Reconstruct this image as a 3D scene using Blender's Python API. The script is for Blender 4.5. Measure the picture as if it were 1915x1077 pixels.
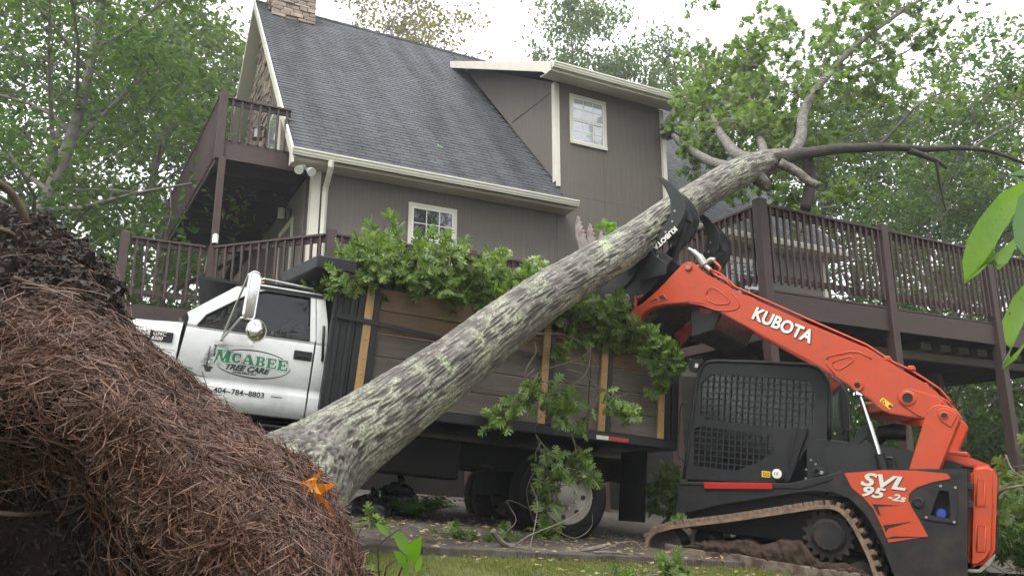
import bpy, bmesh, math, random
import numpy as np
from mathutils import Matrix, Vector

for o in list(bpy.data.objects): bpy.data.objects.remove(o)
scene = bpy.context.scene
COL = scene.collection
R = math.radians

# ------------------------------------------------------------------ camera, sky, sun, exposure
cam_data = bpy.data.cameras.new('camera'); cam = bpy.data.objects.new('camera', cam_data); COL.objects.link(cam)
cam_data.sensor_width = 36.0; cam_data.sensor_fit = 'HORIZONTAL'; cam_data.lens = 1500.0/1915.0*36.0
cam_data.clip_start = 0.05; cam_data.clip_end = 3000.0
cam.location = (0, 0, 0); cam.rotation_euler = (R(90+14.06), 0, 0)      # held low, tilted up towards the house
scene.camera = cam

world = bpy.data.worlds.new('World'); scene.world = world; world.use_nodes = True
wn = world.node_tree.nodes; wl = world.node_tree.links; wn.clear()
SUN_EL, SUN_AZ = 58.0, 205.0
sky = wn.new('ShaderNodeTexSky'); sky.sky_type = 'NISHITA'; sky.sun_disc = False
sky.sun_elevation = R(SUN_EL); sky.sun_rotation = R(SUN_AZ); sky.dust_density = 4.0; sky.air_density = 1.0
hsv = wn.new('ShaderNodeHueSaturation'); hsv.inputs['Saturation'].default_value = 0.25; hsv.inputs['Value'].default_value = 1.0
cloud = wn.new('ShaderNodeMix'); cloud.data_type = 'RGBA'; cloud.inputs[0].default_value = 0.88       # closed bright cloud cover over the blue
cloud.inputs[7].default_value = (9.2, 9.4, 9.6, 1)
bg = wn.new('ShaderNodeBackground'); bg.inputs['Strength'].default_value = 0.13
wo = wn.new('ShaderNodeOutputWorld')
wl.new(sky.outputs['Color'], hsv.inputs['Color']); wl.new(hsv.outputs['Color'], cloud.inputs[6])
wl.new(cloud.outputs[2], bg.inputs['Color']); wl.new(bg.outputs['Background'], wo.inputs['Surface'])

sun_d = bpy.data.lights.new('sun', 'SUN'); sun_d.energy = 1.5; sun_d.angle = R(25); sun_d.color = (1.0, 0.97, 0.92)
sun = bpy.data.objects.new('sun', sun_d); COL.objects.link(sun)
_a = R(SUN_AZ); _e = R(SUN_EL)
_d = Vector((math.sin(_a)*math.cos(_e), math.cos(_a)*math.cos(_e), math.sin(_e)))     # towards the sun
sun.rotation_euler = _d.to_track_quat('Z', 'Y').to_euler()

scene.view_settings.view_transform = 'Standard'; scene.view_settings.look = 'None'
scene.view_settings.gamma = 1.0; scene.view_settings.exposure = 1.22; scene.view_settings.use_curve_mapping = False
scene.render.engine = 'CYCLES'
scene.cycles.max_bounces = 5; scene.cycles.diffuse_bounces = 2; scene.cycles.glossy_bounces = 2; scene.cycles.use_adaptive_sampling = True; scene.cycles.adaptive_threshold = 0.025
scene.cycles.caustics_reflective = False; scene.cycles.caustics_refractive = False
scene.cycles.transmission_bounces = 6; scene.cycles.transparent_max_bounces = 8; scene.cycles.volume_bounces = 0

# ------------------------------------------------------------------ helpers
rng = np.random.default_rng(7); rnd = random.Random(7)

def tag(o, label=None, cat=None, group=None, kind=None):
    if label: o['label'] = label
    if cat: o['category'] = cat
    if group: o['group'] = group
    if kind: o['kind'] = kind
    return o

def empty(name, M=None, label=None, cat=None, group=None):
    o = bpy.data.objects.new(name, None); COL.objects.link(o); o.empty_display_size = 0.2
    if M is not None: o.matrix_world = M
    return tag(o, label, cat, group)

def frame(O, X, Y, Z):
    return Matrix(((X[0], Y[0], Z[0], O[0]), (X[1], Y[1], Z[1], O[1]), (X[2], Y[2], Z[2], O[2]), (0, 0, 0, 1)))

def link(name, me, parent=None, M=None):
    o = bpy.data.objects.new(name, me); COL.objects.link(o)
    if parent: o.parent = parent
    if M is not None: o.matrix_local = M
    return o

def finish(me, mat, smooth):
    if mat: me.materials.append(mat)
    if not smooth: me.polygons.foreach_set('use_smooth', [False]*len(me.polygons))
    if smooth:
        me.polygons.foreach_set('use_smooth', [True]*len(me.polygons))
        if smooth is not True and smooth > 1: me.set_sharp_from_angle(angle=R(smooth))
    me.update()

class MB:
    """collects shapes and builds them as one mesh object"""
    def __init__(s): s.v = []; s.f = []
    def add(s, vs, fs):
        b = len(s.v); s.v += [tuple(p) for p in vs]; s.f += [tuple(i+b for i in f) for f in fs]; return s
    def box(s, x0, x1, y0, y1, z0, z1):
        return s.add([(x0,y0,z0),(x1,y0,z0),(x1,y1,z0),(x0,y1,z0),(x0,y0,z1),(x1,y0,z1),(x1,y1,z1),(x0,y1,z1)],
                     [(3,2,1,0),(4,5,6,7),(0,1,5,4),(1,2,6,5),(2,3,7,6),(3,0,4,7)])
    def prism(s, poly, y0, y1):                    # polygon in (x, z), extruded along y
        n = len(poly)
        a = sum(poly[i][0]*poly[(i+1) % n][1]-poly[(i+1) % n][0]*poly[i][1] for i in range(n))
        p = poly if a > 0 else poly[::-1]
        return s.add([(x, y0, z) for x, z in p]+[(x, y1, z) for x, z in p],
                     [tuple(range(n)), tuple(range(2*n-1, n-1, -1))]+[((i+1) % n, i, i+n, (i+1) % n+n) for i in range(n)])
    def prismx(s, poly, x0, x1):                   # polygon in (y, z), extruded along x
        n = len(poly)
        a = sum(poly[i][0]*poly[(i+1) % n][1]-poly[(i+1) % n][0]*poly[i][1] for i in range(n))
        p = poly if a > 0 else poly[::-1]
        return s.add([(x0, y, z) for y, z in p]+[(x1, y, z) for y, z in p],
                     [tuple(range(n-1, -1, -1)), tuple(range(n, 2*n))]+[(i, (i+1) % n, (i+1) % n+n, i+n) for i in range(n)])
    def prismz(s, poly, z0, z1):
        n = len(poly)
        a = sum(poly[i][0]*poly[(i+1) % n][1]-poly[(i+1) % n][0]*poly[i][1] for i in range(n))
        p = poly if a > 0 else poly[::-1]
        return s.add([(x, y, z0) for x, y in p]+[(x, y, z1) for x, y in p],
                     [tuple(range(n-1, -1, -1)), tuple(range(n, 2*n))]+[(i, (i+1) % n, (i+1) % n+n, i+n) for i in range(n)])
    def bar(s, p, q, w, h, up=(0, 0, 1)):          # rectangular bar from p to q, w across, h along up
        p = Vector(p); q = Vector(q); d = (q-p).normalized(); u = Vector(up); a = d.cross(u)
        if a.length < 1e-4: a = d.cross(Vector((1, 0, 0)))
        a.normalize(); u = a.cross(d); a *= w/2; u *= h/2
        vs = [p-a-u, p+a-u, p+a+u, p-a+u, q-a-u, q+a-u, q+a+u, q-a+u]
        return s.add(vs, [(3,2,1,0),(4,5,6,7),(0,1,5,4),(1,2,6,5),(2,3,7,6),(3,0,4,7)])
    def tube(s, pts, r, n=8, cap=True):
        pts = [Vector(p) for p in pts]; k = len(pts); rr = r if hasattr(r, '__len__') else [r]*k
        vs = []; prev = None
        for i, p in enumerate(pts):
            d = (pts[min(i+1, k-1)]-pts[max(i-1, 0)]).normalized()
            if prev is None:
                a = d.cross(Vector((0, 0, 1)))
                if a.length < 0.1: a = d.cross(Vector((0, 1, 0)))
                a.normalize()
            else:
                a = prev-d*prev.dot(d); a.normalize()
            prev = a; b = d.cross(a)
            vs += [p+(a*math.cos(2*math.pi*j/n)+b*math.sin(2*math.pi*j/n))*rr[i] for j in range(n)]
        fs = [(i*n+j, i*n+(j+1) % n, (i+1)*n+(j+1) % n, (i+1)*n+j) for i in range(k-1) for j in range(n)]
        if cap: fs += [tuple(range(n-1, -1, -1)), tuple((k-1)*n+j for j in range(n))]
        return s.add(vs, fs)
    def cyl(s, p, q, r, n=16, r1=None): return s.tube([p, q], [r, r if r1 is None else r1], n)
    def lathe(s, prof, c, axis='y', n=32, cap=True):         # prof: (offset along axis, radius)
        vs = []
        for o, r in prof:
            for j in range(n):
                t = 2*math.pi*j/n; a, b = r*math.cos(t), r*math.sin(t)
                vs.append((c[0]+a, c[1]+o, c[2]+b) if axis == 'y' else ((c[0]+o, c[1]+a, c[2]+b) if axis == 'x' else (c[0]+a, c[1]+b, c[2]+o)))
        k = len(prof)
        fs = [(i*n+j, (i+1)*n+j, (i+1)*n+(j+1) % n, i*n+(j+1) % n) for i in range(k-1) for j in range(n)]
        if cap: fs += [tuple(range(n)), tuple((k-1)*n+j for j in range(n-1, -1, -1))]
        return s.add(vs, fs)
    def grid(s, rows):                             # rows of points -> quads
        n = len(rows[0]); vs = [p for r in rows for p in r]
        return s.add(vs, [(i*n+j, i*n+j+1, (i+1)*n+j+1, (i+1)*n+j) for i in range(len(rows)-1) for j in range(n-1)])
    def mesh(s, name, mat=None, bevel=0, seg=1, smooth=False, solid=0):
        me = bpy.data.meshes.new(name)
        if bevel or solid:
            bm = bmesh.new(); vs = [bm.verts.new(p) for p in s.v]
            for f in s.f:
                try: bm.faces.new([vs[i] for i in f])
                except ValueError: pass
            if solid: bmesh.ops.solidify(bm, geom=bm.faces[:], thickness=solid)
            bmesh.ops.recalc_face_normals(bm, faces=bm.faces[:])
            if bevel:
                es = [e for e in bm.edges if len(e.link_faces) == 2 and e.calc_face_angle(0) > 0.5]
                bmesh.ops.bevel(bm, geom=es, offset=bevel, segments=seg, affect='EDGES', clamp_overlap=True)
            bm.to_mesh(me); bm.free()
        else:
            me.from_pydata(s.v, [], s.f)
        finish(me, mat, smooth)
        return me
    def build(s, name, mat, parent=None, bevel=0, seg=1, smooth=False, solid=0, M=None):
        return link(name, s.mesh(name, mat, bevel, seg, smooth, solid), parent, M)

def dup(o, parent, M=None):
    c = o.copy(); COL.objects.link(c); c.parent = parent
    if M is not None: c.matrix_local = M
    return c

def T3(x, y, z): return Matrix.Translation((x, y, z))

def np_mesh(name, verts, loops, totals, mat, smooth=False):
    me = bpy.data.meshes.new(name); me.vertices.add(len(verts)); me.vertices.foreach_set('co', np.ascontiguousarray(verts, dtype=np.float32).ravel())
    me.loops.add(len(loops)); me.loops.foreach_set('vertex_index', np.ascontiguousarray(loops, dtype=np.int32))
    me.polygons.add(len(totals)); st = np.concatenate(([0], np.cumsum(totals)[:-1])).astype(np.int32)
    me.polygons.foreach_set('loop_start', st)
    me.update(calc_edges=True); me.validate()
    finish(me, mat, smooth); return me

def inst_mesh(name, tv, tf, pos, rot, scale, mat, smooth=False):
    """one mesh made of many copies of a small template (leaves, needles, tabs)"""
    tv = np.asarray(tv, float); N = len(pos); k = len(tv)
    sc = np.asarray(scale, float)
    if sc.ndim == 1: sc = sc[:, None]
    V = np.einsum('nij,nkj->nki', rot, tv[None]*(sc[:, None, :] if sc.shape[1] == 3 else sc[:, :, None]))+pos[:, None]
    fl = np.concatenate([np.array(f) for f in tf]); ft = np.array([len(f) for f in tf])
    L = (fl[None]+(np.arange(N)*k)[:, None]).ravel()
    return np_mesh(name, V.reshape(-1, 3), L, np.tile(ft, N), mat, smooth)

def unit(a): return a/np.maximum(np.linalg.norm(a, axis=-1, keepdims=True), 1e-9)
def rots(d, n):
    """rotation with local y along d and local z near n"""
    d = unit(d); x = unit(np.cross(d, n)); z = np.cross(x, d)
    return np.stack([x, d, z], -1)
def rand_dirs(N, g=rng): return unit(g.normal(size=(N, 3)))

_perm = np.random.default_rng(3).permutation(512)
def vnoise(P):
    """value noise, P (...,3) -> 0..1"""
    P = np.asarray(P, float); i = np.floor(P).astype(int); f = P-i; f = f*f*(3-2*f)
    def h(a, b, c): return _perm[(_perm[(_perm[a & 511]+b) & 511]+c) & 511]/511.0
    o = 0
    for dx in (0, 1):
        for dy in (0, 1):
            for dz in (0, 1):
                w = (f[..., 0] if dx else 1-f[..., 0])*(f[..., 1] if dy else 1-f[..., 1])*(f[..., 2] if dz else 1-f[..., 2])
                o = o+w*h(i[..., 0]+dx, i[..., 1]+dy, i[..., 2]+dz)
    return o
def fbm(P, o=4):
    s = 0; a = .5; P = np.asarray(P, float)
    for k in range(o): s = s+a*vnoise(P*2**k+17.3*k); a /= 2
    return s

def crom(P, n):
    """Catmull-Rom through rows of P (k,...) -> n samples"""
    P = np.asarray(P, float); k = len(P); t = np.linspace(0, k-1, n); i = np.clip(np.floor(t).astype(int), 0, k-2); f = (t-i)
    f = f.reshape((-1,)+(1,)*(P.ndim-1)); g = lambda j: P[np.clip(j, 0, k-1)]
    a, b, c, d = g(i-1), g(i), g(i+1), g(i+2)
    return .5*((2*b)+(c-a)*f+(2*a-5*b+4*c-d)*f**2+(-a+3*b-3*c+d)*f**3)

def text_mb(s, size, x, z, y, ang=0, shear=0, offset=0, align='LEFT', sx=1.0, spacing=1.0, curve=None):
    """flat lettering in the local x-z plane facing -y"""
    cu = bpy.data.curves.new('t', 'FONT'); cu.body = s; cu.size = size; cu.offset = offset; cu.align_x = align; cu.shear = shear
    cu.space_character = spacing; cu.resolution_u = 3
    o = bpy.data.objects.new('t', cu); COL.objects.link(o); bpy.context.view_layer.update()
    me = bpy.data.meshes.new_from_object(o.evaluated_get(bpy.context.evaluated_depsgraph_get()))
    m = MB(); ca, sa = math.cos(ang), math.sin(ang)
    vs = []
    for v in me.vertices:
        a, b = v.co.x*sx, v.co.y
        if curve: b += curve(a)
        vs.append((x+a*ca-b*sa, y, z+a*sa+b*ca))
    m.add(vs, [tuple(p.vertices) for p in me.polygons])
    bpy.data.objects.remove(o); bpy.data.curves.remove(cu); bpy.data.meshes.remove(me)
    return m

# ------------------------------------------------------------------ materials
def nodes(name):
    m = bpy.data.materials.new(name); m.use_nodes = True; nt = m.node_tree; return m, nt, nt.nodes['Principled BSDF']

def col_mix(nt, fac, a, b):
    x = nt.nodes.new('ShaderNodeMix'); x.data_type = 'RGBA'
    for i, q in ((6, a), (7, b)):
        if hasattr(q, 'is_linked') or hasattr(q, 'links'): nt.links.new(q, x.inputs[i])
        else: x.inputs[i].default_value = (*q, 1)
    if hasattr(fac, 'links'): nt.links.new(fac, x.inputs[0])
    else: x.inputs[0].default_value = fac
    return x.outputs[2]

def coords(nt, kind='Object', scale=(1, 1, 1), rot=(0, 0, 0)):
    mp = nt.nodes.new('ShaderNodeMapping'); mp.inputs['Scale'].default_value = scale; mp.inputs['Rotation'].default_value = rot
    if kind == 'World':
        g = nt.nodes.new('ShaderNodeNewGeometry'); nt.links.new(g.outputs['Position'], mp.inputs['Vector'])
    else:
        g = nt.nodes.new('ShaderNodeTexCoord'); nt.links.new(g.outputs[kind], mp.inputs['Vector'])
    return mp.outputs['Vector']

def noise(nt, vec, scale, detail=4, rough=.55, lo=.3, hi=.7, dist=0):
    n = nt.nodes.new('ShaderNodeTexNoise'); n.inputs['Scale'].default_value = scale; n.inputs['Detail'].default_value = detail
    n.inputs['Roughness'].default_value = rough; n.inputs['Distortion'].default_value = dist
    nt.links.new(vec, n.inputs['Vector'])
    r = nt.nodes.new('ShaderNodeMapRange'); r.inputs[1].default_value = lo; r.inputs[2].default_value = hi; nt.links.new(n.outputs[0], r.inputs[0])
    return r.outputs[0]

def bump(nt, b, h, strength, dist=.01):
    u = nt.nodes.new('ShaderNodeBump'); u.inputs['Strength'].default_value = strength; u.inputs['Distance'].default_value = dist
    nt.links.new(h, u.inputs['Height']); nt.links.new(u.outputs[0], b.inputs['Normal'])

def rand_island(nt):
    g = nt.nodes.new('ShaderNodeNewGeometry'); oi = nt.nodes.new('ShaderNodeObjectInfo'); a = nt.nodes.new('ShaderNodeMath'); a.operation = 'ADD'
    nt.links.new(g.outputs['Random Per Island'], a.inputs[0]); nt.links.new(oi.outputs['Random'], a.inputs[1])
    f = nt.nodes.new('ShaderNodeMath'); f.operation = 'FRACT'; nt.links.new(a.outputs[0], f.inputs[0]); return f.outputs[0]

def pm(name, c1, c2, scale=3, rough=.6, metal=0, bs=0, bscale=40, stretch=(1, 1, 1), kind='Object', lo=.3, hi=.7, spec=.5, dirt=None, dirt_scale=2, dirt_lo=.5, dirt_hi=.75, coat=0, vary=0):
    m, nt, b = nodes(name); v = coords(nt, kind, stretch)
    f = noise(nt, v, scale, 6, .6, lo, hi); c = col_mix(nt, f, c1, c2)
    if vary:
        ri = rand_island(nt); r = nt.nodes.new('ShaderNodeMapRange'); r.inputs[3].default_value = 1-vary; r.inputs[4].default_value = 1+vary; nt.links.new(ri, r.inputs[0])
        mu = nt.nodes.new('ShaderNodeMix'); mu.data_type = 'RGBA'; mu.blend_type = 'MULTIPLY'; mu.inputs[0].default_value = 1
        nt.links.new(c, mu.inputs[6]); nt.links.new(r.outputs[0], mu.inputs[7]); c = mu.outputs[2]
    if dirt:
        d = noise(nt, coords(nt, kind, stretch), dirt_scale, 8, .7, dirt_lo, dirt_hi); c = col_mix(nt, d, c, dirt)
    nt.links.new(c, b.inputs['Base Color']); b.inputs['Metallic'].default_value = metal; b.inputs['Specular IOR Level'].default_value = spec
    if coat: b.inputs['Coat Weight'].default_value = coat; b.inputs['Coat Roughness'].default_value = .15
    rr = noise(nt, v, scale*4, 4, .6, .2, .8); mr = nt.nodes.new('ShaderNodeMapRange'); mr.inputs[3].default_value = max(rough-.12, .03); mr.inputs[4].default_value = min(rough+.12, 1)
    nt.links.new(rr, mr.inputs[0]); nt.links.new(mr.outputs[0], b.inputs['Roughness'])
    if bs: bump(nt, b, noise(nt, v, bscale, 6, .65, 0, 1), bs)
    return m

def leaf_mat(name, c1, c2, c3, rough=.45, trans=.35):
    m, nt, b = nodes(name); r = rand_island(nt)
    ramp = nt.nodes.new('ShaderNodeValToRGB'); e = ramp.color_ramp.elements; e[0].color = (*c1, 1); e[1].color = (*c3, 1); e[1].position = 1
    x = e.new(.5); x.color = (*c2, 1); nt.links.new(r, ramp.inputs[0])
    nt.links.new(ramp.outputs[0], b.inputs['Base Color']); b.inputs['Roughness'].default_value = rough; b.inputs['Specular IOR Level'].default_value = .4
    t = nt.nodes.new('ShaderNodeBsdfTranslucent'); br = nt.nodes.new('ShaderNodeMix'); br.data_type = 'RGBA'; br.blend_type = 'MULTIPLY'; br.inputs[0].default_value = 1
    br.inputs[7].default_value = (1.5, 1.6, .7, 1); nt.links.new(ramp.outputs[0], br.inputs[6]); nt.links.new(br.outputs[2], t.inputs['Color'])
    mx = nt.nodes.new('ShaderNodeMixShader'); mx.inputs[0].default_value = trans
    nt.links.new(b.outputs[0], mx.inputs[1]); nt.links.new(t.outputs[0], mx.inputs[2]); nt.links.new(mx.outputs[0], nt.nodes['Material Output'].inputs['Surface'])
    return m

def wood_mat(name, c1, c2, axis='x', rough=.7, bs=.25, vary=.18, ring=14):
    m, nt, b = nodes(name); st = {'x': (.6, 6, 6), 'z': (6, 6, .6), 'y': (6, .6, 6)}[axis]
    oi = nt.nodes.new('ShaderNodeObjectInfo'); tc = nt.nodes.new('ShaderNodeTexCoord'); ad = nt.nodes.new('ShaderNodeVectorMath'); ad.operation = 'MULTIPLY_ADD'
    cb = nt.nodes.new('ShaderNodeCombineXYZ')
    for i in range(3): nt.links.new(oi.outputs['Random'], cb.inputs[i])
    nt.links.new(cb.outputs[0], ad.inputs[0]); ad.inputs[1].default_value = (37, 21, 13); nt.links.new(tc.outputs['Object'], ad.inputs[2])
    mp = nt.nodes.new('ShaderNodeMapping'); mp.inputs['Scale'].default_value = st; nt.links.new(ad.outputs[0], mp.inputs[0])
    f = noise(nt, mp.outputs[0], ring*.35, 8, .7, .3, .7, .8); c = col_mix(nt, f, c1, c2)
    r = nt.nodes.new('ShaderNodeMapRange'); r.inputs[3].default_value = 1-vary; r.inputs[4].default_value = 1+vary; nt.links.new(rand_island(nt), r.inputs[0])
    mu = nt.nodes.new('ShaderNodeMix'); mu.data_type = 'RGBA'; mu.blend_type = 'MULTIPLY'; mu.inputs[0].default_value = 1
    nt.links.new(c, mu.inputs[6]); nt.links.new(r.outputs[0], mu.inputs[7])
    nt.links.new(mu.outputs[2], b.inputs['Base Color']); b.inputs['Roughness'].default_value = rough
    bump(nt, b, f, bs, .004); return m

M = {}
M['trim'] = pm('cream_trim', (.60, .57, .49), (.68, .65, .57), 2, .5, bs=.05, dirt=(.4, .37, .30), dirt_lo=.55, dirt_hi=.95)
M['gutter'] = pm('gutter_cream', (.60, .58, .50), (.68, .66, .58), 2, .35, dirt=(.35, .33, .27), dirt_lo=.55, dirt_hi=1.0)
M['white'] = pm('white_vinyl', (.74, .74, .72), (.8, .8, .78), 3, .4)
def siding():
    m, nt, b = nodes('taupe_siding'); v = coords(nt, 'Object', (9, 9, .45)); f = noise(nt, v, 2.2, 8, .7, .3, .7)
    v2 = coords(nt, 'Object', (1.2, 1.2, .35)); f2 = noise(nt, v2, 1.0, 5, .6, .35, .7)
    c = col_mix(nt, f, (.100, .086, .075), (.165, .145, .127)); c = col_mix(nt, f2, c, (.130, .113, .099))
    nt.links.new(c, b.inputs['Base Color']); b.inputs['Roughness'].default_value = .75
    w = nt.nodes.new('ShaderNodeTexWave'); w.wave_type = 'BANDS'; w.bands_direction = 'X'; w.inputs['Scale'].default_value = .5; w.inputs['Distortion'].default_value = 1.2; w.inputs['Detail'].default_value = 4
    nt.links.new(coords(nt, 'Object', (12, 12, .8)), w.inputs['Vector'])
    bump(nt, b, f, .35, .006); return m
M['siding'] = siding()
def shingle():
    m, nt, b = nodes('asphalt_shingle'); v = coords(nt, 'World', (1, 1, 1), (0, 0, R(-27.5)))
    f = noise(nt, coords(nt, 'World'), 220, 3, .6, .25, .75); c = col_mix(nt, f, (.040, .042, .048), (.086, .090, .101))
    mp = nt.nodes.new('ShaderNodeMapping'); mp.inputs['Scale'].default_value = (1.5, .22, .22); nt.links.new(v, mp.inputs[0])
    s = noise(nt, mp.outputs[0], 1.3, 5, .6, .42, .68); c = col_mix(nt, s, c, (.026, .026, .031))
    r = nt.nodes.new('ShaderNodeMapRange'); r.inputs[3].default_value = .84; r.inputs[4].default_value = 1.17; nt.links.new(rand_island(nt), r.inputs[0])
    mu = nt.nodes.new('ShaderNodeMix'); mu.data_type = 'RGBA'; mu.blend_type = 'MULTIPLY'; mu.inputs[0].default_value = 1
    nt.links.new(c, mu.inputs[6]); nt.links.new(r.outputs[0], mu.inputs[7]); nt.links.new(mu.outputs[2], b.inputs['Base Color'])
    b.inputs['Roughness'].default_value = .85; bump(nt, b, f, .4, .004); return m
M['shingle'] = shingle()
M['deck'] = wood_mat('brown_stained_wood', (.034, .018, .016), (.064, .034, .030), 'z', .6, .2)
M['deckx'] = wood_mat('brown_stained_board', (.034, .018, .016), (.062, .034, .030), 'x', .6, .2)
M['decky'] = wood_mat('brown_stained_joist', (.034, .021, .019), (.06, .037, .033), 'y', .65, .2)
M['grey_wood'] = wood_mat('weathered_board', (.055, .045, .036), (.125, .106, .088), 'x', .8, .45)
M['brown_wood'] = wood_mat('tan_board', (.095, .053, .028), (.19, .115, .062), 'x', .7, .3)
M['stake'] = wood_mat('yellow_pine_stake', (.26, .145, .05), (.38, .23, .09), 'z', .65, .2, .1)
M['stone'] = pm('stacked_stone', (.20, .15, .12), (.38, .30, .245), 6, .8, bs=.5, bscale=30, vary=.35)
M['block'] = pm('foundation_wall', (.016, .014, .013), (.028, .025, .022), 3, .85, bs=.2)  # near-black colour stands in for the deep shade under the deck
M['black_metal'] = pm('black_lantern_metal', (.012, .012, .013), (.02, .02, .022), 5, .4)
M['lantern_glass'] = pm('lantern_glass', (.45, .45, .42), (.5, .5, .47), 2, .1, spec=.8)
def pane(name, c1, c2, sc):
    m, nt, b = nodes(name); f = noise(nt, coords(nt, 'Object', (1, 1, 1)), sc, 3, .6, .4, .62)
    nt.links.new(col_mix(nt, f, c1, c2), b.inputs['Base Color']); b.inputs['Roughness'].default_value = .04; b.inputs['Specular IOR Level'].default_value = 1.0
    b.inputs['Coat Weight'].default_value = 1.0; b.inputs['Coat Roughness'].default_value = .02; return m
M['pane_dark'] = pane('window_pane_dark', (.02, .023, .028), (.045, .05, .055), 4)
M['pane_light'] = pane('window_pane_blind', (.42, .43, .48), (.50, .50, .55), 2)
# vehicles
M['paint_white'] = pm('white_truck_paint', (.66, .67, .67), (.70, .71, .71), 2, .3, coat=.5, dirt=(.40, .385, .35), dirt_scale=2.2, dirt_lo=.5, dirt_hi=.95)
M['black'] = pm('black_painted_steel', (.007, .007, .0085), (.013, .013, .015), 4, .5, bs=.08, spec=.35)
M['chassis'] = pm('black_chassis', (.005, .005, .005), (.010, .0095, .009), 4, .8, spec=.15)
M['black_worn'] = pm('worn_black_steel', (.007, .007, .0085), (.014, .014, .016), 3, .42, bs=.05, dirt=(.05, .044, .041), dirt_scale=5, dirt_lo=.55, dirt_hi=.9)
M['char'] = pm('charcoal_panel', (.012, .0125, .0145), (.017, .0175, .020), 4, .5, bs=.05, spec=.35, dirt=(.032, .027, .024), dirt_scale=3, dirt_lo=.5, dirt_hi=.9)
M['char_dirty'] = pm('charcoal_panel_mud', (.013, .013, .0145), (.019, .019, .021), 4, .65, bs=.1, spec=.3, dirt=(.06, .043, .032), dirt_scale=4, dirt_lo=.45, dirt_hi=.85)
M['orange'] = pm('orange_enamel', (.44, .046, .009), (.50, .054, .012), 1.5, .42, coat=.12, dirt=(.23, .06, .032), dirt_scale=6, dirt_lo=.5, dirt_hi=.80, bs=.04, bscale=14)
M['red'] = pm('red_reflector', (.36, .014, .008), (.40, .018, .01), 2, .4)
M['rubber'] = pm('tyre_rubber', (.006, .006, .006), (.012, .0115, .011), 4, .85, bs=.15, spec=.2, dirt=(.022, .019, .016), dirt_lo=.5, dirt_hi=.85)
M['track'] = pm('muddy_track_rubber', (.07, .052, .04), (.21, .145, .10), 9, .9, bs=.6, bscale=30, dirt=(.30, .185, .12), dirt_scale=12, dirt_lo=.45, dirt_hi=.7)
M['mud'] = pm('red_brown_mud', (.028, .016, .011), (.065, .037, .025), 8, .95, bs=.9, bscale=25)
M['frame_mud'] = pm('mud_smeared_frame', (.12, .095, .07), (.21, .17, .125), 4, .85, bs=.2, dirt=(.06, .036, .025), dirt_scale=5, dirt_lo=.45, dirt_hi=.6)
M['chrome'] = pm('chrome', (.75, .75, .75), (.8, .8, .8), 3, .12, 1.0)
M['alu'] = pm('mirror_bracket_aluminium', (.55, .54, .50), (.62, .61, .57), 6, .35, .8)
M['rim'] = pm('cream_wheel_rim', (.24, .22, .185), (.31, .285, .245), 5, .6, dirt=(.13, .11, .09), dirt_lo=.45, dirt_hi=.8)
M['steel'] = pm('cast_steel', (.30, .29, .28), (.42, .41, .40), 8, .42, .6, bs=.1)
M['rusty'] = pm('worn_grey_steel', (.20, .175, .16), (.31, .28, .265), 5, .55, .3, dirt=(.12, .06, .04), dirt_scale=8, dirt_lo=.52, dirt_hi=.7)
M['glass'] = None
def glass(name, tint, alpha, rough=.02):
    m, nt, b = nodes(name); b.inputs['Base Color'].default_value = (*tint, 1); b.inputs['Roughness'].default_value = rough; b.inputs['Alpha'].default_value = alpha
    b.inputs['Specular IOR Level'].default_value = .8; return m
M['glass'] = glass('tinted_window_glass', (.012, .013, .015), .42)
M['windshield'] = glass('windshield_glass', (.30, .36, .36), .75)
M['mesh_glass'] = glass('cab_window_glass', (.010, .012, .012), .82, .15)
M['interior'] = pm('dark_cab_interior', (.012, .012, .013), (.02, .02, .02), 4, .8)
M['amber'] = pm('amber_lamp', (.60, .16, .02), (.66, .2, .03), 3, .25)
M['decal_green'] = pm('green_lettering', (.005, .15, .062), (.008, .17, .07), 3, .4)
M['decal_black'] = pm('black_lettering', (.008, .008, .008), (.012, .012, .012), 3, .4)
M['decal_white'] = pm('white_lettering', (.72, .70, .66), (.8, .78, .74), 9, .45, dirt=(.45, .35, .3), dirt_scale=14, dirt_lo=.58, dirt_hi=.75)
M['decal_grey'] = pm('silver_lettering', (.55, .53, .48), (.62, .6, .55), 5, .45)
M['decal_edge'] = pm('lettering_outline', (.48, .58, .52), (.5, .6, .55), 3, .4)
M['yellow'] = pm('yellow_warning_label', (.75, .48, .02), (.8, .52, .03), 3, .45)
M['blue_cap'] = pm('blue_cap', (.02, .05, .28), (.03, .07, .34), 3, .35)
# plants and ground
M['leaf_far'] = leaf_mat('far_tree_leaves', (.055, .092, .028), (.085, .130, .040), (.125, .170, .06), .5, .45)
M['leaf_mid'] = leaf_mat('tree_leaves', (.040, .085, .020), (.068, .125, .028), (.110, .170, .042), .45, .42)
M['leaf_yellow'] = leaf_mat('yellow_green_leaves', (.07, .11, .02), (.10, .14, .03), (.15, .17, .045), .5, .4)
M['leaf_autumn'] = leaf_mat('pale_autumn_leaves', (.12, .11, .045), (.16, .14, .055), (.20, .155, .06), .5, .35)
M['oak'] = leaf_mat('oak_leaves', (.070, .125, .022), (.130, .205, .040), (.235, .315, .10), .30, .34)
M['oak_pale'] = leaf_mat('oak_leaves_pale', (.085, .145, .038), (.130, .200, .055), (.195, .265, .095), .4, .45)
M['fern'] = leaf_mat('fern_leaves', (.06, .15, .03), (.09, .20, .04), (.13, .25, .06), .5, .35)
M['bright_leaf'] = leaf_mat('bright_green_leaf', (.13, .27, .025), (.16, .32, .03), (.19, .36, .045), .35, .45)
M['leaf_under'] = leaf_mat('pale_leaf_underside', (.12, .22, .10), (.15, .26, .13), (.18, .3, .16), .5, .3)
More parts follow.
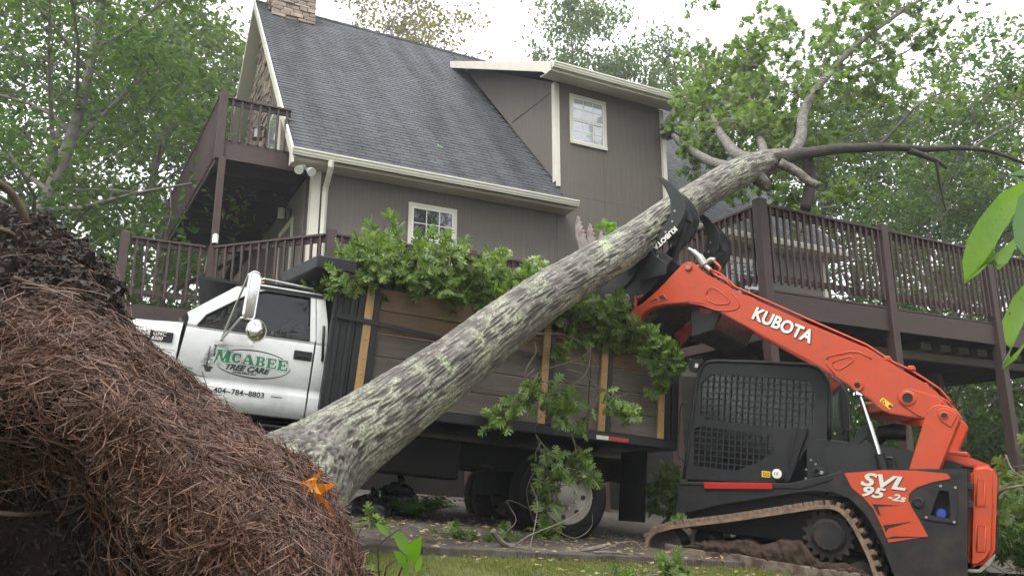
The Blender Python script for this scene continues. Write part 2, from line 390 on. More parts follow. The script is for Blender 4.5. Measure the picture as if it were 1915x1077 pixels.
M['orange_leaf'] = leaf_mat('orange_oak_leaf', (.62, .22, .015), (.66, .25, .02), (.70, .28, .03), .45, .35)
M['tan_leaf'] = leaf_mat('dry_tan_leaf', (.30, .20, .11), (.40, .29, .17), (.5, .38, .24), .6, .2)
def spotted_leaf():
    m = leaf_mat('spotted_green_leaf', (.12, .24, .022), (.13, .26, .025), (.14, .28, .03), .35, .45); nt = m.node_tree; b = nt.nodes['Principled BSDF']
    v = coords(nt, 'Object'); src = b.inputs['Base Color'].links[0].from_socket
    c = col_mix(nt, noise(nt, v, 9, 5, .6, .35, .7), src, (.19, .32, .03)); c = col_mix(nt, noise(nt, v, 95, 2, .5, .70, .74), c, (.05, .055, .01))
    nt.links.new(c, b.inputs['Base Color']); bump(nt, b, noise(nt, v, 60, 4, .6, 0, 1), .25, .004)
    for l in list(nt.links):
        if l.to_node.bl_idname == 'ShaderNodeMix' and l.from_socket == src and l.to_node.blend_type == 'MULTIPLY': nt.links.new(c, l.to_socket)
    return m
M['spotted_leaf'] = spotted_leaf()
M['grass'] = leaf_mat('lawn_grass', (.10, .13, .02), (.15, .18, .03), (.22, .23, .05), .5, .3)
M['needle'] = leaf_mat('pine_straw', (.034, .015, .010), (.115, .052, .034), (.31, .175, .125), .45, .1)
M['debris'] = leaf_mat('dark_leaf_litter', (.012, .008, .006), (.024, .016, .012), (.055, .035, .026), .6, .05)
M['soil'] = pm('dark_root_soil', (.006, .0045, .004), (.024, .015, .011), 5, .95, bs=1.0, bscale=22, spec=.08)
M['twig'] = pm('grey_twig_bark', (.10, .085, .07), (.22, .19, .16), 10, .8, bs=.3)
M['limb'] = pm('limb_bark', (.030, .025, .021), (.19, .175, .15), 16, .85, bs=.9, bscale=40, dirt=(.26, .28, .19), dirt_scale=9, dirt_lo=.56, dirt_hi=.68)
M['dark_limb'] = pm('dark_limb_bark', (.02, .016, .013), (.06, .05, .042), 8, .85, bs=.6, bscale=30)
M['bark_far'] = pm('tree_trunk_bark', (.08, .07, .06), (.19, .175, .155), 5, .9, bs=.6, bscale=20)
M['cut'] = pm('fresh_cut_wood', (.50, .33, .15), (.62, .44, .22), 10, .7)
M['root'] = pm('brown_root', (.065, .04, .028), (.12, .075, .05), 8, .8, bs=.4)
M['plastic'] = pm('black_plastic_bag', (.012, .012, .014), (.03, .03, .033), 5, .25)
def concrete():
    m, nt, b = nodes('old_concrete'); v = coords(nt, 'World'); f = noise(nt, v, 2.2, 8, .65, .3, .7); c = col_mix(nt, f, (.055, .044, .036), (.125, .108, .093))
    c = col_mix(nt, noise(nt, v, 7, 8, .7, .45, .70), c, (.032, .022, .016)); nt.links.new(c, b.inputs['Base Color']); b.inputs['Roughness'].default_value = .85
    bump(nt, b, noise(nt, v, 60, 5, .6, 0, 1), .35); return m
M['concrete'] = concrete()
def lawn():
    m, nt, b = nodes('lawn_ground'); v = coords(nt, 'World'); c = col_mix(nt, noise(nt, v, 1.8, 6, .6, .35, .65), (.055, .07, .016), (.13, .14, .03))
    c = col_mix(nt, noise(nt, v, 9, 6, .7, .5, .75), c, (.05, .036, .022)); nt.links.new(c, b.inputs['Base Color']); b.inputs['Roughness'].default_value = .95
    bump(nt, b, noise(nt, v, 50, 6, .7, 0, 1), .8, .02); return m
M['lawn'] = lawn()

def ground_z(x, y):
    """the yard falls to the right and rises a little towards the house"""
    return -.868-.108*x+.0414*y

# ------------------------------------------------------------------ ground
def terrain():
    xs = np.concatenate((-np.geomspace(400, 14, 14), np.linspace(-12, 20, 65), np.geomspace(22, 400, 14)))
    ys = np.concatenate((-np.geomspace(300, 3, 10), np.linspace(-2, 20, 45), np.geomspace(22, 500, 16)))
    X, Y = np.meshgrid(xs, ys); d = np.maximum(0, np.hypot(X-2, Y-8)-14); k = np.exp(-d/18)
    Z = -.868+k*(-.108*X+.0414*Y)+(1-k)*.2+.02*(fbm(np.stack([X*1.5, Y*1.5, X*0], -1))-.5)
    rows = [[(X[i, j], Y[i, j], Z[i, j]) for j in range(len(xs))] for i in range(len(ys))]
    tag(MB().grid(rows).build('lawn', M['lawn'], smooth=True), kind='structure')
terrain()
KA, KB = Vector((-1.26, 6.46, 0)), Vector((.66, 7.53, 0)); KD = (KB-KA).normalized(); KN = Vector((-KD.y, KD.x, 0))
def kerb_pt(s, t, dz=0):
    p = KA+KD*s+KN*t; return (p.x, p.y, ground_z(p.x, p.y)+dz)
m = MB()                                                   # driveway slab, behind its edging
rows = [[kerb_pt(s, t, .055) for s in np.linspace(-3, 14, 18)] for t in np.linspace(.165, 6.5, 10)]
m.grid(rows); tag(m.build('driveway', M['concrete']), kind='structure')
edging = empty('driveway_edging', None); edging['kind'] = 'structure'
s = -3.0
while s < 5.2:                                             # edging stones laid end to end
    L = .88+.06*rnd.random(); a = [kerb_pt(s+.004, .0), kerb_pt(s+L-.004, .0), kerb_pt(s+L-.004, .16), kerb_pt(s+.004, .16)]; h = .062+.008*rnd.random()
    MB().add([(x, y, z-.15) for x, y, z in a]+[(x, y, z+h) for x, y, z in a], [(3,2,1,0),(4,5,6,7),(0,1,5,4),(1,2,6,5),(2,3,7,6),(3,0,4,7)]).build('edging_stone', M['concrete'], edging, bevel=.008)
    s += L

# ------------------------------------------------------------------ house (x along the front, y into the house, z up)
th = R(27.5); HM = frame((-3.8, 13, 0), (math.cos(th), math.sin(th), 0), (-math.sin(th), math.cos(th), 0), (0, 0, 1))
house = empty('house', HM, 'taupe sided house with steep dark shingle roof and wide wall dormer', 'house')
SL = 1.047; ZE = 5.80; RW = 6.4; ZR = ZE+SL*RW            # roof slope, eave, ridge
def roof_z(w): return ZE+SL*w
# walls: siding panels 1.22 m wide, seams recessed
def panels(x0, x1, y, z0, z1, zsplit=None, th=.10):
    x = x0
    while x < x1-.01:
        xe = min(x+1.22, x1)
        zz = [z0]+([zsplit] if zsplit and z0 < zsplit < z1 else [])+[z1]
        for a, b in zip(zz, zz[1:]): MB().box(x+.002, xe-.002, y, y+th, a+.002, b-.002).build('siding_panel', M['siding'], house)
        x = xe
panels(.60, 5.54, .40, 2.75, 5.60); panels(5.545, 8.36, .40, 2.75, 8.66, 6.05); panels(8.45, 13.3, .40, 2.75, 5.60)
MB().box(.5, 13.28, .52, 12.3, 2.4, 5.62).build('inner_wall', M['siding'], house)
MB().box(5.6, 8.35, .52, 5.4, 5.64, 8.66).build('dormer_core', M['siding'], house)
panels_side = MB().prismx([(1.0, 2.75), (12.2, 2.75), (12.2, 5.66), (1.0, 5.66)], .455, .498).build('side_wall', M['siding'], house)
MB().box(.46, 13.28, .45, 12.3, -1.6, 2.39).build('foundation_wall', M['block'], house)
# gable wall under the left rake
MB().prismx([(.9, 6.06), (11.9, 6.06), (11.9, 6.3), (RW, ZR-.42), (.9, 6.3)], .33, .40).build('gable_wall', M['siding'], house)
# corner boards and dormer trim
MB().box(.44, .585, .365, .398, 2.75, 5.58).box(.425, .454, .365, .56, 2.75, 5.58).build('corner_board', M['trim'], house, bevel=.004)
MB().box(5.535, 5.64, .372, .398, 6.2, 8.60).box(5.515, 5.534, .372, .5, 6.3, 8.60).build('corner_board', M['trim'], house, bevel=.004)
MB().box(8.365, 8.46, .372, .398, 5.6, 8.60).box(8.461, 8.475, .372, .5, 6.5, 8.60).build('corner_board', M['trim'], house, bevel=.004)
MB().box(13.25, 13.38, .372, .398, 2.7, 5.58).build('corner_board', M['trim'], house, bevel=.004)
# dormer cheek (left side, tan siding with a diagonal joint)
MB().prismx([(.42, 6.30), (5.1, 11.18), (5.1, 11.32), (.42, 8.62)], 5.555, 5.598).build('dormer_cheek', M['siding'], house)
MB().prismx([(.42, 6.30), (5.1, 11.18), (5.1, 11.32), (.42, 8.62)], 8.40, 8.44).build('dormer_cheek', M['siding'], house)
MB().bar((5.553, .62, 8.45), (5.553, 2.45, 8.55-.02), .006, .03).build('siding_joint', M['deck'], house)
# roof decks
def slab(u0, u1, w0, w1, t=.10, drop=.0):
    a = [(u0, w0, roof_z(w0)-drop), (u1, w0, roof_z(w0)-drop), (u1, w1, roof_z(w1)-drop), (u0, w1, roof_z(w1)-drop)]
    return a+[(x, y, z-t) for x, y, z in a], [(0,1,2,3),(7,6,5,4),(1,0,4,5),(2,1,5,6),(3,2,6,7),(0,3,7,4)]
rm = MB(); DR = .022
for u0, u1, w0, w1 in ((.0, 5.55, -.06, 6.4), (8.45, 13.8, -.06, 6.4), (5.55, 8.45, 5.2, 6.4)): rm.add(*slab(u0, u1, w0, w1, .1, DR))
rm.add([(0, RW, ZR-.02), (13.8, RW, ZR-.02), (13.8, 12.9, ZE-.02), (0, 12.9, ZE-.02), (0, RW, ZR-.12), (13.8, RW, ZR-.12), (13.8, 12.9, ZE-.12), (0, 12.9, ZE-.12)], [(0,1,2,3),(7,6,5,4),(1,0,4,5),(2,1,5,6),(3,2,6,7),(0,3,7,4)])
rm.add(*(lambda a: (a+[(x, y, z-.09) for x, y, z in a], [(0,1,2,3),(7,6,5,4),(1,0,4,5),(2,1,5,6),(3,2,6,7),(0,3,7,4)]))([(5.14, -.12, 8.74), (8.84, -.12, 8.74), (8.84, 5.35, 11.52), (5.14, 5.35, 11.52)]))
roof = rm.build('roof', M['shingle'], house)
# shingle tabs: thin wedges, butt edge proud
tab = MB(); W2, LT = .158, .20
tab.add([(-W2, 0, .002), (W2, 0, .002), (W2, 0, .017), (-W2, 0, .017), (-W2, LT, .0), (W2, LT, .0), (W2, LT, .005), (-W2, LT, .005)], [(0,1,2,3),(3,2,6,7),(0,3,7,4),(1,5,6,2)])
tab_me = tab.mesh('shingle', M['shingle'])
ca = 1/math.hypot(1, SL); sa = SL*ca; EXP = .145
RS = np.array([[1, 0, 0], [0, ca, -sa], [0, sa, ca]])
tabs = []
for reg in ((.01, 5.54, 0), (8.47, 13.8, 0), (5.56, 8.44, 5.25)):
    k = 0; sl = 0.0
    while sl*ca-.07 < 6.33:
        w = sl*ca-.07
        if w >= reg[2]-.01:
            u = reg[0]+.16-(.165 if k % 2 else 0)+.02*rnd.random()
            while u < reg[1]+.1:
                if u-.158 > reg[0]-.17 and u+.158 < reg[1]+.16: tabs.append((min(max(u, reg[0]+.158), reg[1]-.156), w, roof_z(w)-DR+.002+.0035*rnd.random(), .8*(rnd.random()-.5)*.02))
                u += .33
        sl += EXP; k += 1
near = sorted([t for t in tabs if t[0] < 5.6], key=lambda t: t[1])[:290]; ns = set(near); rest = [t for t in tabs if t not in ns]
for t in near: link('shingle', tab_me, roof, Matrix.Translation(t[:3]) @ Matrix(RS.tolist()).to_4x4())
o = link('shingle_field', inst_mesh('shingle_field', tab.v, tab.f, np.array([t[:3] for t in rest]), np.repeat(RS[None], len(rest), 0), np.ones(len(rest)), M['shingle']), roof); o['kind'] = 'stuff'
cap = MB()
for i in range(46):
    u = .0+i*.3; cap.add([(u, RW-.15, ZR-.15+.02), (u, RW, ZR+.022), (u, RW+.15, ZR-.15+.02), (u+.31, RW-.15, ZR-.15+.008), (u+.31, RW, ZR+.008), (u+.31, RW+.15, ZR-.15+.008)], [(0,1,4,3),(1,2,5,4)])
cap.build('ridge_cap', M['shingle'], roof, solid=-.012)
# rake boards (left gable), soffits, gutters
for name, x0, x1 in (('rake_board', -.045, -.003), ('rake_board', 13.803, 13.845)):
    MB().prismx([(-.05, ZE-.07), (RW, ZR-.02), (RW, ZR-.25), (-.05, ZE-.31)], x0, x1).build(name, M['trim'], house, bevel=.004)
    MB().prismx([(RW+.002, ZR-.02), (12.95, ZE-.10), (12.95, ZE-.34), (RW+.002, ZR-.25)], x0, x1).build(name, M['trim'], house, bevel=.004)
MB().prismx([(.4, 6.0), (RW, ZR-.26), (RW, ZR-.29), (.45, 6.0-.03)], -.002, .36).build('rake_soffit', M['trim'], house)
MB().prismx([(RW+.01, ZR-.26), (12.7, 5.75), (12.7, 5.72), (RW+.01, ZR-.29)], -.002, .36).build('rake_soffit', M['trim'], house)
MB().box(.0, 5.76, .02, .395, 5.585, 5.60).build('soffit', M['trim'], house)
MB().box(8.48, 13.8, .02, .395, 5.585, 5.60).build('soffit', M['trim'], house)
MB().prismx([(-.05, 5.60), (.40, 5.60), (.40, 6.0), (-.05, 5.75)], .0, .03).build('eave_return', M['trim'], house)
def gutter(x0, x1, y, z, name='gutter'):
    prof = [(.0, .0), (-.085, .0), (-.09, .02), (-.105, .045), (-.108, .075), (-.125, .095), (-.125, .125), (-.115, .125), (-.115, .10), (-.095, .075), (-.075, .012), (-.005, .012), (-.005, .125), (.0, .125)]
    MB().prismx([(y+a, z+b) for a, b in prof], x0, x1).build(name, M['gutter'], house)
    MB().box(x0+.003, x1-.003, y+.002, y+.022, z-.03, z+.12).build('fascia', M['trim'], house)
    for xx in (x0, x1): MB().prismx([(y+a, z+b) for a, b in ((.0, -.001), (-.086, -.001), (-.107, .045), (-.127, .095), (-.127, .127), (.0, .127))], xx-.003, xx+.003).build('gutter_end', M['gutter'], house)
gutter(-.04, 5.79, .0, 5.63); gutter(8.5, 13.8, .0, 5.63); gutter(5.15, 8.83, -.14, 8.585)
MB().prismx([(-.14, 8.56), (.38, 8.66), (.38, 8.63), (-.14, 8.53)], 5.17, 8.80).build('dormer_soffit', M['trim'], house)
MB().prismx([(-.15, 8.52), (-.15, 8.73), (5.3, 11.50), (5.3, 11.30), (.2, 8.66), (.03, 8.52)], 5.105, 5.137).build('dormer_rake_board', M['trim'], house, bevel=.003)
def downspout(u, ztop, y0, zbot):
    MB().tube([(u-.02, y0-.07, ztop), (u-.02, y0-.06, ztop-.1), (u-.01, y0+.06, ztop-.2), (u, .29, ztop-.36), (u, .335, ztop-.46), (u, .335, zbot)], [.058, .058, .056, .056, .056, .056], 4).build('downspout', M['gutter'], house, bevel=.006)
downspout(.66, 5.63, 0, 2.75); downspout(8.43, 8.58, -.10, 6.15)
# windows
def window(u0, u1, z0, z1, y, cols, rows2, glassm, name='window'):
    w = empty(name); w.parent = house; fw = .075
    MB().box(u0, u1, y-.035, y-.004, z1-fw, z1).box(u0, u1, y-.05, y-.004, z0, z0+fw).box(u0, u0+fw, y-.034, y-.004, z0+fw, z1-fw).box(u1-fw, u1, y-.034, y-.004, z0+fw, z1-fw).build('window_frame', M['trim'], w, bevel=.004)
    zm = (z0+z1)/2; a, b = u0+fw, u1-fw
    for k, (za, zb) in enumerate(((z0+fw, zm), (zm, z1-fw))):
        yy = y-.012-(.008 if k else 0)
        s = empty('sash'); s.parent = w
        MB().box(a, b, yy-.012, yy+.004, za, za+.035).box(a, b, yy-.012, yy+.004, zb-.035, zb).box(a, a+.03, yy-.012, yy+.004, za+.035, zb-.035).box(b-.03, b, yy-.012, yy+.004, za+.035, zb-.035).build('sash_frame', M['white'], s)
        x0, x1, q0, q1 = a+.03, b-.03, za+.035, zb-.035
        for i in range(cols):
            for j in range(rows2):
                xa = x0+(x1-x0)*i/cols; xb = x0+(x1-x0)*(i+1)/cols; ya = q0+(q1-q0)*j/rows2; yb = q0+(q1-q0)*(j+1)/rows2
                MB().box(xa+.007, xb-.007, yy-.003+.001*((i*7+j*5) % 3), yy+.003, ya+.007, yb-.007).build('pane', glassm, s)
        g = MB()
        for i in range(1, cols): xx = x0+(x1-x0)*i/cols; g.box(xx-.009, xx+.009, yy-.008, yy+.002, q0, q1)
        for j in range(1, rows2): zz = q0+(q1-q0)*j/rows2; g.box(x0, x1, yy-.0075, yy+.0015, zz-.009, zz+.009)
        g.build('muntin', M['white'], s)
window(2.27, 3.27, 3.86, 5.29, .40, 3, 2, M['pane_dark']); window(5.90, 6.86, 7.25, 8.43, .40, 3, 2, M['pane_light']); window(10.1, 11.15, 3.9, 5.3, .40, 3, 2, M['pane_dark'])
# chimney: core with stacked stones on the faces in view
ch = empty('chimney'); ch.parent = house
MB().box(.34, 1.40, 5.72, 6.9, 11.2, 14.6).build('chimney_core', M['stone'], ch)
def stones(face, a0, a1, z0, z1, pos, parent, hmin=.07, hmax=.13, wmin=.16, wmax=.42, clip=None):
    z = z0
    while z < z1:
        h = hmin+(hmax-hmin)*rnd.random(); a = a0-.05*rnd.random()
        while a < a1:
            w = wmin+(wmax-wmin)*rnd.random(); b = min(a+w, a1+.03); d = .03+.05*rnd.random()
            if clip is None or clip((a+b)/2, z+h):
                mm = MB()
                if face == 'y': mm.box(a+.006, b-.006, pos-d, pos+.02, z+.005, z+h-.005)
                else: mm.box(pos-d, pos+.02, a+.006, b-.006, z+.005, z+h-.005)
                mm.v = [(x+.012*(rnd.random()-.5), y+.012*(rnd.random()-.5), q+.014*(rnd.random()-.5)) for x, y, q in mm.v]
                mm.build('stone', M['stone'], parent, bevel=.012)
            a = b
        z += h
stones('y', .34, 1.40, 11.75, 13.3, 5.72, ch); stones('x', 5.72, 6.5, 12.0, 13.3, .34, ch)
stones('x', 4.9, 7.9, 6.1, 12.0, .33, house, .10, .17, .18, .5, lambda w, z: z < (ZR-.40-abs(w-RW)*SL) and w > 4.9)
# doors on the gable side
MB().box(.295, .33, 3.2, 4.55, 6.06, 8.35).build('balcony_door_frame', M['trim'], house, bevel=.005)
MB().box(.285, .294, 3.32, 4.43, 6.1, 8.23).build('balcony_door_pane', M['pane_light'], house)
d = empty('side_door'); d.parent = house
MB().box(.42, .454, 1.85, 1.96, 2.78, 5.15).box(.42, .454, 3.0, 3.12, 2.78, 5.15).box(.418, .453, 1.85, 3.12, 5.03, 5.16).build('door_frame', M['trim'], d, bevel=.005)
MB().box(.44, .454, 1.97, 2.99, 2.78, 5.02).build('door_leaf', M['siding'], d)
# wing gutter downspout far right
MB().tube([(13.3, .33, 5.6), (13.3, .33, 2.6)], .05, 4).build('downspout', M['gutter'], house)

# lanterns and flood light on the house
def lantern(loc, label):
    e = empty('wall_lantern', HM @ T3(*loc), label, 'lantern')
    MB().box(.02, .06, -.06, .06, -.08, .12).build('backplate', M['black_metal'], e, bevel=.006)
    MB().tube([(.03, 0, .12), (-.05, 0, .17), (-.13, 0, .15)], .012, 6).build('arm', M['black_metal'], e)
    MB().lathe([(.13, .01), (.12, .10), (.08, .12), (.075, .115)], (-.13, 0, 0), 'z', 14).build('cap', M['black_metal'], e)
    MB().lathe([(-.16, .095), (.075, .095)], (-.13, 0, 0), 'z', 14).build('glass_cylinder', M['lantern_glass'], e, smooth=40)
    b = MB().lathe([(-.19, .06), (-.185, .115), (-.16, .115), (-.155, .10)], (-.13, 0, 0), 'z', 14)
    for k in range(4): b.bar((-.13+.11*math.cos(k*1.571+.5), .11*math.sin(k*1.571+.5), -.17), (-.13+.11*math.cos(k*1.571+.5), .11*math.sin(k*1.571+.5), .09), .012, .012)
    b.build('cage', M['black_metal'], e)
lantern((.42, 2.25, 5.33), 'black glass lantern by the door beneath the balcony')
lantern((.22, 4.85, 8.1), 'black glass lantern on the gable above the balcony railing')
fl = empty('flood_light', HM @ T3(.22, .22, 5.58), 'white twin flood light under the left end of the eave', 'flood light')
MB().lathe([(-.06, .05), (0, .06)], (0, 0, 0), 'z', 12).build('mount', M['white'], fl)
for k in (-1, 1):
    MB().tube([(0, 0, -.05), (.06*k, -.05, -.09)], .02, 6).build('arm', M['white'], fl)
    MB().tube([(.05*k, -.04, -.08), (.07*k, -.09, -.11), (.10*k, -.16, -.16), (.115*k, -.19, -.185)], [.03, .04, .075, .08], 14).build('lamp', M['white'], fl, smooth=40)

# ------------------------------------------------------------------ decks
def bal_mesh(h, w=.038, cut=.0):
    mm = MB(); mm.add([(-w/2, -w/2, 0), (w/2, -w/2, cut), (w/2, w/2, cut), (-w/2, w/2, 0), (-w/2, -w/2, h), (w/2, -w/2, h), (w/2, w/2, h), (-w/2, w/2, h)], [(3,2,1,0),(4,5,6,7),(0,1,5,4),(1,2,6,5),(2,3,7,6),(3,0,4,7)])
    return mm.mesh('baluster', M['deck'], bevel=.003)
BAL = bal_mesh(.93)
def railing(deck, p, q, z_floor, z_top, spacing=.135, end=.06, lower=True, hang=None):
    """top rail, sub rail, lower rail and balusters between two points (house x, y)"""
    p = Vector((p[0], p[1], 0)); q = Vector((q[0], q[1], 0)); d = (q-p); L = d.length; d.normalize(); nrm = Vector((d.y, -d.x, 0)); ang = math.atan2(d.y, d.x)
    z = Vector((0, 0, 1)); a = p+d*end; b = q-d*end
    MB().bar(a+z*(z_top-.02), b+z*(z_top-.02), .14, .038).build('top_rail', M['deckx'], deck, bevel=.004)
    MB().bar(a+z*(z_top-.09), b+z*(z_top-.09), .036, .088).build('sub_rail', M['deckx'], deck, bevel=.003)
    zb = z_floor+.09 if hang is None else hang
    if lower: MB().bar(a+z*(zb+.10), b+z*(zb+.10), .036, .088).build('lower_rail', M['deckx'], deck, bevel=.003)
    n = max(1, int((L-2*end)/spacing)); h = (z_top-.042)-zb; off = nrm*.0385
    for i in range(n):
        c = p+d*(end+(L-2*end)*(i+.5)/n)+off
        o = link('baluster', BAL, deck, Matrix.Translation((c.x, c.y, zb+.01*rnd.random())) @ Matrix.Rotation(ang, 4, 'Z') @ Matrix.Diagonal((1, 1, h/.93, 1)))
def post(deck, x, y, z0, z1, w=.135, name='post'):
    mm = MB().box(x-w/2, x+w/2, y-w/2, y+w/2, z0, z1); k = w/2*1.04
    mm.add([(x-k, y-k, z1+.001), (x+k, y-k, z1+.001), (x+k, y+k, z1+.001), (x-k, y+k, z1+.001), (x, y, z1+.045)], [(3,2,1,0),(0,1,4),(1,2,4),(2,3,4),(3,0,4)])
    return mm.build(name, M['deck'], deck, bevel=.005)
balcony = empty('balcony', HM, 'dark brown upper balcony wrapping the left gable end', 'balcony')
BZ = 6.0; A = (-1.15, .75); B = (-1.5, 7.5); Cc = (.12, .75)
railing(balcony, A, Cc, BZ, 6.82, .14, .08, lower=False, hang=BZ-.02); railing(balcony, B, A, BZ, 6.88, .135, .06, hang=BZ-.30)
post(balcony, A[0], A[1], 5.62, 6.92); post(balcony, B[0], B[1], 5.6, 6.95); post(balcony, -1.32, 4.1, 5.6, 6.9, .1)
MB().box(A[0]-.02, .3, A[1]-.02, A[1]+.02, 5.64, 5.97).build('front_fascia', M['deckx'], balcony, bevel=.004)
MB().bar((A[0], A[1]+.03, 5.80), (B[0], B[1], 5.80), .04, .33).build('side_fascia', M['decky'], balcony, bevel=.004)
x = A[0]+.05
for i in range(48):
    yy = .74+i*.142; MB().box(-1.16-.05*yy/1.0, .30, yy, yy+.136, 5.972, 6.0).build('floor_board', M['deckx'], balcony)
for i in range(11): MB().box(-1.15-.05*(.8+i*.6), .40, .9+i*.6, .94+i*.6, 5.66, 5.968).build('joist', M['deckx'], balcony)
post(balcony, -1.09, .70, 2.9, 5.63, .115); post(balcony, -1.42, 7.2, -.5, 5.63, .14)
MB().bar((-1.2, 7.0, 4.6), (.2, 7.0, 5.6), .09, .09).build('brace', M['deck'], balcony)

ld = empty('front_deck', HM, 'dark brown lower deck along the house behind the white truck', 'deck')
DZ = 2.9; PTS = [(-2.46, .68), (-1.13, .72), (.49, -.97), (5.50, -.95)]
for i in range(3): railing(ld, PTS[i], PTS[i+1], DZ, 4.0, .155 if i < 2 else .14, .09)
railing(ld, (-2.46, 6.0), PTS[0], DZ, 4.0, .15, .09)
for x, y in PTS[:1]+PTS[2:3]+[(3.0, -.96)]: post(ld, x, y, 0.0, 4.05)
post(ld, -1.13, .72, 0, 3.99, .10)
for i in range(3): p, q = PTS[i], PTS[i+1]; MB().bar((p[0], p[1], 2.74), (q[0], q[1], 2.74), .04, .27).build('rim_joist', M['deckx'], ld, bevel=.004)
MB().bar((-2.46, .7, 2.74), (-2.46, 6, 2.74), .04, .27).build('rim_joist', M['deckx'], ld)
def yfront(x): return .70 if x < -1.13 else (.72-(x+1.13)*1.043 if x < .49 else -.96)
for i in range(20):
    y = -.93+i*.142
    xs_ = -2.44 if y > .72 else (.49-(y+.97)/1.043)
    MB().box(xs_, 5.5 if y < .36 else .42, y, y+.136, 2.872, 2.9).build('floor_board', M['deckx'], ld)
# lattice screen at the wall
la = empty('lattice_panel', HM @ T3(4.55, .2, 3.05), 'dark crossed lattice panel low against the house wall', 'lattice')
for k in range(-4, 9):
    for s in (1, -1):
        x0 = .13*k; a = Vector((x0 if s > 0 else x0+.6, 0, 0)); b = a+Vector((.6*s, 0, .6)); lo, hi = 0, 1
        pts = [a+(b-a)*t for t in np.linspace(0, 1, 25)]; pts = [p for p in pts if 0 <= p.x <= 1.0]
        if len(pts) > 1: MB().bar(pts[0]+Vector((0, .012*s, 0)), pts[-1]+Vector((0, .012*s, 0)), .012, .028).build('slat', M['deckx'], la)
MB().box(-.02, 1.02, -.02, .02, .6, .63).box(-.02, 1.02, -.02, .02, -.03, 0).build('frame', M['deckx'], la)

rd = empty('side_deck', HM, 'tall dark brown deck on posts to the right of the house', 'deck')
PX = [5.62, 8.2, 10.85, 13.5, 16.1]; YD = -5.2; TZ = 4.0
for i in range(4): railing(rd, (PX[i], YD), (PX[i+1], YD), 2.75, TZ, .128, .08, hang=2.82)
railing(rd, (PX[0], -1.0), (PX[0], YD), 2.75, TZ, .13, .08, hang=2.82)
for x in PX: post(rd, x, YD, -1.3, 4.07, .15)
post(rd, PX[0], -3.1, -1.0, 4.03, .13); post(rd, PX[0], -1.0, -1.0, 4.03, .13)
for i in range(4): MB().box(PX[i]+.08, PX[i+1]-.08, YD-.02, YD+.02, 2.36, 2.70).build('rim_joist', M['deckx'], rd, bevel=.004)
MB().box(PX[0]-.02, PX[0]+.02, YD+.08, -1.07, 2.40, 2.70).build('rim_joist', M['decky'], rd, bevel=.004)
MB().box(PX[0]-.05, PX[0]+.05, YD+.08, -1.07, 2.02, 2.16).build('side_beam', M['decky'], rd, bevel=.004)
for i in range(30):
    y = -5.22+i*.145; MB().box(5.58, 16.2, y, y+.138, 2.712, 2.74).build('floor_board', M['deckx'], rd)
for i in range(17): MB().box(6.2+i*.6, 6.24+i*.6, YD+.03, -.7, 2.42, 2.708).build('joist', M['decky'], rd)
MB().box(8.4, 16.0, -4.62, -4.52, 2.10, 2.24).build('carrying_beam', M['grey_wood'], rd, bevel=.004)
for k in range(6): MB().box(9.4+.5*k, 9.66+.5*k, -4.8, -4.0, 2.245, 2.36).build('joist_block', M['grey_wood'], rd, bevel=.004)
for x in (8.2, 13.5): post(rd, x, -2.2, -1.3, 2.4, .15)

# ------------------------------------------------------------------ white dump truck (x to the rear, y away from the viewer, z up)
TM = frame((.5959, 8.9464, -.5589), (.9361, .3407, -.0872), (-.342, .9397, 0), (.0819, .0298, .9962))
truck = empty('dump_truck', TM, 'white cab dump truck with black steel bed and plank sides', 'truck')
PW, BK, CH = M['paint_white'], M['black'], M['chassis']
CW = 2.40                                                  # outer left (0) to outer right (2.40)
zk = [.985, 1.03, 1.10, 1.20, 1.218, 1.245, 1.300, 1.332, 1.70, 1.748, 1.757, 1.772, 1.79, 2.0, 2.26, 2.315, 2.345]
yk = [.235, .195, .176, .173, .176, .192, .190, .170, .168, .176, .186, .178, .176, .205, .25, .285, .36]
ys = lambda z: float(np.interp(z, zk, yk))
def strip(rows, name, mat=PW, sides=(0, 1), th=-.02):
    """body panel given as (z, x_front, x_rear) rows that follow the side curve"""
    for sd in sides:
        g = []
        for z, a, b in rows:
            y = ys(z); y = CW-y if sd else y
            g.append([(a+(b-a)*t, y, z) for t in np.linspace(0, 1, 6)])
        if sd: g = [r[::-1] for r in g]
        MB().grid(g).build(name, mat, cab, smooth=35)
cab = empty('cab'); cab.parent = truck
dfx = lambda z: -4.171+(z-1.402)*.0665 if z > 1.0 else -4.19
zl = [z for z in zk if z <= 1.79]
bot = lambda z, x: x
strip([(z, dfx(z), -2.905) for z in zl], 'door')
rear_x = lambda z: float(np.interp(z, [.985, 1.11, 1.51, 1.77, 1.97, 2.2, 2.302, 2.345], [-2.81, -2.771, -2.768, -2.776, -2.794, -2.835, -2.872, -2.90]))
seam = lambda z: -2.893 if z < 1.8 else -2.893-(z-1.8)*.13
strip([(z, seam(z)+.004, rear_x(z)) for z in zk], 'cab_corner')
wsx = lambda z: float(np.interp(z, [1.79, 1.841, 2.271, 2.342], [-4.22, -4.236, -3.733, -3.623]))
wfx = lambda z: float(np.interp(z, [1.779, 1.896, 2.194, 2.261, 2.35], [-4.056, -3.988, -3.62, -3.463, -3.30]))
strip([(z, (wsx(z) if z > 1.841 else dfx(z)), wfx(z)) for z in [1.79, 1.841, 1.9, 2.0, 2.1, 2.2, 2.258]], 'pillar')
wrx = lambda z: float(np.interp(z, [1.785, 2.259], [-2.955, -3.007]))
strip([(z, wrx(z), seam(z)-.004) for z in [1.79, 1.9, 2.0, 2.1, 2.2, 2.258]], 'door_rear_pillar')
strip([(z, wsx(z)+.01, seam(z)-.004) for z in [2.26, 2.29, 2.315, 2.345]], 'roof_header')
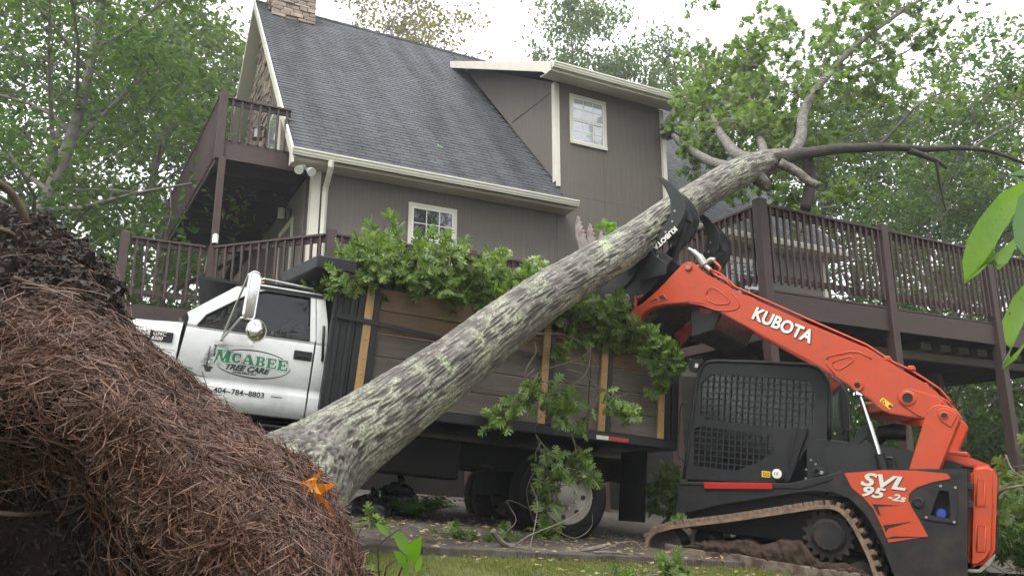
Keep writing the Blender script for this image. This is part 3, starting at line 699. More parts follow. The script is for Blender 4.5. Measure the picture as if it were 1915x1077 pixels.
# roof crown
g = []
for x, dz in ((-3.64, -.015), (-3.5, .02), (-3.2, .035), (-2.95, .025), (-2.895, -.01)):
    g.append([(x, y, 2.345+dz+.045*math.sin(math.pi*(y-.36)/(CW-.72))) for y in np.linspace(.36, CW-.36, 9)])
MB().grid(g).build('cab_roof', PW, cab, smooth=50)
# windshield, side glass, seals
MB().add([(-4.24, .26, 1.84), (-4.24, CW-.26, 1.84), (-3.64, CW-.36, 2.325), (-3.64, .36, 2.325)], [(0,1,2,3)]).build('windshield', M['windshield'], cab)
gl = [(-4.05, 1.785), (-3.985, 1.9), (-3.62, 2.19), (-3.46, 2.255), (-3.015, 2.255), (-2.96, 1.79)]
for sd in (0, 1):
    MB().add([(x, (ys(z)+.02) if not sd else CW-ys(z)-.02, z) for x, z in gl], [tuple(range(6))]).build('side_window', M['glass'], cab)
    MB().tube([(x, (ys(z)-.001) if not sd else CW-ys(z)+.001, z) for x, z in gl+gl[:1]], .010, 6).build('window_seal', BK, cab)
MB().add([(-2.86, .3, 2.25), (-2.86, CW-.3, 2.25), (-2.80, CW-.25, 1.0), (-2.80, .25, 1.0)], [(0,1,2,3)]).build('cab_back', PW, cab)
# interior
it = empty('interior'); it.parent = truck
MB().box(-4.1, -2.9, .23, CW-.23, .98, 1.02).box(-4.16, -3.95, .23, CW-.23, 1.0, 1.80).build('dashboard', M['interior'], it)
MB().box(-3.25, -2.95, .35, 1.05, 1.0, 2.02).box(-3.25, -2.95, 1.25, CW-.3, 1.0, 2.0).box(-3.6, -3.2, .35, CW-.3, 1.02, 1.42).build('seat', M['interior'], it, bevel=.06, seg=2)
MB().tube([(-3.78+.07*math.sin(t), .62+.2*math.cos(t), 1.80+.18*math.sin(t)) for t in np.linspace(0, 2*math.pi, 25)], .014, 6).build('steering_wheel', M['black_metal'], it)
MB().box(-4.13, -2.83, .24, CW-.24, 2.27, 2.30).build('headliner', M['interior'], it)
# hood and fenders
hood = []
for x, zt in ((-5.55, 1.60), (-5.3, 1.74), (-4.9, 1.79), (-4.46, 1.81), (-4.19, 1.835)):
    hood.append([(x, .20, 1.20), (x, .175, 1.45), (x, .175, 1.66), (x, .185, 1.70), (x, .20, 1.715), (x, .24, zt-.06), (x, .32, zt-.015), (x, .45, zt), (x, 1.2, zt+.06), (x, CW-.45, zt), (x, CW-.32, zt-.015), (x, CW-.24, zt-.06), (x, CW-.2, 1.715), (x, CW-.175, 1.66), (x, CW-.175, 1.45), (x, CW-.2, 1.2)])
MB().grid(hood).build('hood', PW, truck, smooth=40)
MB().box(-5.62, -5.56, .3, CW-.3, 1.0, 1.6).build('grille', BK, truck, bevel=.02)
MB().box(-5.72, -5.56, .12, CW-.12, .6, .85).build('front_bumper', M['chrome'], truck, bevel=.03)
bd = empty('badge'); bd.parent = truck
MB().box(-4.46, -4.25, .160, .170, 1.575, 1.672).build('badge_plate', BK, bd, bevel=.003)
text_mb('GMC', .055, -4.435, 1.627, .157, shear=.15, offset=.001).build('badge_lettering', M['decal_grey'], bd)
text_mb('6500', .05, -4.44, 1.582, .157, shear=.2, offset=.001).build('badge_lettering', M['decal_white'], bd)
# door furniture
hd = empty('door_handle'); hd.parent = truck
MB().box(-3.095, -2.912, .153, .168, 1.578, 1.672).build('handle_plate', BK, hd, bevel=.008)
MB().box(-3.07, -2.94, .140, .152, 1.60, 1.632).build('handle_lever', M['char'], hd, bevel=.006)
MB().tube([(-2.838, .168, 1.955), (-2.838, .13, 1.94), (-2.825, .125, 1.78), (-2.806, .13, 1.62), (-2.806, .165, 1.605)], .014, 8).build('grab_handle', BK, truck, smooth=True)
for k in range(3): MB().lathe([(0, .05), (.02, .045), (.035, .02)], (-3.52+.1*k, .55+.55*k, 2.385+.02*(k > 0)), 'z', 12).build('marker_lamp', M['amber'], truck, smooth=True)
MB().tube([(-3.62, .30, 2.33), (-3.50, .27, 2.385), (-3.0, .28, 2.365), (-2.97, .29, 2.335)], .008, 6).build('roof_trim_bar', M['alu'], truck)
# west-coast mirror
mi = empty('mirror'); mi.parent = truck
b0 = Vector((-3.84, .165, 1.64)); b1 = Vector((-3.50, .165, 1.63))
MB().bar(b0, b1+Vector((0, -.12, -.005)), .02, .022).bar(b0+Vector((-.02, 0, 0)), b0+Vector((.06, -.01, 0)), .012, .05).build('lower_bracket', M['alu'], mi)
MB().tube([b0+Vector((.03, -.01, .02)), Vector((-3.66, -.2, 2.285)), Vector((-3.60, -.22, 2.31))], .011, 8).tube([b0+Vector((.03, -.01, .02)), Vector((-3.66, -.19, 1.85)), Vector((-3.57, -.22, 1.85))], .011, 8).tube([Vector((-3.57, -.22, 1.85)), Vector((-3.50, -.10, 1.64))], .008, 8).build('bracket_rod', M['alu'], mi)
mq = Matrix.Translation((-3.60, -.235, 2.07)) @ Matrix.Rotation(R(-52), 4, 'Z')
def rrect(w, h, r, n=5):
    o = []
    for cx_, cy_, a0 in ((w-r, h-r, 0), (-w+r, h-r, 90), (-w+r, -h+r, 180), (w-r, -h+r, 270)):
        o += [(cx_+r*math.cos(R(a0+90*k/n)), cy_+r*math.sin(R(a0+90*k/n))) for k in range(n+1)]
    return o
mb = MB(); rr = rrect(.062, .235, .045)
mb.prismx(rr, -.022, .012); mb.build('mirror_head', M['alu'], mi, bevel=.006, M=mq)
MB().tube([(.014, a, b) for a, b in rr+rr[:1]], .009, 6).build('mirror_rim', M['chrome'], mi, M=mq)
MB().prismx(rrect(.055, .228, .04), .0125, .0155).build('mirror_glass', M['chrome'], mi, M=mq)
cq = Matrix.Translation((-3.505, -.24, 1.735)) @ Matrix.Rotation(R(-62), 4, 'Z')
MB().lathe([(.0, .104), (.012, .104), (.022, .085), (.034, .045), (.038, .004)], (0, 0, 0), 'x', 28).build('convex_mirror', M['chrome'], mi, smooth=True, M=cq)
MB().tube([(.008, .104*math.cos(t), .104*math.sin(t)) for t in np.linspace(0, 2*math.pi, 29)], .007, 6).build('convex_mirror_rim', M['alu'], mi, M=cq)
# lettering on the door
dl = empty('door_lettering'); dl.parent = truck
def offs(poly, d):
    """grow a convex polygon by d"""
    n = len(poly); a = sum(poly[i][0]*poly[(i+1) % n][1]-poly[(i+1) % n][0]*poly[i][1] for i in range(n)); p = poly if a > 0 else poly[::-1]; out = []
    for i in range(n):
        A_, B_, C_ = Vector(p[i-1]), Vector(p[i]), Vector(p[(i+1) % n]); e1 = (B_-A_).normalized(); e2 = (C_-B_).normalized()
        n1 = Vector((e1.y, -e1.x)); n2 = Vector((e2.y, -e2.x)); k = max(1+n1.dot(n2), .35); q = B_+(n1+n2)*(d/k); out.append((q.x, q.y))
    return out
def rc(x0, x1, y0, y1): return [(x0, y0), (x1, y0), (x1, y1), (x0, y1)]
def arc(cx_, cy_, ra, rb, t, a0, a1, n=10):
    o = []
    for k in range(n):
        u, v = R(a0+(a1-a0)*k/n), R(a0+(a1-a0)*(k+1)/n)
        o.append([(cx_+ra*math.cos(u), cy_+rb*math.sin(u)), (cx_+ra*math.cos(v), cy_+rb*math.sin(v)), (cx_+(ra-t)*math.cos(v), cy_+(rb-t*.55)*math.sin(v)), (cx_+(ra-t)*math.cos(u), cy_+(rb-t*.55)*math.sin(u))])
    return o
GL = {
 'E': [rc(.10, .40, 0, 1), rc(.0, .95, .86, 1), rc(.0, 1.0, 0, .14), rc(.40, .70, .43, .57), rc(.80, .95, .66, .86), rc(.85, 1.0, .14, .36), rc(.62, .76, .34, .66)],
 'B': [rc(.10, .40, 0, 1), rc(.0, .6, .87, 1), rc(.0, .6, 0, .13), rc(.4, .6, .46, .58)]+arc(.55, .74, .36, .26, .27, -90, 90, 7)+arc(.55, .27, .42, .27, .28, -90, 90, 7),
 'A': [[(.38, 1), (.62, 1), (.95, .1), (.62, .1)], [(.38, 1), (.50, 1), (.25, .1), (.12, .1)], rc(.25, .7, .26, .38), rc(-.02, .40, 0, .11), rc(.52, 1.04, 0, .11)],
 'C': arc(.5, .5, .46, .5, .30, 50, 330, 16)+[rc(.72, .84, .62, .98)],
 'M': [[(.18, 1), (.34, 1), (.22, .1), (.06, .1)], [(.16, 1), (.42, 1), (.56, .05), (.44, .05)], [(.70, 1), (.84, 1), (.58, .05), (.46, .05)], [(.68, 1), (.94, 1), (.94, .1), (.68, .1)], rc(.56, 1.04, 0, .11), rc(.08, .4, .9, 1), rc(.7, 1.04, .9, 1)]+arc(-.06, .02, .22, .22, .13, -150, 25, 9),
}
def word(items, d, y, mat, name):
    mm = MB(); k = 0
    for chh, x, z, w, h in items:
        for p in GL[chh]:
            q = offs([(x+a*w, z+b*h) for a, b in p], d) if d else [(x+a*w, z+b*h) for a, b in p]
            mm.add([(a, y-.00002*k, b) for a, b in q], [tuple(range(len(q)))]); k += 1
    mm.build(name, mat, dl)
def lz(x): return 1.455-.02*((x+3.48)/.37)**2
LET = [('M', -3.845, 1.452, .158, .122), ('C', -3.685, 1.462, .105, .098), ('A', -3.585, 1.460, .125, .100), ('B', -3.452, 1.456, .098, .098), ('E', -3.345, 1.452, .098, .100), ('E', -3.238, 1.446, .104, .104)]
word(LET, .0085, .1668, M['decal_black'], 'name_outline'); word(LET, .0068, .1660, M['paint_white'], 'name_border'); word(LET, 0, .1651, M['decal_green'], 'name_lettering')
n = 72
for half in (0, 1):
  el = MB()
  for i in range(half*n//2, (half+1)*n//2):
    a, b = 2*math.pi*i/n, 2*math.pi*(i+1)/n; w1 = .0032+.0024*abs(math.sin(a)); w2 = .0032+.0024*abs(math.sin(b)); f_ = lambda t, e: (-3.475+(.368+e)*math.cos(t), .1674, 1.472+(.137+e)*math.sin(t))
    if 2.75 < a < 3.6 or a < .45: continue
    el.add([f_(a, -w1), f_(b, -w2), f_(b, w2), f_(a, w1)], [(0,1,2,3)])
  el.build('oval_line', M['decal_black'], dl)

text_mb('TREE CARE', .075, -3.735, 1.392, .1662, shear=.35, offset=.0035, sx=1.12).build('trade_lettering', M['decal_black'], dl)
text_mb('AVAILABLE 24-7', .031, -3.65, 1.361, .1660, ang=.0, offset=.0012, sx=1.05).build('small_lettering', M['decal_black'], dl)
MB().add([(-3.80, .1663, 1.440), (-3.755, .1663, 1.432), (-3.80, .1663, 1.434)], [(0,1,2)]).add([(-3.81, .1663, 1.425), (-3.74, .1663, 1.412), (-3.81, .1663, 1.418)], [(0,1,2)]).build('flourish', M['decal_black'], dl)
text_mb('404~784~8803', .074, -3.795, 1.152, .1690, offset=.0016, sx=1.03, spacing=1.03).build('phone_number', M['decal_black'], dl)
MB().add([(-3.90, .169, 1.176), (-3.83, .169, 1.176), (-3.83, .169, 1.184), (-3.90, .169, 1.184)], [(0,1,2,3)]).add([(-3.25, .169, 1.173), (-3.14, .169, 1.173), (-3.14, .169, 1.181), (-3.25, .169, 1.181)], [(0,1,2,3)]).build('phone_dash', M['decal_black'], dl)
pt = MB(); k = 0
for bx, bz, h, wd, nb in ((-3.897, 1.385, .215, .075, 15), (-3.848, 1.50, .145, .05, 9)):
    pt.add([(bx-.006, .1672, bz), (bx+.006, .1672, bz), (bx+.001, .1672, bz+h), (bx-.001, .1672, bz+h)], [(0,1,2,3)])
    for i in range(nb):
        t = (i+.5)/nb; z = bz+h*t; w = wd*(1-t)**.8*(.75+.5*rnd.random())+.006
        for sgn in (-1, 1):
            k += 1; pt.add([(bx, .16715-.00001*k, z+.006), (bx, .16715-.00001*k, z-.002), (bx+sgn*w, .16715-.00001*k, z-.012-.008*rnd.random())], [(0,1,2)])
cl = [(-3.93, 1.40), (-3.915, 1.375), (-3.905, 1.345), (-3.88, 1.340), (-3.855, 1.345), (-3.85, 1.375), (-3.835, 1.392), (-3.86, 1.398), (-3.885, 1.392), (-3.905, 1.402)]
pt.add([(a, .1671, b) for a, b in cl], [tuple(range(len(cl)))]); pt.build('pine_emblem', M['decal_black'], dl)
# cab step and frame
MB().box(-3.95, -2.8, .22, .60, .62, .86).build('fuel_tank', BK, truck, bevel=.05, seg=2)
MB().box(-4.0, -2.8, .16, .50, .875, .90).build('cab_step', M['char'], truck, bevel=.006)
for y in (.72, 1.60): MB().box(-5.55, 1.2, y, y+.08, .72, 1.0).build('frame_rail', CH, truck)
MB().box(-.6, .6, .8, 1.6, .45, .75).tube([(-.02, .3, .485), (-.02, 2.1, .485)], .09, 10).build('rear_axle', CH, truck)
MB().box(-2.7, -1.2, .25, .62, .55, .95).build('tool_box', CH, truck, bevel=.02)
# wheels
def wheel(x, y, sgn, front=False):
    w = empty('wheel'); w.parent = truck; w.matrix_local = T3(x, y, .487) @ (Matrix.Rotation(math.pi, 4, 'Z') if sgn < 0 else Matrix.Identity(4))
    pr = [(.03, .30), (.012, .33), (.0, .39), (.008, .445), (.03, .475), (.055, .487), (.215, .487), (.24, .475), (.262, .445), (.27, .39), (.258, .33), (.24, .30)]
    MB().lathe(pr, (0, 0, 0), 'y', 48, False).build('tyre', M['rubber'], w, smooth=40)
    for ring in range(4):
        MB().lathe([(.062+.04*ring, .4875), (.062+.04*ring, .492), (.088+.04*ring, .492), (.088+.04*ring, .4875)], (0, 0, 0), 'y', 40, False).build('tread_rib', M['rubber'], w)
    r_ = MB().lathe([(.028, .305), (.012, .296), (.02, .284), (.055, .272), (.085, .255), (.10, .20), (.095, .16), (.085, .11), (.04, .10), (.03, .07), (.02, .02), (.02, .001)], (0, 0, 0), 'y', 40, False).build('rim', M['rim'], w, smooth=35)
    for k in range(8):
        a = 2*math.pi*k/8; MB().lathe([(.082, .026), (.105, .028)], (.225*math.cos(a), .004, .225*math.sin(a)), 'y', 10).build('hand_hole', BK, r_)
    for k in range(8):
        a = 2*math.pi*(k+.5)/8; MB().lathe([(.06, .014), (.095, .014)], (.135*math.cos(a), 0, .135*math.sin(a)), 'y', 6).build('wheel_nut', M['steel'], r_)
wheel(-.02, .03, 1); wheel(-.02, .36, 1); wheel(-.02, 2.37, -1); wheel(-.02, 2.04, -1); wheel(-4.75, .14, 1); wheel(-4.75, 2.3, -1)
for y in (.05, 1.72): MB().box(.935, .95, y, y+.63, .28, 1.08).build('mud_flap', CH, truck, bevel=.004)
# dump bed
bed = empty('dump_bed'); bed.parent = truck
MB().box(-2.52, 1.30, .02, CW-.02, 1.105, 1.205).build('bed_floor', BK, bed, bevel=.006)
MB().box(-2.52, 1.302, -.012, .018, 1.112, 1.214).build('side_rail', BK, bed, bevel=.006)
MB().box(-2.78, -2.53, .03, CW-.03, 1.1, 2.62).build('bulkhead', BK, bed, bevel=.01)
for k, xx in enumerate((-2.74, -2.62)): MB().box(xx, xx+.05, .005, .029, 1.12, 2.5).build('bulkhead_rib', BK, bed, bevel=.005)
MB().prismz([(-2.6, .0), (-3.02, .0), (-3.30, .9), (-3.30, CW-.9), (-3.02, CW), (-2.6, CW)], 2.535, 2.665).build('cab_shield', BK, bed, bevel=.008)
BR = [(1.222, 1.458, 'grey_wood'), (1.466, 1.700, 'grey_wood'), (1.708, 1.950, 'grey_wood'), (1.958, 2.188, 'brown_wood'), (2.196, 2.43, 'brown_wood')]
for i, (a, b, mt) in enumerate(BR):
    dz = .004*rnd.random()
    for x0, x1 in ((-2.33, .165), (.17, 1.235)):
        MB().box(x0, x1-.003, .035+.004*rnd.random(), .072, a+dz, b-.002).build('side_board', M[mt], bed, bevel=.004)
    MB().box(-2.5, 1.28, CW-.07, CW-.035, a+dz, b).build('side_board', M[mt], bed, bevel=.004)
    MB().box(1.262, 1.295, .08, CW-.08, a+dz, b).build('tailgate_board', M[mt], bed)
MB().box(-2.528, -2.336, .034, .07, 1.222, 2.43).build('corner_sheet', BK, bed)
for x in (-2.42, -.40, .325, 1.075):
    st = empty('stake'); st.parent = bed
    z0 = 1.218 if x > -2 else 1.22
    MB().box(x-.042, x+.042, -.008, .033, z0, 2.40+.03*rnd.random()).build('stake_wood', M['stake'], st, bevel=.004)
    for z in (1.30, 1.5, 1.66, 1.86, 2.08, 2.30): MB().lathe([(-.018, .008), (-.0085, .013)], (x+.008*(rnd.random()-.5), 0, z), 'y', 8).build('bolt', M['steel'], st)
    MB().box(x+.046, x+.105, -.01, .034, 1.216, 2.38).build('steel_post', BK, st, bevel=.003)
MB().bar((-2.75, -.02, 2.055), (-2.3, -.02, 2.035), .008, .05).bar((-2.3, -.02, 2.035), (-1.5, -.02, 1.975), .008, .05).bar((-1.5, -.02, 1.975), (-.5, -.02, 1.96), .008, .05).build('strap', BK, bed)
MB().box(1.215, 1.30, -.012, .075, 1.216, 2.42).build('tail_post', BK, bed, bevel=.005)
MB().box(.26, .41, -.0165, -.0125, 1.128, 1.172).build('reflector_white', M['decal_grey'], bed); MB().box(.412, .66, -.0165, -.0125, 1.128, 1.172).build('reflector_red', M['red'], bed)

# ------------------------------------------------------------------ orange track loader (x to its rear, y away from the viewer, z up)
LM = frame((3.9498, 7.422, -.9951), (.8517, -.5117, -.1132), (.515, .8572, 0), (.097, -.0583, .9936))
loader = empty('track_loader', LM, 'orange and black compact track loader holding the trunk in its grapple', 'loader')
OR, CB, WD = M['orange'], M['char'], 1.96
def holed(outer, holes, y, th, name, mat, parent, bevel=0):
    bm = bmesh.new(); es = []
    for lp in [outer]+holes:
        vs = [bm.verts.new((a, y, b)) for a, b in lp]; es += [bm.edges.new((vs[i], vs[(i+1) % len(vs)])) for i in range(len(vs))]
    bmesh.ops.triangle_fill(bm, use_beauty=True, edges=es)
    r = bmesh.ops.extrude_face_region(bm, geom=bm.faces[:]); bmesh.ops.translate(bm, vec=(0, th, 0), verts=[v for v in r['geom'] if isinstance(v, bmesh.types.BMVert)])
    bmesh.ops.recalc_face_normals(bm, faces=bm.faces[:]); me = bpy.data.meshes.new(name); bm.to_mesh(me); bm.free(); finish(me, mat, False); return link(name, me, parent)
def rib(pts, y, r, name, mat, parent, close=True):
    p = [(a, y, b) for a, b in pts]; return MB().tube(p+p[:1] if close else p, r, 6).build(name, mat, parent, smooth=True)
def ring(c, y, r0, r1, h, name, mat, parent, n=24): return MB().lathe([(0, r1), (-h*.7, r1), (-h, r1-.006), (-h, r0), (0, r0)], (c[0], y, c[1]), 'y', n).build(name, mat, parent, smooth=40)
def disc(c, y, r, h, name, mat, parent, n=20): return MB().lathe([(0, r), (-h, r*.96), (-h-.0005, .001)], (c[0], y, c[1]), 'y', n).build(name, mat, parent)
# --- tracks
TP = [(-3.019, 0.084), (-3.009, 0.166), (-2.919, 0.271), (-2.702, 0.355), (-2.149, 0.492), (-1.617, 0.64), (-1.271, 0.737), (-1.129, 0.757), (-1.039, 0.735), (-0.962, 0.679), (-0.885, 0.579), (-0.809, 0.448), (-0.734, 0.294), (-0.685, 0.145)]
TP = TP+[(-.655, .02), (-.70, -.055), (-.80, -.075), (-2.80, -.085), (-2.93, -.06), (-3.0, .0)]
pp = np.array(TP+TP[:1]); seg_ = np.r_[0, np.cumsum(np.linalg.norm(np.diff(pp, axis=0), axis=1))]; per = seg_[-1]
def tp_at(s): s = s % per; return np.array([np.interp(s, seg_, pp[:, 0]), np.interp(s, seg_, pp[:, 1])])
def make_track(y0, y1, near):
    t = empty('track'); t.parent = loader; n = 150; ctr = []
    outer = [tp_at(per*i/n) for i in range(n)]
    nrm = []
    for i in range(n):
        d = outer[(i+2) % n]-outer[i-2]; d = d/np.linalg.norm(d); nrm.append(np.array([-d[1], d[0]]))       # outward (path runs front, over the top, to the rear)
    vs = []; fs = []
    for i in range(n):
        o = outer[i]-nrm[i]*.028; q = o-nrm[i]*.038
        vs += [(o[0], y0, o[1]), (o[0], y1, o[1]), (q[0], y1, q[1]), (q[0], y0, q[1])]
    for i in range(n):
        a, b = 4*i, 4*((i+1) % n); fs += [(a, b, b+1, a+1), (a+1, b+1, b+2, a+2), (a+2, b+2, b+3, a+3), (a+3, b+3, b, a)]
    MB().add(vs, fs).build('belt', M['track'], t, smooth=50)
    lug = MB()
    for (a0, a1, yy0, yy1) in ((-.02, .03, 0, .10), (.0, .05, .12, .22), (.0, .05, .24, .33), (-.02, .03, .35, .45)): lug.add([(a0, yy0, 0), (a1, yy0, 0), (a1, yy1, 0), (a0, yy1, 0), (a0+.008, yy0+.004, .042), (a1-.008, yy0+.004, .042), (a1-.008, yy1-.004, .042), (a0+.008, yy1-.004, .042)], [(3,2,1,0),(4,5,6,7),(0,1,5,4),(1,2,6,5),(2,3,7,6),(3,0,4,7)])
    lm = lug.mesh('tread_lug', M['track']); nl = 54
    for i in range(nl):
        s_ = per*i/nl; o = tp_at(s_); d = tp_at(s_+.04)-tp_at(s_-.04); d /= np.linalg.norm(d); nn = np.array([-d[1], d[0]]); o = o-nn*.03
        link('tread_lug', lm, t, Matrix(((d[0], 0, nn[0], o[0]), (0, 1, 0, y0), (d[1], 0, nn[1], o[1]), (0, 0, 0, 1))))
    ys_ = y0+.07
    sp = MB(); nt_ = 17; prof = []
    for k in range(nt_*4): a = 2*math.pi*k/(nt_*4); r = (.245, .245, .205, .205)[k % 4]; prof.append((-1.165+r*math.cos(a), .435+r*math.sin(a)))
    sp.prism(prof, ys_+.02, ys_+.06); sp.build('sprocket', M['char_dirty'], t, bevel=.003)
    MB().lathe([(.05, .165), (.0, .16), (-.025, .13), (-.03, .001)], (-1.165, ys_, .435), 'y', 28).build('drive_hub', M['char_dirty'], t, smooth=30)
    for k in range(14): a = 2*math.pi*k/14; MB().lathe([(0, .011), (-.034, .011)], (-1.165+.125*math.cos(a), ys_-.0, .435+.125*math.sin(a)), 'y', 6).build('hub_bolt', M['char'], t)
    MB().lathe([(.30, .17), (.30, .19), (.0, .19), (.0, .15), (.02, .05), (.0, .04)], (-2.80, ys_, .10), 'y', 28).build('front_idler', M['char_dirty'], t, smooth=30)
    MB().lathe([(.30, .15), (.0, .15), (.02, .04)], (-.86, ys_, .09), 'y', 24).build('rear_idler', M['char_dirty'], t, smooth=30)
    for k in range(5): MB().lathe([(.30, .09), (.0, .09), (.0, .02)], (-2.4+.32*k, ys_, .03), 'y', 18).build('track_roller', M['char_dirty'], t, smooth=30)
    fp = [(-2.796, 0.127), (-2.592, 0.121), (-2.303, 0.112), (-2.039, 0.133), (-1.756, 0.122), (-1.362, 0.122), (-0.791, 0.139), (-0.79, 0.025), (-1.215, -0.035), (-1.748, -0.073), (-2.174, -0.096), (-2.473, -0.075), (-2.729, -0.054), (-2.793, -0.04)]
    MB().prism(fp, y0+.06, y0+.34).build('track_frame', M['frame_mud'], t, bevel=.012)
    MB().prism([(-2.285, 0.098), (-2.212, 0.123), (-2.183, -0.019), (-2.225, -0.06), (-2.285, -0.052)], y0+.045, y0+.059).build('frame_gusset', M['mud'], t)
    # mud packed on the frame
    k = 140; rows = []
    top = [(-2.599, 0.126), (-2.449, 0.184), (-2.315, 0.232), (-2.138, 0.248), (-1.937, 0.282), (-1.822, 0.257), (-1.738, 0.278), (-1.63, 0.331), (-1.494, 0.354), (-1.385, 0.319), (-1.303, 0.225), (-1.198, 0.188), (-1.032, 0.208), (-0.893, 0.185), (-0.794, 0.137)]
    bot_ = [(-2.598, 0.097), (-2.46, 0.104), (-2.307, 0.07), (-2.188, 0.061), (-2.044, 0.111), (-1.815, 0.091), (-1.689, 0.057), (-1.54, 0.094), (-1.417, 0.047), (-1.286, 0.056), (-1.157, 0.09), (-1.029, 0.079), (-0.917, 0.104), (-0.842, 0.091), (-0.793, 0.086)]
    tt = crom(np.array(top), k); bb = crom(np.array(bot_), k)
    for j in range(19):
        f = j/18; row = []
        for i in range(k):
            p = tt[i]*(1-f)+bb[i]*f; d = .035*math.sin(math.pi*min(f*1.05, 1)); q = np.array([p[0]*26, f*2.5, p[1]*26+f*4]); h = .085*(float(fbm(q))-.5); row.append((p[0], y0+.088-d*.8-h*1.3 if f > .05 else y0+.24, p[1]+h*.6))
        rows.append(row)
    MB().grid(rows).build('packed_mud', M['mud'], t, smooth=True)
make_track(0, .45, True); make_track(1.51, 1.96, False)
# --- lower body
MB().box(-2.72, -.02, .44, 1.52, .28, .80).build('chassis', CB, loader, bevel=.02)
MB().prism([(-2.75, 0.771), (-1.736, 0.849), (-1.586, 0.872), (-1.071, 1.034), (-1.067, 0.85), (-1.188, 0.848), (-1.456, 0.8), (-1.84, 0.695), (-2.265, 0.581), (-2.496, 0.498), (-2.781, 0.398)], .28, .44).build('fender', CB, loader, bevel=.012)
holed([(-1.074, 1.009), (-1.016, 1.045), (-0.592, 1.117), (0.007, 1.178), (0.0, 0.19), (-0.539, 0.098), (-0.575, 0.163), (-0.677, 0.428), (-0.809, 0.663), (-0.963, 0.802), (-1.1, 0.847), (-1.238, 0.843)], [[(-0.218, 0.967), (-0.139, 0.967), (-0.124, 0.731), (-0.286, 0.738)]], .0, .012, 'flank', M['char_dirty'], loader)
MB().prism([(-1.074, 1.009), (-1.016, 1.045), (-0.592, 1.117), (0.007, 1.178), (0.0, 0.19), (-0.539, 0.098), (-0.575, 0.163), (-0.677, 0.428), (-0.809, 0.663), (-0.963, 0.802), (-1.1, 0.847), (-1.238, 0.843)], .14, .50).build('flank_box', M['char_dirty'], loader, bevel=.012)
holed([(-1.074, 1.009), (-1.016, 1.045), (-0.592, 1.117), (0.007, 1.178), (0.0, 0.19), (-0.539, 0.098), (-0.575, 0.163), (-0.677, 0.428), (-0.809, 0.663), (-0.963, 0.802), (-1.1, 0.847), (-1.238, 0.843)], [[(-1.044, 0.995), (-0.019, 1.143), (-0.024, 0.204), (-0.53, 0.118), (-0.8, 0.674), (-0.954, 0.82)]], .0121, .128, 'flank_rim', M['char_dirty'], loader)
MB().prism([(-1.074, 1.009), (-1.016, 1.045), (-0.592, 1.117), (0.007, 1.178), (0.0, 0.19), (-0.539, 0.098), (-0.575, 0.163), (-0.677, 0.428), (-0.809, 0.663), (-0.963, 0.802), (-1.1, 0.847), (-1.238, 0.843)], 1.46, 1.96).build('flank', M['char_dirty'], loader, bevel=.012, seg=2)
fd = empty('flank_decal'); fd.parent = loader
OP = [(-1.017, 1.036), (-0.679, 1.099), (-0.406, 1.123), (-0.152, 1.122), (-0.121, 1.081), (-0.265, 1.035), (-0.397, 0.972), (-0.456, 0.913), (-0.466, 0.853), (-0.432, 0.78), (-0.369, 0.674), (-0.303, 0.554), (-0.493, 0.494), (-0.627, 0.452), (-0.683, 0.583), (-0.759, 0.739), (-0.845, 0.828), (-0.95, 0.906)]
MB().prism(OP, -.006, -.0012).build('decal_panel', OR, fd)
for q in ([(-0.768, 0.778), (-0.53, 0.794), (-0.721, 0.76), (-0.692, 0.679), (-0.72, 0.695)], [(-0.673, 0.6), (-0.431, 0.664), (-0.627, 0.579), (-0.651, 0.54)], [(-0.663, 0.48), (-0.582, 0.515), (-0.316, 0.545), (-0.581, 0.495)]): MB().prism(q, -.008, -.0063).build('decal_dark_shape', M['char_dirty'], fd)  # charcoal shapes of the decal over its orange panel
def on_flank(txt, size, pts, mat, sh=.3, sx=1.35, off=.004, dy=0):
    (x0, z0), (x1, z1) = pts; return text_mb(txt, size, x0, z0, -.0085-dy, ang=math.atan2(z1-z0, x1-x0), shear=sh, offset=off, sx=sx).build('model_lettering', mat, fd)
A1 = [(-0.88, 0.944), (-0.477, 0.936)]; A2 = [(-0.878, 0.848), (-0.503, 0.83)]
on_flank('SVL', .165, [(A1[0][0]+.004, A1[0][1]-.006), (A1[1][0]+.004, A1[1][1]-.006)], M['decal_black'], .3, 1.5, .007); on_flank('SVL', .165, A1, M['decal_grey'], .3, 1.5, .005, .0015)
on_flank('95', .13, [(A2[0][0]+.004, A2[0][1]-.005), (A2[1][0]+.004, A2[1][1]-.005)], M['decal_black'], .3, 1.5, .006); on_flank('95', .13, A2, M['decal_grey'], .3, 1.5, .0045, .0015)
A3 = [(A2[0][0]+.235, A2[0][1]+(A2[1][1]-A2[0][1])*.62), (A2[1][0]+.235, A2[1][1]+(A2[1][1]-A2[0][1])*.62)]
on_flank('-2s', .085, A3, M['decal_grey'], .3, 1.45, .0025, .0015)
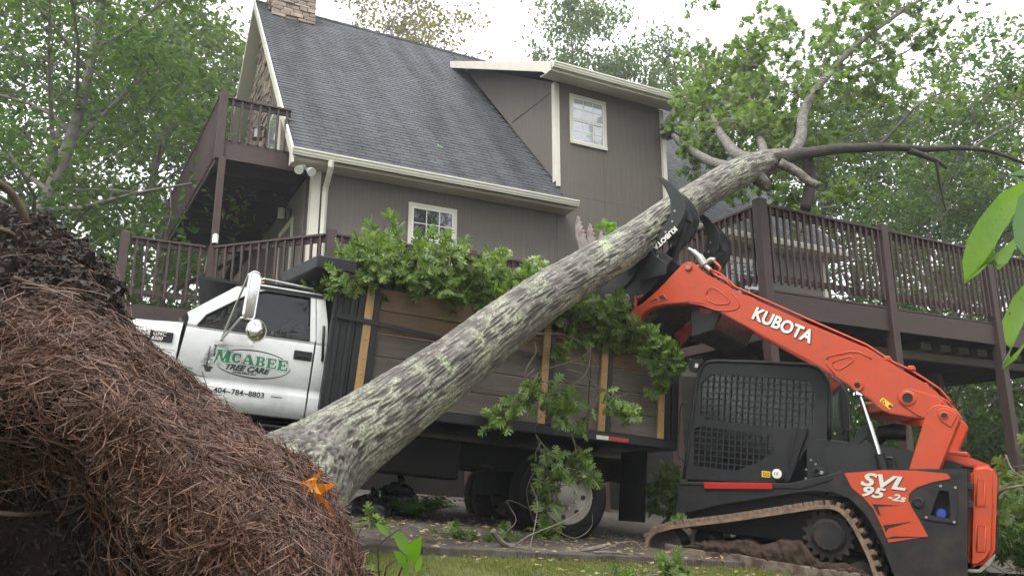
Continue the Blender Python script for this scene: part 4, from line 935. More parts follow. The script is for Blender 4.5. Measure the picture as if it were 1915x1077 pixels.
# fuel filler pocket
fp_ = empty('filler_pocket'); fp_.parent = loader
holed([(-0.209, 1.024), (-0.072, 1.02), (-0.076, 0.694), (-0.33, 0.698)], [[(-0.217, 0.967), (-0.138, 0.967), (-0.124, 0.731), (-0.285, 0.738)]], -.012, .0105, 'pocket_frame', M['char'], fp_)
MB().prism([(-0.218, 0.967), (-0.139, 0.967), (-0.124, 0.731), (-0.286, 0.738)], .10, .12).build('pocket_back', M['interior'], fp_)
_c = [(-0.203, 0.777)][0]; MB().lathe([(0, .05), (-.03, .048), (-.042, .036), (-.044, .001)], (_c[0], .095, _c[1]-.02), 'y', 16).build('filler_cap', M['blue_cap'], fp_, smooth=40)
for q in [(-0.203, 1.007), (-0.085, 1.007), (-0.318, 0.717), (-0.096, 0.705)]: disc(q, -.012, .012, .008, 'bolt', M['steel'], fp_, 8)
_c = [(-0.384, 0.838)][0]; ring(_c, -.001, .03, .05, .012, 'tie_down_boss', M['char'], loader); disc(_c, -.0005, .03, .003, 'tie_down_hole', M['interior'], loader)
# --- rear door
rdr = empty('rear_door'); rdr.parent = loader
RD = [(0.024, 1.178), (0.092, 1.222), (0.201, 1.233), (0.235, 1.172), (0.224, 0.833), (0.21, 0.499), (0.158, 0.4), (0.084, 0.333), (0.001, 0.327)]
MB().prism(RD, .12, 1.84).build('door_shell', OR, rdr, bevel=.045, seg=3, smooth=50)
MB().prism([(-0.014, 1.146), (0.027, 1.162), (0.001, 0.32), (-0.03, 0.315)], .06, 1.90).build('door_gasket', CB, rdr, bevel=.006)
for z0, z1 in ((.86, 1.10), (.47, .70)):
    rib([(.07, z0), (.135, z0+.01), (.14, z1), (.075, z1)], .119, .008, 'recess_edge', OR, rdr); MB().prism([(.08, z0+.012), (.125, z0+.02), (.13, z1-.01), (.085, z1-.01)], .1165, .121).build('recess_floor', OR, rdr)
for k in range(9):
    for z0, z1 in ((.84, 1.12), (.46, .78)): MB().box(.205, .2285, .27+.165*k, .37+.165*k, z0, z1).build('grille_slot', M['interior'], rdr)
MB().prism([(-0.029, 0.305), (0.084, 0.32), (0.21, 0.473), (0.213, 0.446), (0.175, 0.367), (0.1, 0.297), (-0.029, 0.276)], .08, 1.88).build('rear_bumper', M['rusty'], loader, bevel=.006)
hc = [(0.026, 1.031), (0.021, 0.869)]
for q in hc: MB().box(q[0]-.03, q[0]+.03, .05, .11, q[1]-.035, q[1]+.035).build('hinge', M['interior'], rdr, bevel=.01)
# --- engine cover, exhaust
MB().prism([(-1.25, .8), (-1.25, 1.30), (-.9, 1.36), (-.45, 1.30), (-.02, 1.215), (-.02, .8)], .34, 1.62).build('engine_cover', M['black_worn'], loader, bevel=.03, seg=2)
MB().prism([(-.42, 1.28), (-.40, 1.33), (.02, 1.29), (.19, 1.235), (.19, 1.20), (-.02, 1.205)], .36, 1.60).build('rear_hood', OR, loader, bevel=.02, seg=2)
MB().box(-.30, .0, .5, .95, 1.30, 1.345).build('hood_hatch', OR, loader, bevel=.012)
for k in range(6): MB().box(.04+.02*k, .052+.02*k, .42, .62, 1.27-.016*k, 1.29-.016*k).build('hood_vent', M['interior'], loader)
ex = [(-0.767, 1.474), (-0.667, 1.495), (-0.547, 1.5)]
MB().tube([(ex[0][0]-.12, .7, ex[0][1]-.12), (ex[0][0], .7, ex[0][1]), (ex[1][0], .7, ex[1][1]), (ex[2][0], .7, ex[2][1]-.01)], [.07, .08, .085, .085], 14).build('exhaust_stack', M['black'], loader, smooth=50)
# --- cab
cb = empty('operator_cab'); cb.parent = loader
DO = [(-2.746, 0.798), (-2.719, 1.09), (-2.673, 1.69), (-2.649, 1.925), (-2.612, 2.04), (-2.554, 2.101), (-2.475, 2.123), (-1.948, 2.122), (-1.451, 2.108), (-1.374, 2.087), (-1.311, 2.032), (-1.256, 1.931), (-1.238, 1.82), (-1.239, 1.536), (-1.238, 1.349), (-1.355, 1.339), (-1.414, 1.303), (-1.502, 1.169), (-1.617, 0.895), (-1.788, 0.865)]
G1 = [(-2.603, 1.867), (-2.477, 1.985), (-1.462, 1.945), (-1.391, 1.876), (-1.381, 1.494), (-1.626, 1.436), (-2.546, 1.467), (-2.602, 1.523)]
G2 = [(-2.655, 1.366), (-2.594, 1.388), (-1.798, 1.358), (-1.783, 1.175), (-1.939, 1.064), (-2.179, 0.943), (-2.649, 0.954)]
holed(DO, [G1, G2], .42, .035, 'side_panel', CB, cb); holed(DO, [G1, G2], 1.505, .035, 'side_panel', CB, cb)
for y in (.418, 1.542): rib(DO[:15], y+.004, .022, 'roll_bar', CB, cb, False)
def clip_seg(poly, axis, c):
    xs_ = []
    for i in range(len(poly)):
        a, b = poly[i], poly[(i+1) % len(poly)]
        if (a[axis]-c)*(b[axis]-c) < 0: t = (c-a[axis])/(b[axis]-a[axis]); xs_.append(a[1-axis]+t*(b[1-axis]-a[1-axis]))
    return sorted(xs_)
for gp in (G1, G2):
    x0, x1 = min(p[0] for p in gp), max(p[0] for p in gp); z0, z1 = min(p[1] for p in gp), max(p[1] for p in gp)
    for yy in (.424, 1.516):
        for k in range(1, int((x1-x0)/.066)+1):
            c_ = x0+.066*k; s_ = clip_seg(gp, 0, c_)
            if len(s_) >= 2: MB().bar((c_, yy, s_[0]), (c_, yy, s_[-1]), .011, .012, (0, 1, 0)).build('guard_bar', CB, cb)
        for k in range(1, int((z1-z0)/.066)+1):
            c_ = z0+.066*k; s_ = clip_seg(gp, 1, c_)
            if len(s_) >= 2: MB().bar((s_[0], yy+.003, c_), (s_[-1], yy+.003, c_), .012, .011).build('guard_bar', CB, cb)
    for yy in (.445, 1.50): MB().add([(a, yy, b) for a, b in gp], [tuple(range(len(gp)))]).build('side_window', M['mesh_glass'], cb)
MB().prism([(DO[5][0], DO[5][1]), (DO[9][0], DO[9][1]+.01), (DO[9][0], DO[9][1]-.03), (DO[5][0], DO[5][1]-.03)], .456, 1.504).build('cab_roof', CB, cb, bevel=.01)
MB().box(-2.72, -1.25, .456, 1.504, .76, .80).box(-1.27, -1.24, .456, 1.504, .80, 1.3).build('cab_floor', CB, cb)
MB().box(-1.9, -1.5, .72, 1.24, .85, 1.15).box(-1.62, -1.45, .72, 1.24, 1.15, 1.75).build('seat', M['interior'], cb, bevel=.06, seg=2)
MB().add([(-1.245, .47, 1.32), (-1.245, 1.49, 1.32), (-1.31, 1.49, 2.03), (-1.31, .47, 2.03)], [(0,1,2,3)]).build('rear_window', M['mesh_glass'], cb)
H_ = [(-2.744, 1.65), (-2.806, 1.629), (-2.825, 1.558), (-2.827, 1.113), (-2.809, 1.03), (-2.741, 0.983)]; rib(H_, .40, .011, 'grab_handle', M['char'], cb, False)
MB().prism([(-2.777, 2.11), (-2.641, 2.153), (-2.598, 2.119), (-2.685, 1.981), (-2.759, 2.004), (-2.783, 2.056)], .44, .47).build('work_lamp_bracket', CB, cb, bevel=.006)
MB().prism([(-2.695, 2.087), (-2.659, 2.087), (-2.659, 2.043), (-2.695, 2.043)], .434, .4395).build('latch_plate', M['decal_grey'], cb)
yl = [(-1.899, 0.975), (-1.811, 0.976), (-1.812, 0.913), (-1.898, 0.912)]; MB().prism(yl, .414, .4185).build('warning_label', M['yellow'], cb)
yq = [(-1.887, 0.964), (-1.857, 0.965), (-1.857, 0.922), (-1.886, 0.922)]; yq2 = [(-1.849, 0.964), (-1.82, 0.964), (-1.821, 0.923), (-1.849, 0.922)]
for q in (yq, yq2): holed([(a+(sum(p[0] for p in q)/4-a)*.1, b+(sum(p[1] for p in q)/4-b)*.1) for a, b in q], [[(a+(sum(p[0] for p in q)/4-a)*.5, b+(sum(p[1] for p in q)/4-b)*.5) for a, b in q]], .4125, .001, 'label_symbol', M['decal_black'], cb)
_c = [(-1.731, 0.96)][0]; disc((_c[0]+.005, _c[1]), .42, .066, .03, 'latch_knob', CB, cb, 24); disc((_c[0]-.006, _c[1]), .388, .05, .004, 'round_decal', M['decal_white'], cb, 24)
text_mb('1.5', .04, _c[0]-.04, _c[1]-.012, .3832, shear=.1, offset=.001).build('round_decal_lettering', M['decal_black'], cb)
for k in range(14):
    q = [(-1.652, 1.33), (-1.597, 1.331), (-1.654, 1.057), (-1.611, 1.058)]; t = k/13; a = (q[0][0]*(1-t)+q[2][0]*t, q[0][1]*(1-t)+q[2][1]*t); b = (q[1][0]*(1-t)+q[3][0]*t, q[1][1]*(1-t)+q[3][1]*t)
    MB().bar((a[0], .418, a[1]), (b[0], .418, b[1]), .008, .010).build('vent_slot', M['interior'], cb)
MB().prism([(-1.548, 1.455), (-1.444, 1.455), (-1.454, 1.376), (-1.51, 1.199), (-1.565, 1.006), (-1.6, 0.896), (-1.639, 0.892), (-1.567, 1.319)], .385, .4185).build('door_strut_cover', M['black'], cb, bevel=.008)
MB().prism([(-2.466, 0.791), (-1.757, 0.863), (-1.744, 0.802), (-2.458, 0.726)], .255, .279).build('red_reflector_bar', M['red'], loader, bevel=.004)
MB().prism([(-2.749, 0.77), (-1.59, 0.878), (-1.092, 1.044), (-1.076, 0.995), (-1.467, 0.831), (-2.744, 0.735)], .27, .44).build('sill', CB, loader, bevel=.008)
# --- arms, towers
arm_o = [(-2.849, 3.154), (-2.803, 3.205), (-2.733, 3.22), (-2.68, 3.194), (-2.624, 3.133), (-2.517, 3.058), (-2.378, 2.982), (-2.268, 2.921), (-2.208, 2.874), (-1.418, 2.513), (-0.846, 2.267)]+[(-0.551, 2.071), (-0.362, 1.959), (-0.256, 1.88), (-0.187, 1.801), (-0.146, 1.743), (-0.144, 1.629), (-0.256, 1.592), (-0.352, 1.61), (-0.414, 1.61), (-0.639, 1.635), (-0.703, 1.658), (-0.759, 1.689)]+[(-0.807, 1.745), (-1.007, 1.883), (-1.277, 2.046)]+[(-1.407, 2.123), (-1.557, 2.199), (-1.867, 2.365), (-2.361, 2.63), (-2.463, 2.672), (-2.55, 2.717), (-2.705, 2.735), (-2.879, 2.724), (-3.003, 2.716), (-3.128, 2.69), (-3.224, 2.637), (-3.301, 2.55), (-3.383, 2.453), (-3.445, 2.443), (-3.466, 2.468), (-3.422, 2.549), (-3.431, 2.605), (-3.375, 2.678), (-3.25, 2.746), (-3.07, 2.917)]
def arm(y0, y1, near):
    a = empty('lift_arm'); a.parent = loader
    MB().prism(arm_o, y0, y1).build('arm_beam', OR, a, bevel=.012, seg=2, smooth=30)
    f = y0 if near else y1; s_ = 1 if near else -1
    if near:
        e = [(-2.518, 2.821), (-2.496, 2.88), (-2.455, 2.905), (-2.387, 2.879), (-2.301, 2.811), (-2.248, 2.744), (-2.263, 2.719), (-2.395, 2.716), (-2.489, 2.754)]; rib(e, f-.001, .0085, 'pocket_bead', OR, a)
        e = [(-2.702, 2.729), (-2.546, 2.703), (-2.392, 2.648), (-2.26, 2.645), (-2.171, 2.661), (-2.14, 2.702), (-2.168, 2.777), (-2.236, 2.844)]; rib(e, f-.001, .008, 'plate_edge', OR, a, False)
        e = [(-1.236, 2.139), (-1.216, 2.173), (-1.012, 2.229), (-0.931, 2.227), (-0.811, 2.164)]; rib(e, f-.001, .0085, 'plate_edge', OR, a, False)
        e = [(-1.173, 2.101), (-1.153, 2.131), (-1.011, 2.181), (-0.978, 2.165), (-0.978, 2.136), (-1.1, 2.045), (-1.141, 2.05)]; rib(e, f-.001, .008, 'pocket_bead', OR, a)
        e = [(-1.236, 2.135), (-1.231, 2.095), (-1.15, 1.988)]; rib(e, f-.001, .007, 'plate_edge', OR, a, False)
        bp = [(-0.583, 1.797), (-0.571, 1.843), (-0.531, 1.88), (-0.477, 1.888), (-0.229, 1.819), (-0.186, 1.771), (-0.29, 1.618), (-0.351, 1.614), (-0.413, 1.639), (-0.539, 1.725), (-0.571, 1.758)]; MB().prism(bp, f-.012, f-.0005).build('boss_plate', OR, a, bevel=.005)
        c1 = [(-0.49, 1.793)][0]; ring(c1, f-.012, .047, .075, .012, 'pin_boss', OR, a); disc(c1, f-.0125, .047, .002, 'pin_hole', M['interior'], a)
        c2 = [(-0.938, 1.893)][0]; ring(c2, f-.001, .028, .058, .018, 'pin_boss', OR, a); disc(c2, f-.002, .03, .006, 'pin', M['char'], a)
        c3 = [(-2.736, 3.146)][0]; ring(c3, f-.001, .026, .042, .03, 'pin_boss', OR, a); disc(c3, f-.002, .028, .026, 'pin', M['rusty'], a)
        c4 = [(-3.456, 2.545)][0]; ring(c4, f-.03, .02, .05, .02, 'pin_boss', M['black_worn'], a)
        ty = [(-0.707, 1.789), (-0.615, 1.719), (-0.646, 1.677), (-0.739, 1.752)]; MB().prism(ty, f-.004, f-.0006).build('warning_label', M['yellow'], a)
        tri = [(-0.698, 1.774), (-0.683, 1.72), (-0.728, 1.748)]; holed(tri, [[(q[0]+(sum(p[0] for p in tri)/3-q[0])*.4, q[1]+(sum(p[1] for p in tri)/3-q[1])*.4) for q in tri]], f-.006, .0018, 'label_symbol', M['decal_black'], a)
        k2 = [(-0.642, 1.708)][0]; disc(k2, f-.0042, .016, .001, 'label_symbol', M['decal_black'], a, 10)
        KT = [(-2.011, 2.568), (-1.425, 2.317)]; ang = math.atan2(KT[1][1]-KT[0][1], KT[1][0]-KT[0][0])
        text_mb('KUBOTA', .185, KT[0][0]+.006, KT[0][1]-.008, f-.003, ang, 0, .012, sx=.89).build('brand_lettering', M['decal_black'], a)
        text_mb('KUBOTA', .185, KT[0][0], KT[0][1], f-.0045, ang, 0, .006, sx=.89).build('brand_lettering', M['decal_white'], a)
        sl1 = [(-3.175, 2.752), (-3.094, 2.794), (-3.078, 2.759), (-3.159, 2.73)]; sl2 = [(-3.077, 2.804), (-3.018, 2.831), (-2.971, 2.772), (-3.052, 2.755)]
        for q in (sl1, sl2): MB().prism(q, f-.004, f-.0006).build('arm_slot', M['interior'], a); rib(q, f-.003, .007, 'slot_rim', OR, a)
    # hydraulic lines on top
    for dy in (.03, .07, .11):
        tl = [(-2.499, 3.113), (-2.395, 3.064), (-2.273, 2.972), (-2.221, 2.912), (-1.427, 2.549), (-0.866, 2.296)]+[(-0.62, 2.127), (-0.491, 2.069), (-0.356, 1.984), (-0.224, 1.891), (-0.154, 1.806), (-0.12, 1.755)]
        MB().tube([(p, y0+dy, q+.012) for p, q in tl], .011, 6).build('hydraulic_line', OR if dy < .1 else M['black'], a, smooth=True)
    for q in [(-0.676, 2.152), (-0.464, 2.065)]: MB().box(q[0]-.03, q[0]+.03, y0+.005, y1-.005, q[1]-.0, q[1]+.045).build('line_clamp', OR, a, bevel=.008)
arm(.16, .30, True); arm(1.66, 1.80, False)
TW = [(-0.33, 1.641), (-0.321, 1.68), (-0.278, 1.732), (-0.218, 1.745), (-0.141, 1.735), (-0.073, 1.701), (-0.048, 1.66), (-0.057, 1.603), (-0.252, 1.057), (-0.498, 1.03), (-0.343, 1.601)]
for y0, y1, near in ((.10, .135, True), (.325, .36, False), (1.60, 1.635, False), (1.825, 1.86, False)):
    tw = MB().prism(TW, y0, y1).build('arm_tower', OR, loader, bevel=.008)
    if near:
        bp = [(-0.238, 1.666), (-0.221, 1.701), (-0.183, 1.716), (-0.14, 1.711), (-0.077, 1.676), (-0.073, 1.648), (-0.115, 1.55), (-0.132, 1.543), (-0.217, 1.6)]; MB().prism(bp, .088, .0995).build('pivot_plate', OR, tw, bevel=.006)
        c1 = [(-0.178, 1.645)][0]; ring(c1, .088, .026, .038, .012, 'pivot_boss', OR, tw); disc(c1, .086, .028, .006, 'pivot_pin', M['char'], tw)
MB().prism([(-0.133, 1.616), (-0.057, 1.603), (-0.252, 1.057), (-0.321, 1.049)], .1355, .3245).build('tower_web', OR, loader)
MB().prism([(-0.133, 1.616), (-0.057, 1.603), (-0.252, 1.057), (-0.321, 1.049)], 1.6355, 1.8245).build('tower_web', OR, loader)
# lift cylinder and control link
ra = [(-0.914, 1.792), (-0.742, 1.241), (-0.691, 1.129)]
MB().cyl((ra[0][0], .22, ra[0][1]), (ra[1][0], .22, ra[1][1]), .024, 14).build('cylinder_rod', M['chrome'], loader, smooth=50)
MB().cyl((ra[1][0], .22, ra[1][1]+.005), (ra[2][0]+.03, .22, ra[2][1]-.15), .05, 14).build('cylinder_barrel', M['black'], loader, smooth=50)
MB().tube([(ra[1][0]+.07, .20, ra[1][1]-.02), (ra[1][0]+.12, .2, ra[1][1]-.02), (ra[1][0]+.14, .2, ra[1][1]-.10)], .018, 8).build('hose_elbow', M['black'], loader)
MB().prism([(-1.357, 1.042), (-1.316, 1.067), (-1.274, 1.065), (-0.876, 1.546), (-0.807, 1.519), (-0.822, 1.46), (-1.241, 1.004), (-1.303, 0.983), (-1.352, 0.999)], .36, .40).build('control_link', CB, loader, bevel=.006)
_c = [(-1.34, 1.022)][0]; ring(_c, .36, .02, .045, .02, 'link_boss', CB, loader); disc((_c[0]+.05, _c[1]-.003), .36, .02, .018, 'link_bolt', M['steel'], loader, 10)
MB().prism([(-1.456, 1.287), (-1.393, 1.343), (-1.266, 1.358), (-1.099, 1.35), (-0.816, 1.321), (-0.486, 1.318), (-0.485, 1.132), (-1.093, 1.038), (-1.445, 0.914)], .415, .45).build('side_plate', CB, loader, bevel=.006)
for q in [(-1.52, 1.383), (-1.406, 1.134), (-1.36, 1.097), (-1.451, 1.033), (-1.452, 0.944), (-1.23, 1.259), (-1.181, 1.421)]+[(-1.187, 1.286), (-0.992, 1.12), (-0.818, 1.139)]: disc(q, .412, .011, .008, 'bolt', M['steel'], loader, 8)
MB().tube([(-1.12, .43, 1.42), (-1.08, .42, 1.48), (-1.03, .43, 1.46), (-1.0, .43, 1.40)], .012, 6).build('wire_loop', M['black'], loader)
# arm cross tube and dark rear cross member
MB().cyl((-2.55, .30, 2.72), (-2.55, 1.66, 2.72), .09, 16).build('cross_tube', OR, loader, smooth=50)
MB().prism([(-2.75, 2.68), (-2.35, 2.72), (-2.45, 2.45), (-2.72, 2.35)], .31, 1.65).build('cross_plate', M['black_worn'], loader, bevel=.02)
MB().prism([(-.95, 1.74), (-.5, 1.80), (-.5, 1.70), (-.9, 1.62)], .31, 1.65).build('rear_cross_member', OR, loader, bevel=.02)
# hydraulic coupler block on the near arm
hb = empty('hydraulic_coupler'); hb.parent = loader
q = [(-2.81, 3.406), (-2.755, 3.373), (-2.68, 3.309), (-2.604, 3.201), (-2.532, 3.137)]; q3 = [(a, .32, b) for a, b in q]
MB().tube(q3[:2], .022, 10).tube([q3[1], q3[2]], .034, 12).tube([q3[2], q3[3]], .048, 12).tube([q3[3], q3[4]], .03, 10).build('coupler_body', M['steel'], hb, smooth=40)
q = [(-2.7, 3.195), (-2.623, 3.219), (-2.548, 3.277), (-2.504, 3.267)]; MB().tube([(a, .36, b) for a, b in q], .032, 10).build('coupler_block', M['steel'], hb, smooth=40)
MB().tube([(q3[0][0], .31, q3[0][1]), (q3[0][0]-.05, .3, q3[0][1]-.05)], .016, 8).build('coupler_tip', M['steel'], hb)
for pts in ([(-2.532, 3.137), (-2.46, 3.075), (-2.355, 3.021), (-2.293, 2.943)], [(-2.503, 3.25), (-2.427, 3.178), (-2.444, 3.092)]): MB().tube([(a, .33, b) for a, b in pts], .016, 8).build('coupler_pipe', OR, hb, smooth=True)
# --- grapple
gr = empty('grapple'); gr.parent = loader; BW = M['black_worn']
CLP = [(-3.191, 4.277), (-3.109, 4.242), (-2.993, 4.158), (-2.895, 4.05), (-2.826, 3.936), (-2.811, 3.845), (-2.84, 3.721), (-2.921, 3.583), (-3.023, 3.49), (-3.116, 3.378), (-3.161, 3.308), (-3.252, 3.338), (-3.286, 3.421), (-3.223, 3.458), (-3.085, 3.592), (-3.01, 3.714), (-2.991, 3.839), (-3.008, 3.967), (-3.072, 4.1), (-3.143, 4.199)]
cx0 = CLP[0]
def clamp(y0, lead):
    c_ = empty('clamp_arm'); c_.parent = gr
    dx, dz = lead
    P_ = [(a+dx, b+dz) for a, b in CLP]
    for yy in (y0, y0+.50): MB().prism(P_, yy, yy+.028).build('clamp_plate', BW, c_, bevel=.005)
    MB().grid([[(P_[i][0]-.012, y0+.03, P_[i][1]-.01), (P_[i][0]-.012, y0+.26, P_[i][1]-.01), (P_[i][0]-.012, y0+.498, P_[i][1]-.01)] for i in range(2, 9)]).build('clamp_back', BW, c_, smooth=True, solid=-.012)
    MB().cyl((P_[5][0]-.09, y0+.02, P_[5][1]-.06), (P_[5][0]-.09, y0+.51, P_[5][1]-.06), .03, 10).build('clamp_tube', M['black'], c_)
    a_, b_ = P_[6], P_[4]; MB().box(a_[0]-.06, a_[0]+.02, y0+.12, y0+.3, a_[1]+.02, a_[1]+.13).build('cylinder_bracket', M['black'], c_, bevel=.01)
    MB().cyl((a_[0]-.02, y0+.21, a_[1]+.06), (-3.02, y0+.21, 3.16), .035, 12).build('clamp_cylinder', M['black'], c_, smooth=50)
    for i, t in ((10, .5), (15, .4), (14, .35), (16, .4)):
        u, v = P_[i], P_[min(i, 19)]; disc((P_[i][0]+.05, P_[i][1]-.02), y0-.0005, .013, .008, 'bolt', M['steel'], c_, 8)
    return P_
P1 = clamp(.15, (0, 0)); P2 = clamp(1.50, (.0, -.02))
KT = [(-2.959, 3.591), (-3.143, 3.418)]
ang = math.atan2(KT[1][1]-KT[0][1], KT[1][0]-KT[0][0])
text_mb('KUBOTA', .085, KT[0][0]+.03, KT[0][1]+.045, .1485, ang, 0, .003, sx=1.02).build('grapple_lettering', M['decal_white'], gr)
pv = [(-3.252, 3.405)][0]; MB().cyl((pv[0], .08, pv[1]), (pv[0], 2.05, pv[1]), .04, 14).build('pivot_shaft', M['steel'], gr, smooth=50)
for yy in (.10, .69, 1.44, 2.03): MB().prism([(-3.37, 3.477), (-3.315, 3.493), (-3.237, 3.453), (-3.132, 3.285), (-2.98, 3.191), (-2.989, 3.049), (-3.298, 2.983), (-3.389, 3.203)], yy, yy+.035).build('pivot_ear', BW, gr, bevel=.006)
BKP = [(-2.937, 3.253), (-3.05, 3.329), (-3.161, 3.333), (-3.3, 3.193), (-3.515, 3.017), (-3.622, 2.909), (-3.691, 2.801), (-3.666, 2.728), (-3.58, 2.62), (-3.481, 2.575), (-3.431, 2.656), (-3.169, 2.903)]
MB().prism(BKP, .16, .22).build('back_frame_side', BW, gr, bevel=.008); MB().prism(BKP, 1.74, 1.80).build('back_frame_side', BW, gr, bevel=.008)
MB().prism([(-2.955, 3.254), (-3.085, 3.303), (-3.508, 2.926), (-3.608, 2.728), (-3.504, 2.62), (-3.187, 2.904)], .22, 1.74).build('back_plate', BW, gr, bevel=.01)
LP = [(-3.248, 3.298), (-3.269, 3.335), (-3.327, 3.355), (-3.39, 3.322), (-3.459, 3.233), (-3.92, 2.915), (-3.786, 2.74), (-3.598, 2.802), (-3.302, 3.138)]
MB().prism(LP, .12, .158).build('lower_side_plate', BW, gr, bevel=.006)
ov = [(-3.233, 3.301), (-3.291, 3.335), (-3.355, 3.305), (-3.433, 3.218), (-3.464, 3.129), (-3.458, 3.057), (-3.366, 3.072), (-3.243, 3.176), (-3.22, 3.247)]; MB().prism(ov, .105, .119).build('wear_pad', M['char'], gr, bevel=.006)
TI = [(-4.227, 3.858), (-4.178, 3.813), (-4.192, 3.798), (-4.154, 3.757), (-4.171, 3.744), (-4.13, 3.699), (-4.147, 3.685), (-4.102, 3.642), (-4.119, 3.628), (-4.083, 3.595), (-4.092, 3.575), (-4.045, 3.471), (-4.016, 3.369), (-4.132, 3.373), (-4.161, 3.413), (-4.188, 3.503), (-4.228, 3.594), (-4.245, 3.743)]
base = (-3.42, 2.62)
for k, yy in enumerate((.18, .52, .86, 1.2, 1.54)):
    t_ = MB().prism([(a+.0*k, b) for a, b in TI], yy, yy+.03); tn = empty('tine'); tn.parent = gr
    t_.build('toothed_blade', M['rusty'], tn, bevel=.003)
    MB().prism([(TI[13][0], TI[13][1]), (TI[14][0], TI[14][1]), (-4.12, 3.15), (-4.05, 2.85), (-3.75, 2.62), (-3.35, 2.55), (-3.30, 2.45), (-3.8, 2.48), (-4.18, 2.72), (-4.27, 3.1)], yy+.001, yy+.029).build('tine_bow', BW, tn, bevel=.003)
MB().cyl((-3.85, .16, 2.56), (-3.85, 1.60, 2.56), .035, 10).build('tine_tie_bar', BW, gr)
hk = [(-3.506, 2.565), (-3.444, 2.627), (-3.083, 2.873), (-2.78, 3.182), (-2.826, 3.219), (-3.123, 2.935), (-3.404, 2.716), (-3.52, 2.627)]; MB().prism(hk, .31, 1.65).build('coupler_frame', BW, gr, bevel=.008)
lv = [(-3.359, 2.704), (-3.332, 2.783), (-3.257, 2.818)]; MB().tube([(a, .13, b) for a, b in lv], .012, 6).tube([(lv[0][0]+.02, .13, lv[0][1]-.03), (lv[1][0]-.01, .13, lv[1][1]+.03)], .016, 6).build('lock_lever', OR, gr)

# ------------------------------------------------------------------ leaf templates and branch builders
KITE_V = np.array([(0, 0, 0), (.30, .42, .05), (0, 1, -.10), (-.30, .42, .05)]); KITE_F = [(0, 1, 2), (0, 2, 3)]
def oak_template(lobes, curl=.16):
    """lobed leaf along +y with a folded midrib, as two half outlines"""
    V = []; F = []
    right = [(.0, .0)]+lobes+[(.0, 1.0)]
    mid = [(0, y) for y in (.25, .5, .75)]
    def z(x, y): return -curl*(y-.35)**2*1.2-.10*abs(x)+.06*math.sin(7*y)*abs(x)
    for sgn in (1, -1):
        b = len(V); pts = right+mid[::-1]
        V += [(sgn*x, y, z(x, y)) for x, y in pts]; n = len(pts)
        F.append(tuple(range(b, b+n)) if sgn > 0 else tuple(range(b+n-1, b-1, -1)))
    return np.array(V), F
OAK_HI = oak_template([(.02, .06), (.05, .14), (.26, .17), (.31, .24), (.26, .27), (.13, .30), (.13, .37), (.42, .46), (.50, .56), (.42, .58), (.17, .54), (.16, .62), (.36, .76), (.39, .85), (.30, .85), (.12, .76), (.13, .86), (.17, .96)], .22)
OAK_LO = oak_template([(.05, .12), (.31, .22), (.14, .34), (.50, .55), (.16, .56), (.38, .84), (.11, .77)])

def spray(p0, d, L, g, droop=.5, twigs=7, per=6, leaf=.15, spread=.55):
    """one leafy shoot: returns list of twig polylines and leaf (pos, dir, normal, size)"""
    p0 = np.array(p0, float); d = unit(np.array(d, float)); n = 6; P = [p0]; dd = d.copy()
    for i in range(n):
        dd = unit(dd+np.array([0, 0, -droop*.12])+g.normal(size=3)*.07); P.append(P[-1]+dd*L/n)
    P = np.array(P); tw = [P]; lp, ldr, ln, ls = [], [], [], []
    for k in range(twigs+1):
        if k == twigs: c = P[-2:]; base = P[-1]; td = unit(P[-1]-P[-2])
        else:
            t = .25+.7*(k+g.random()*.6)/twigs; i = min(int(t*n), n-1); base = P[i]+(P[i+1]-P[i])*(t*n-i); ax = unit(P[i+1]-P[i])
            side = unit(np.cross(ax, g.normal(size=3))); td = unit(ax*.6+side*spread*1.6+np.array([0, 0, -.1*droop])); tl = L*(.16+.2*g.random())*(1.2-t*.5)
            q = [base, base+td*tl*.5, base+td*tl+np.array([0, 0, -droop*.15*tl])]; tw.append(np.array(q)); base = q[-1]
        m = max(2, int(per*(.7+.6*g.random())))
        for j in range(m):
            off = -td*(leaf*.5*g.random()*j/m*2); ld = unit(td*.55+g.normal(size=3)*.62+np.array([0, 0, -.22*droop]))
            lp.append(base+off); ldr.append(ld); ln.append(unit(np.array([0, -.35, .75])+g.normal(size=3)*.75)); ls.append(leaf*(.65+.6*g.random()))
    return tw, lp, ldr, ln, ls

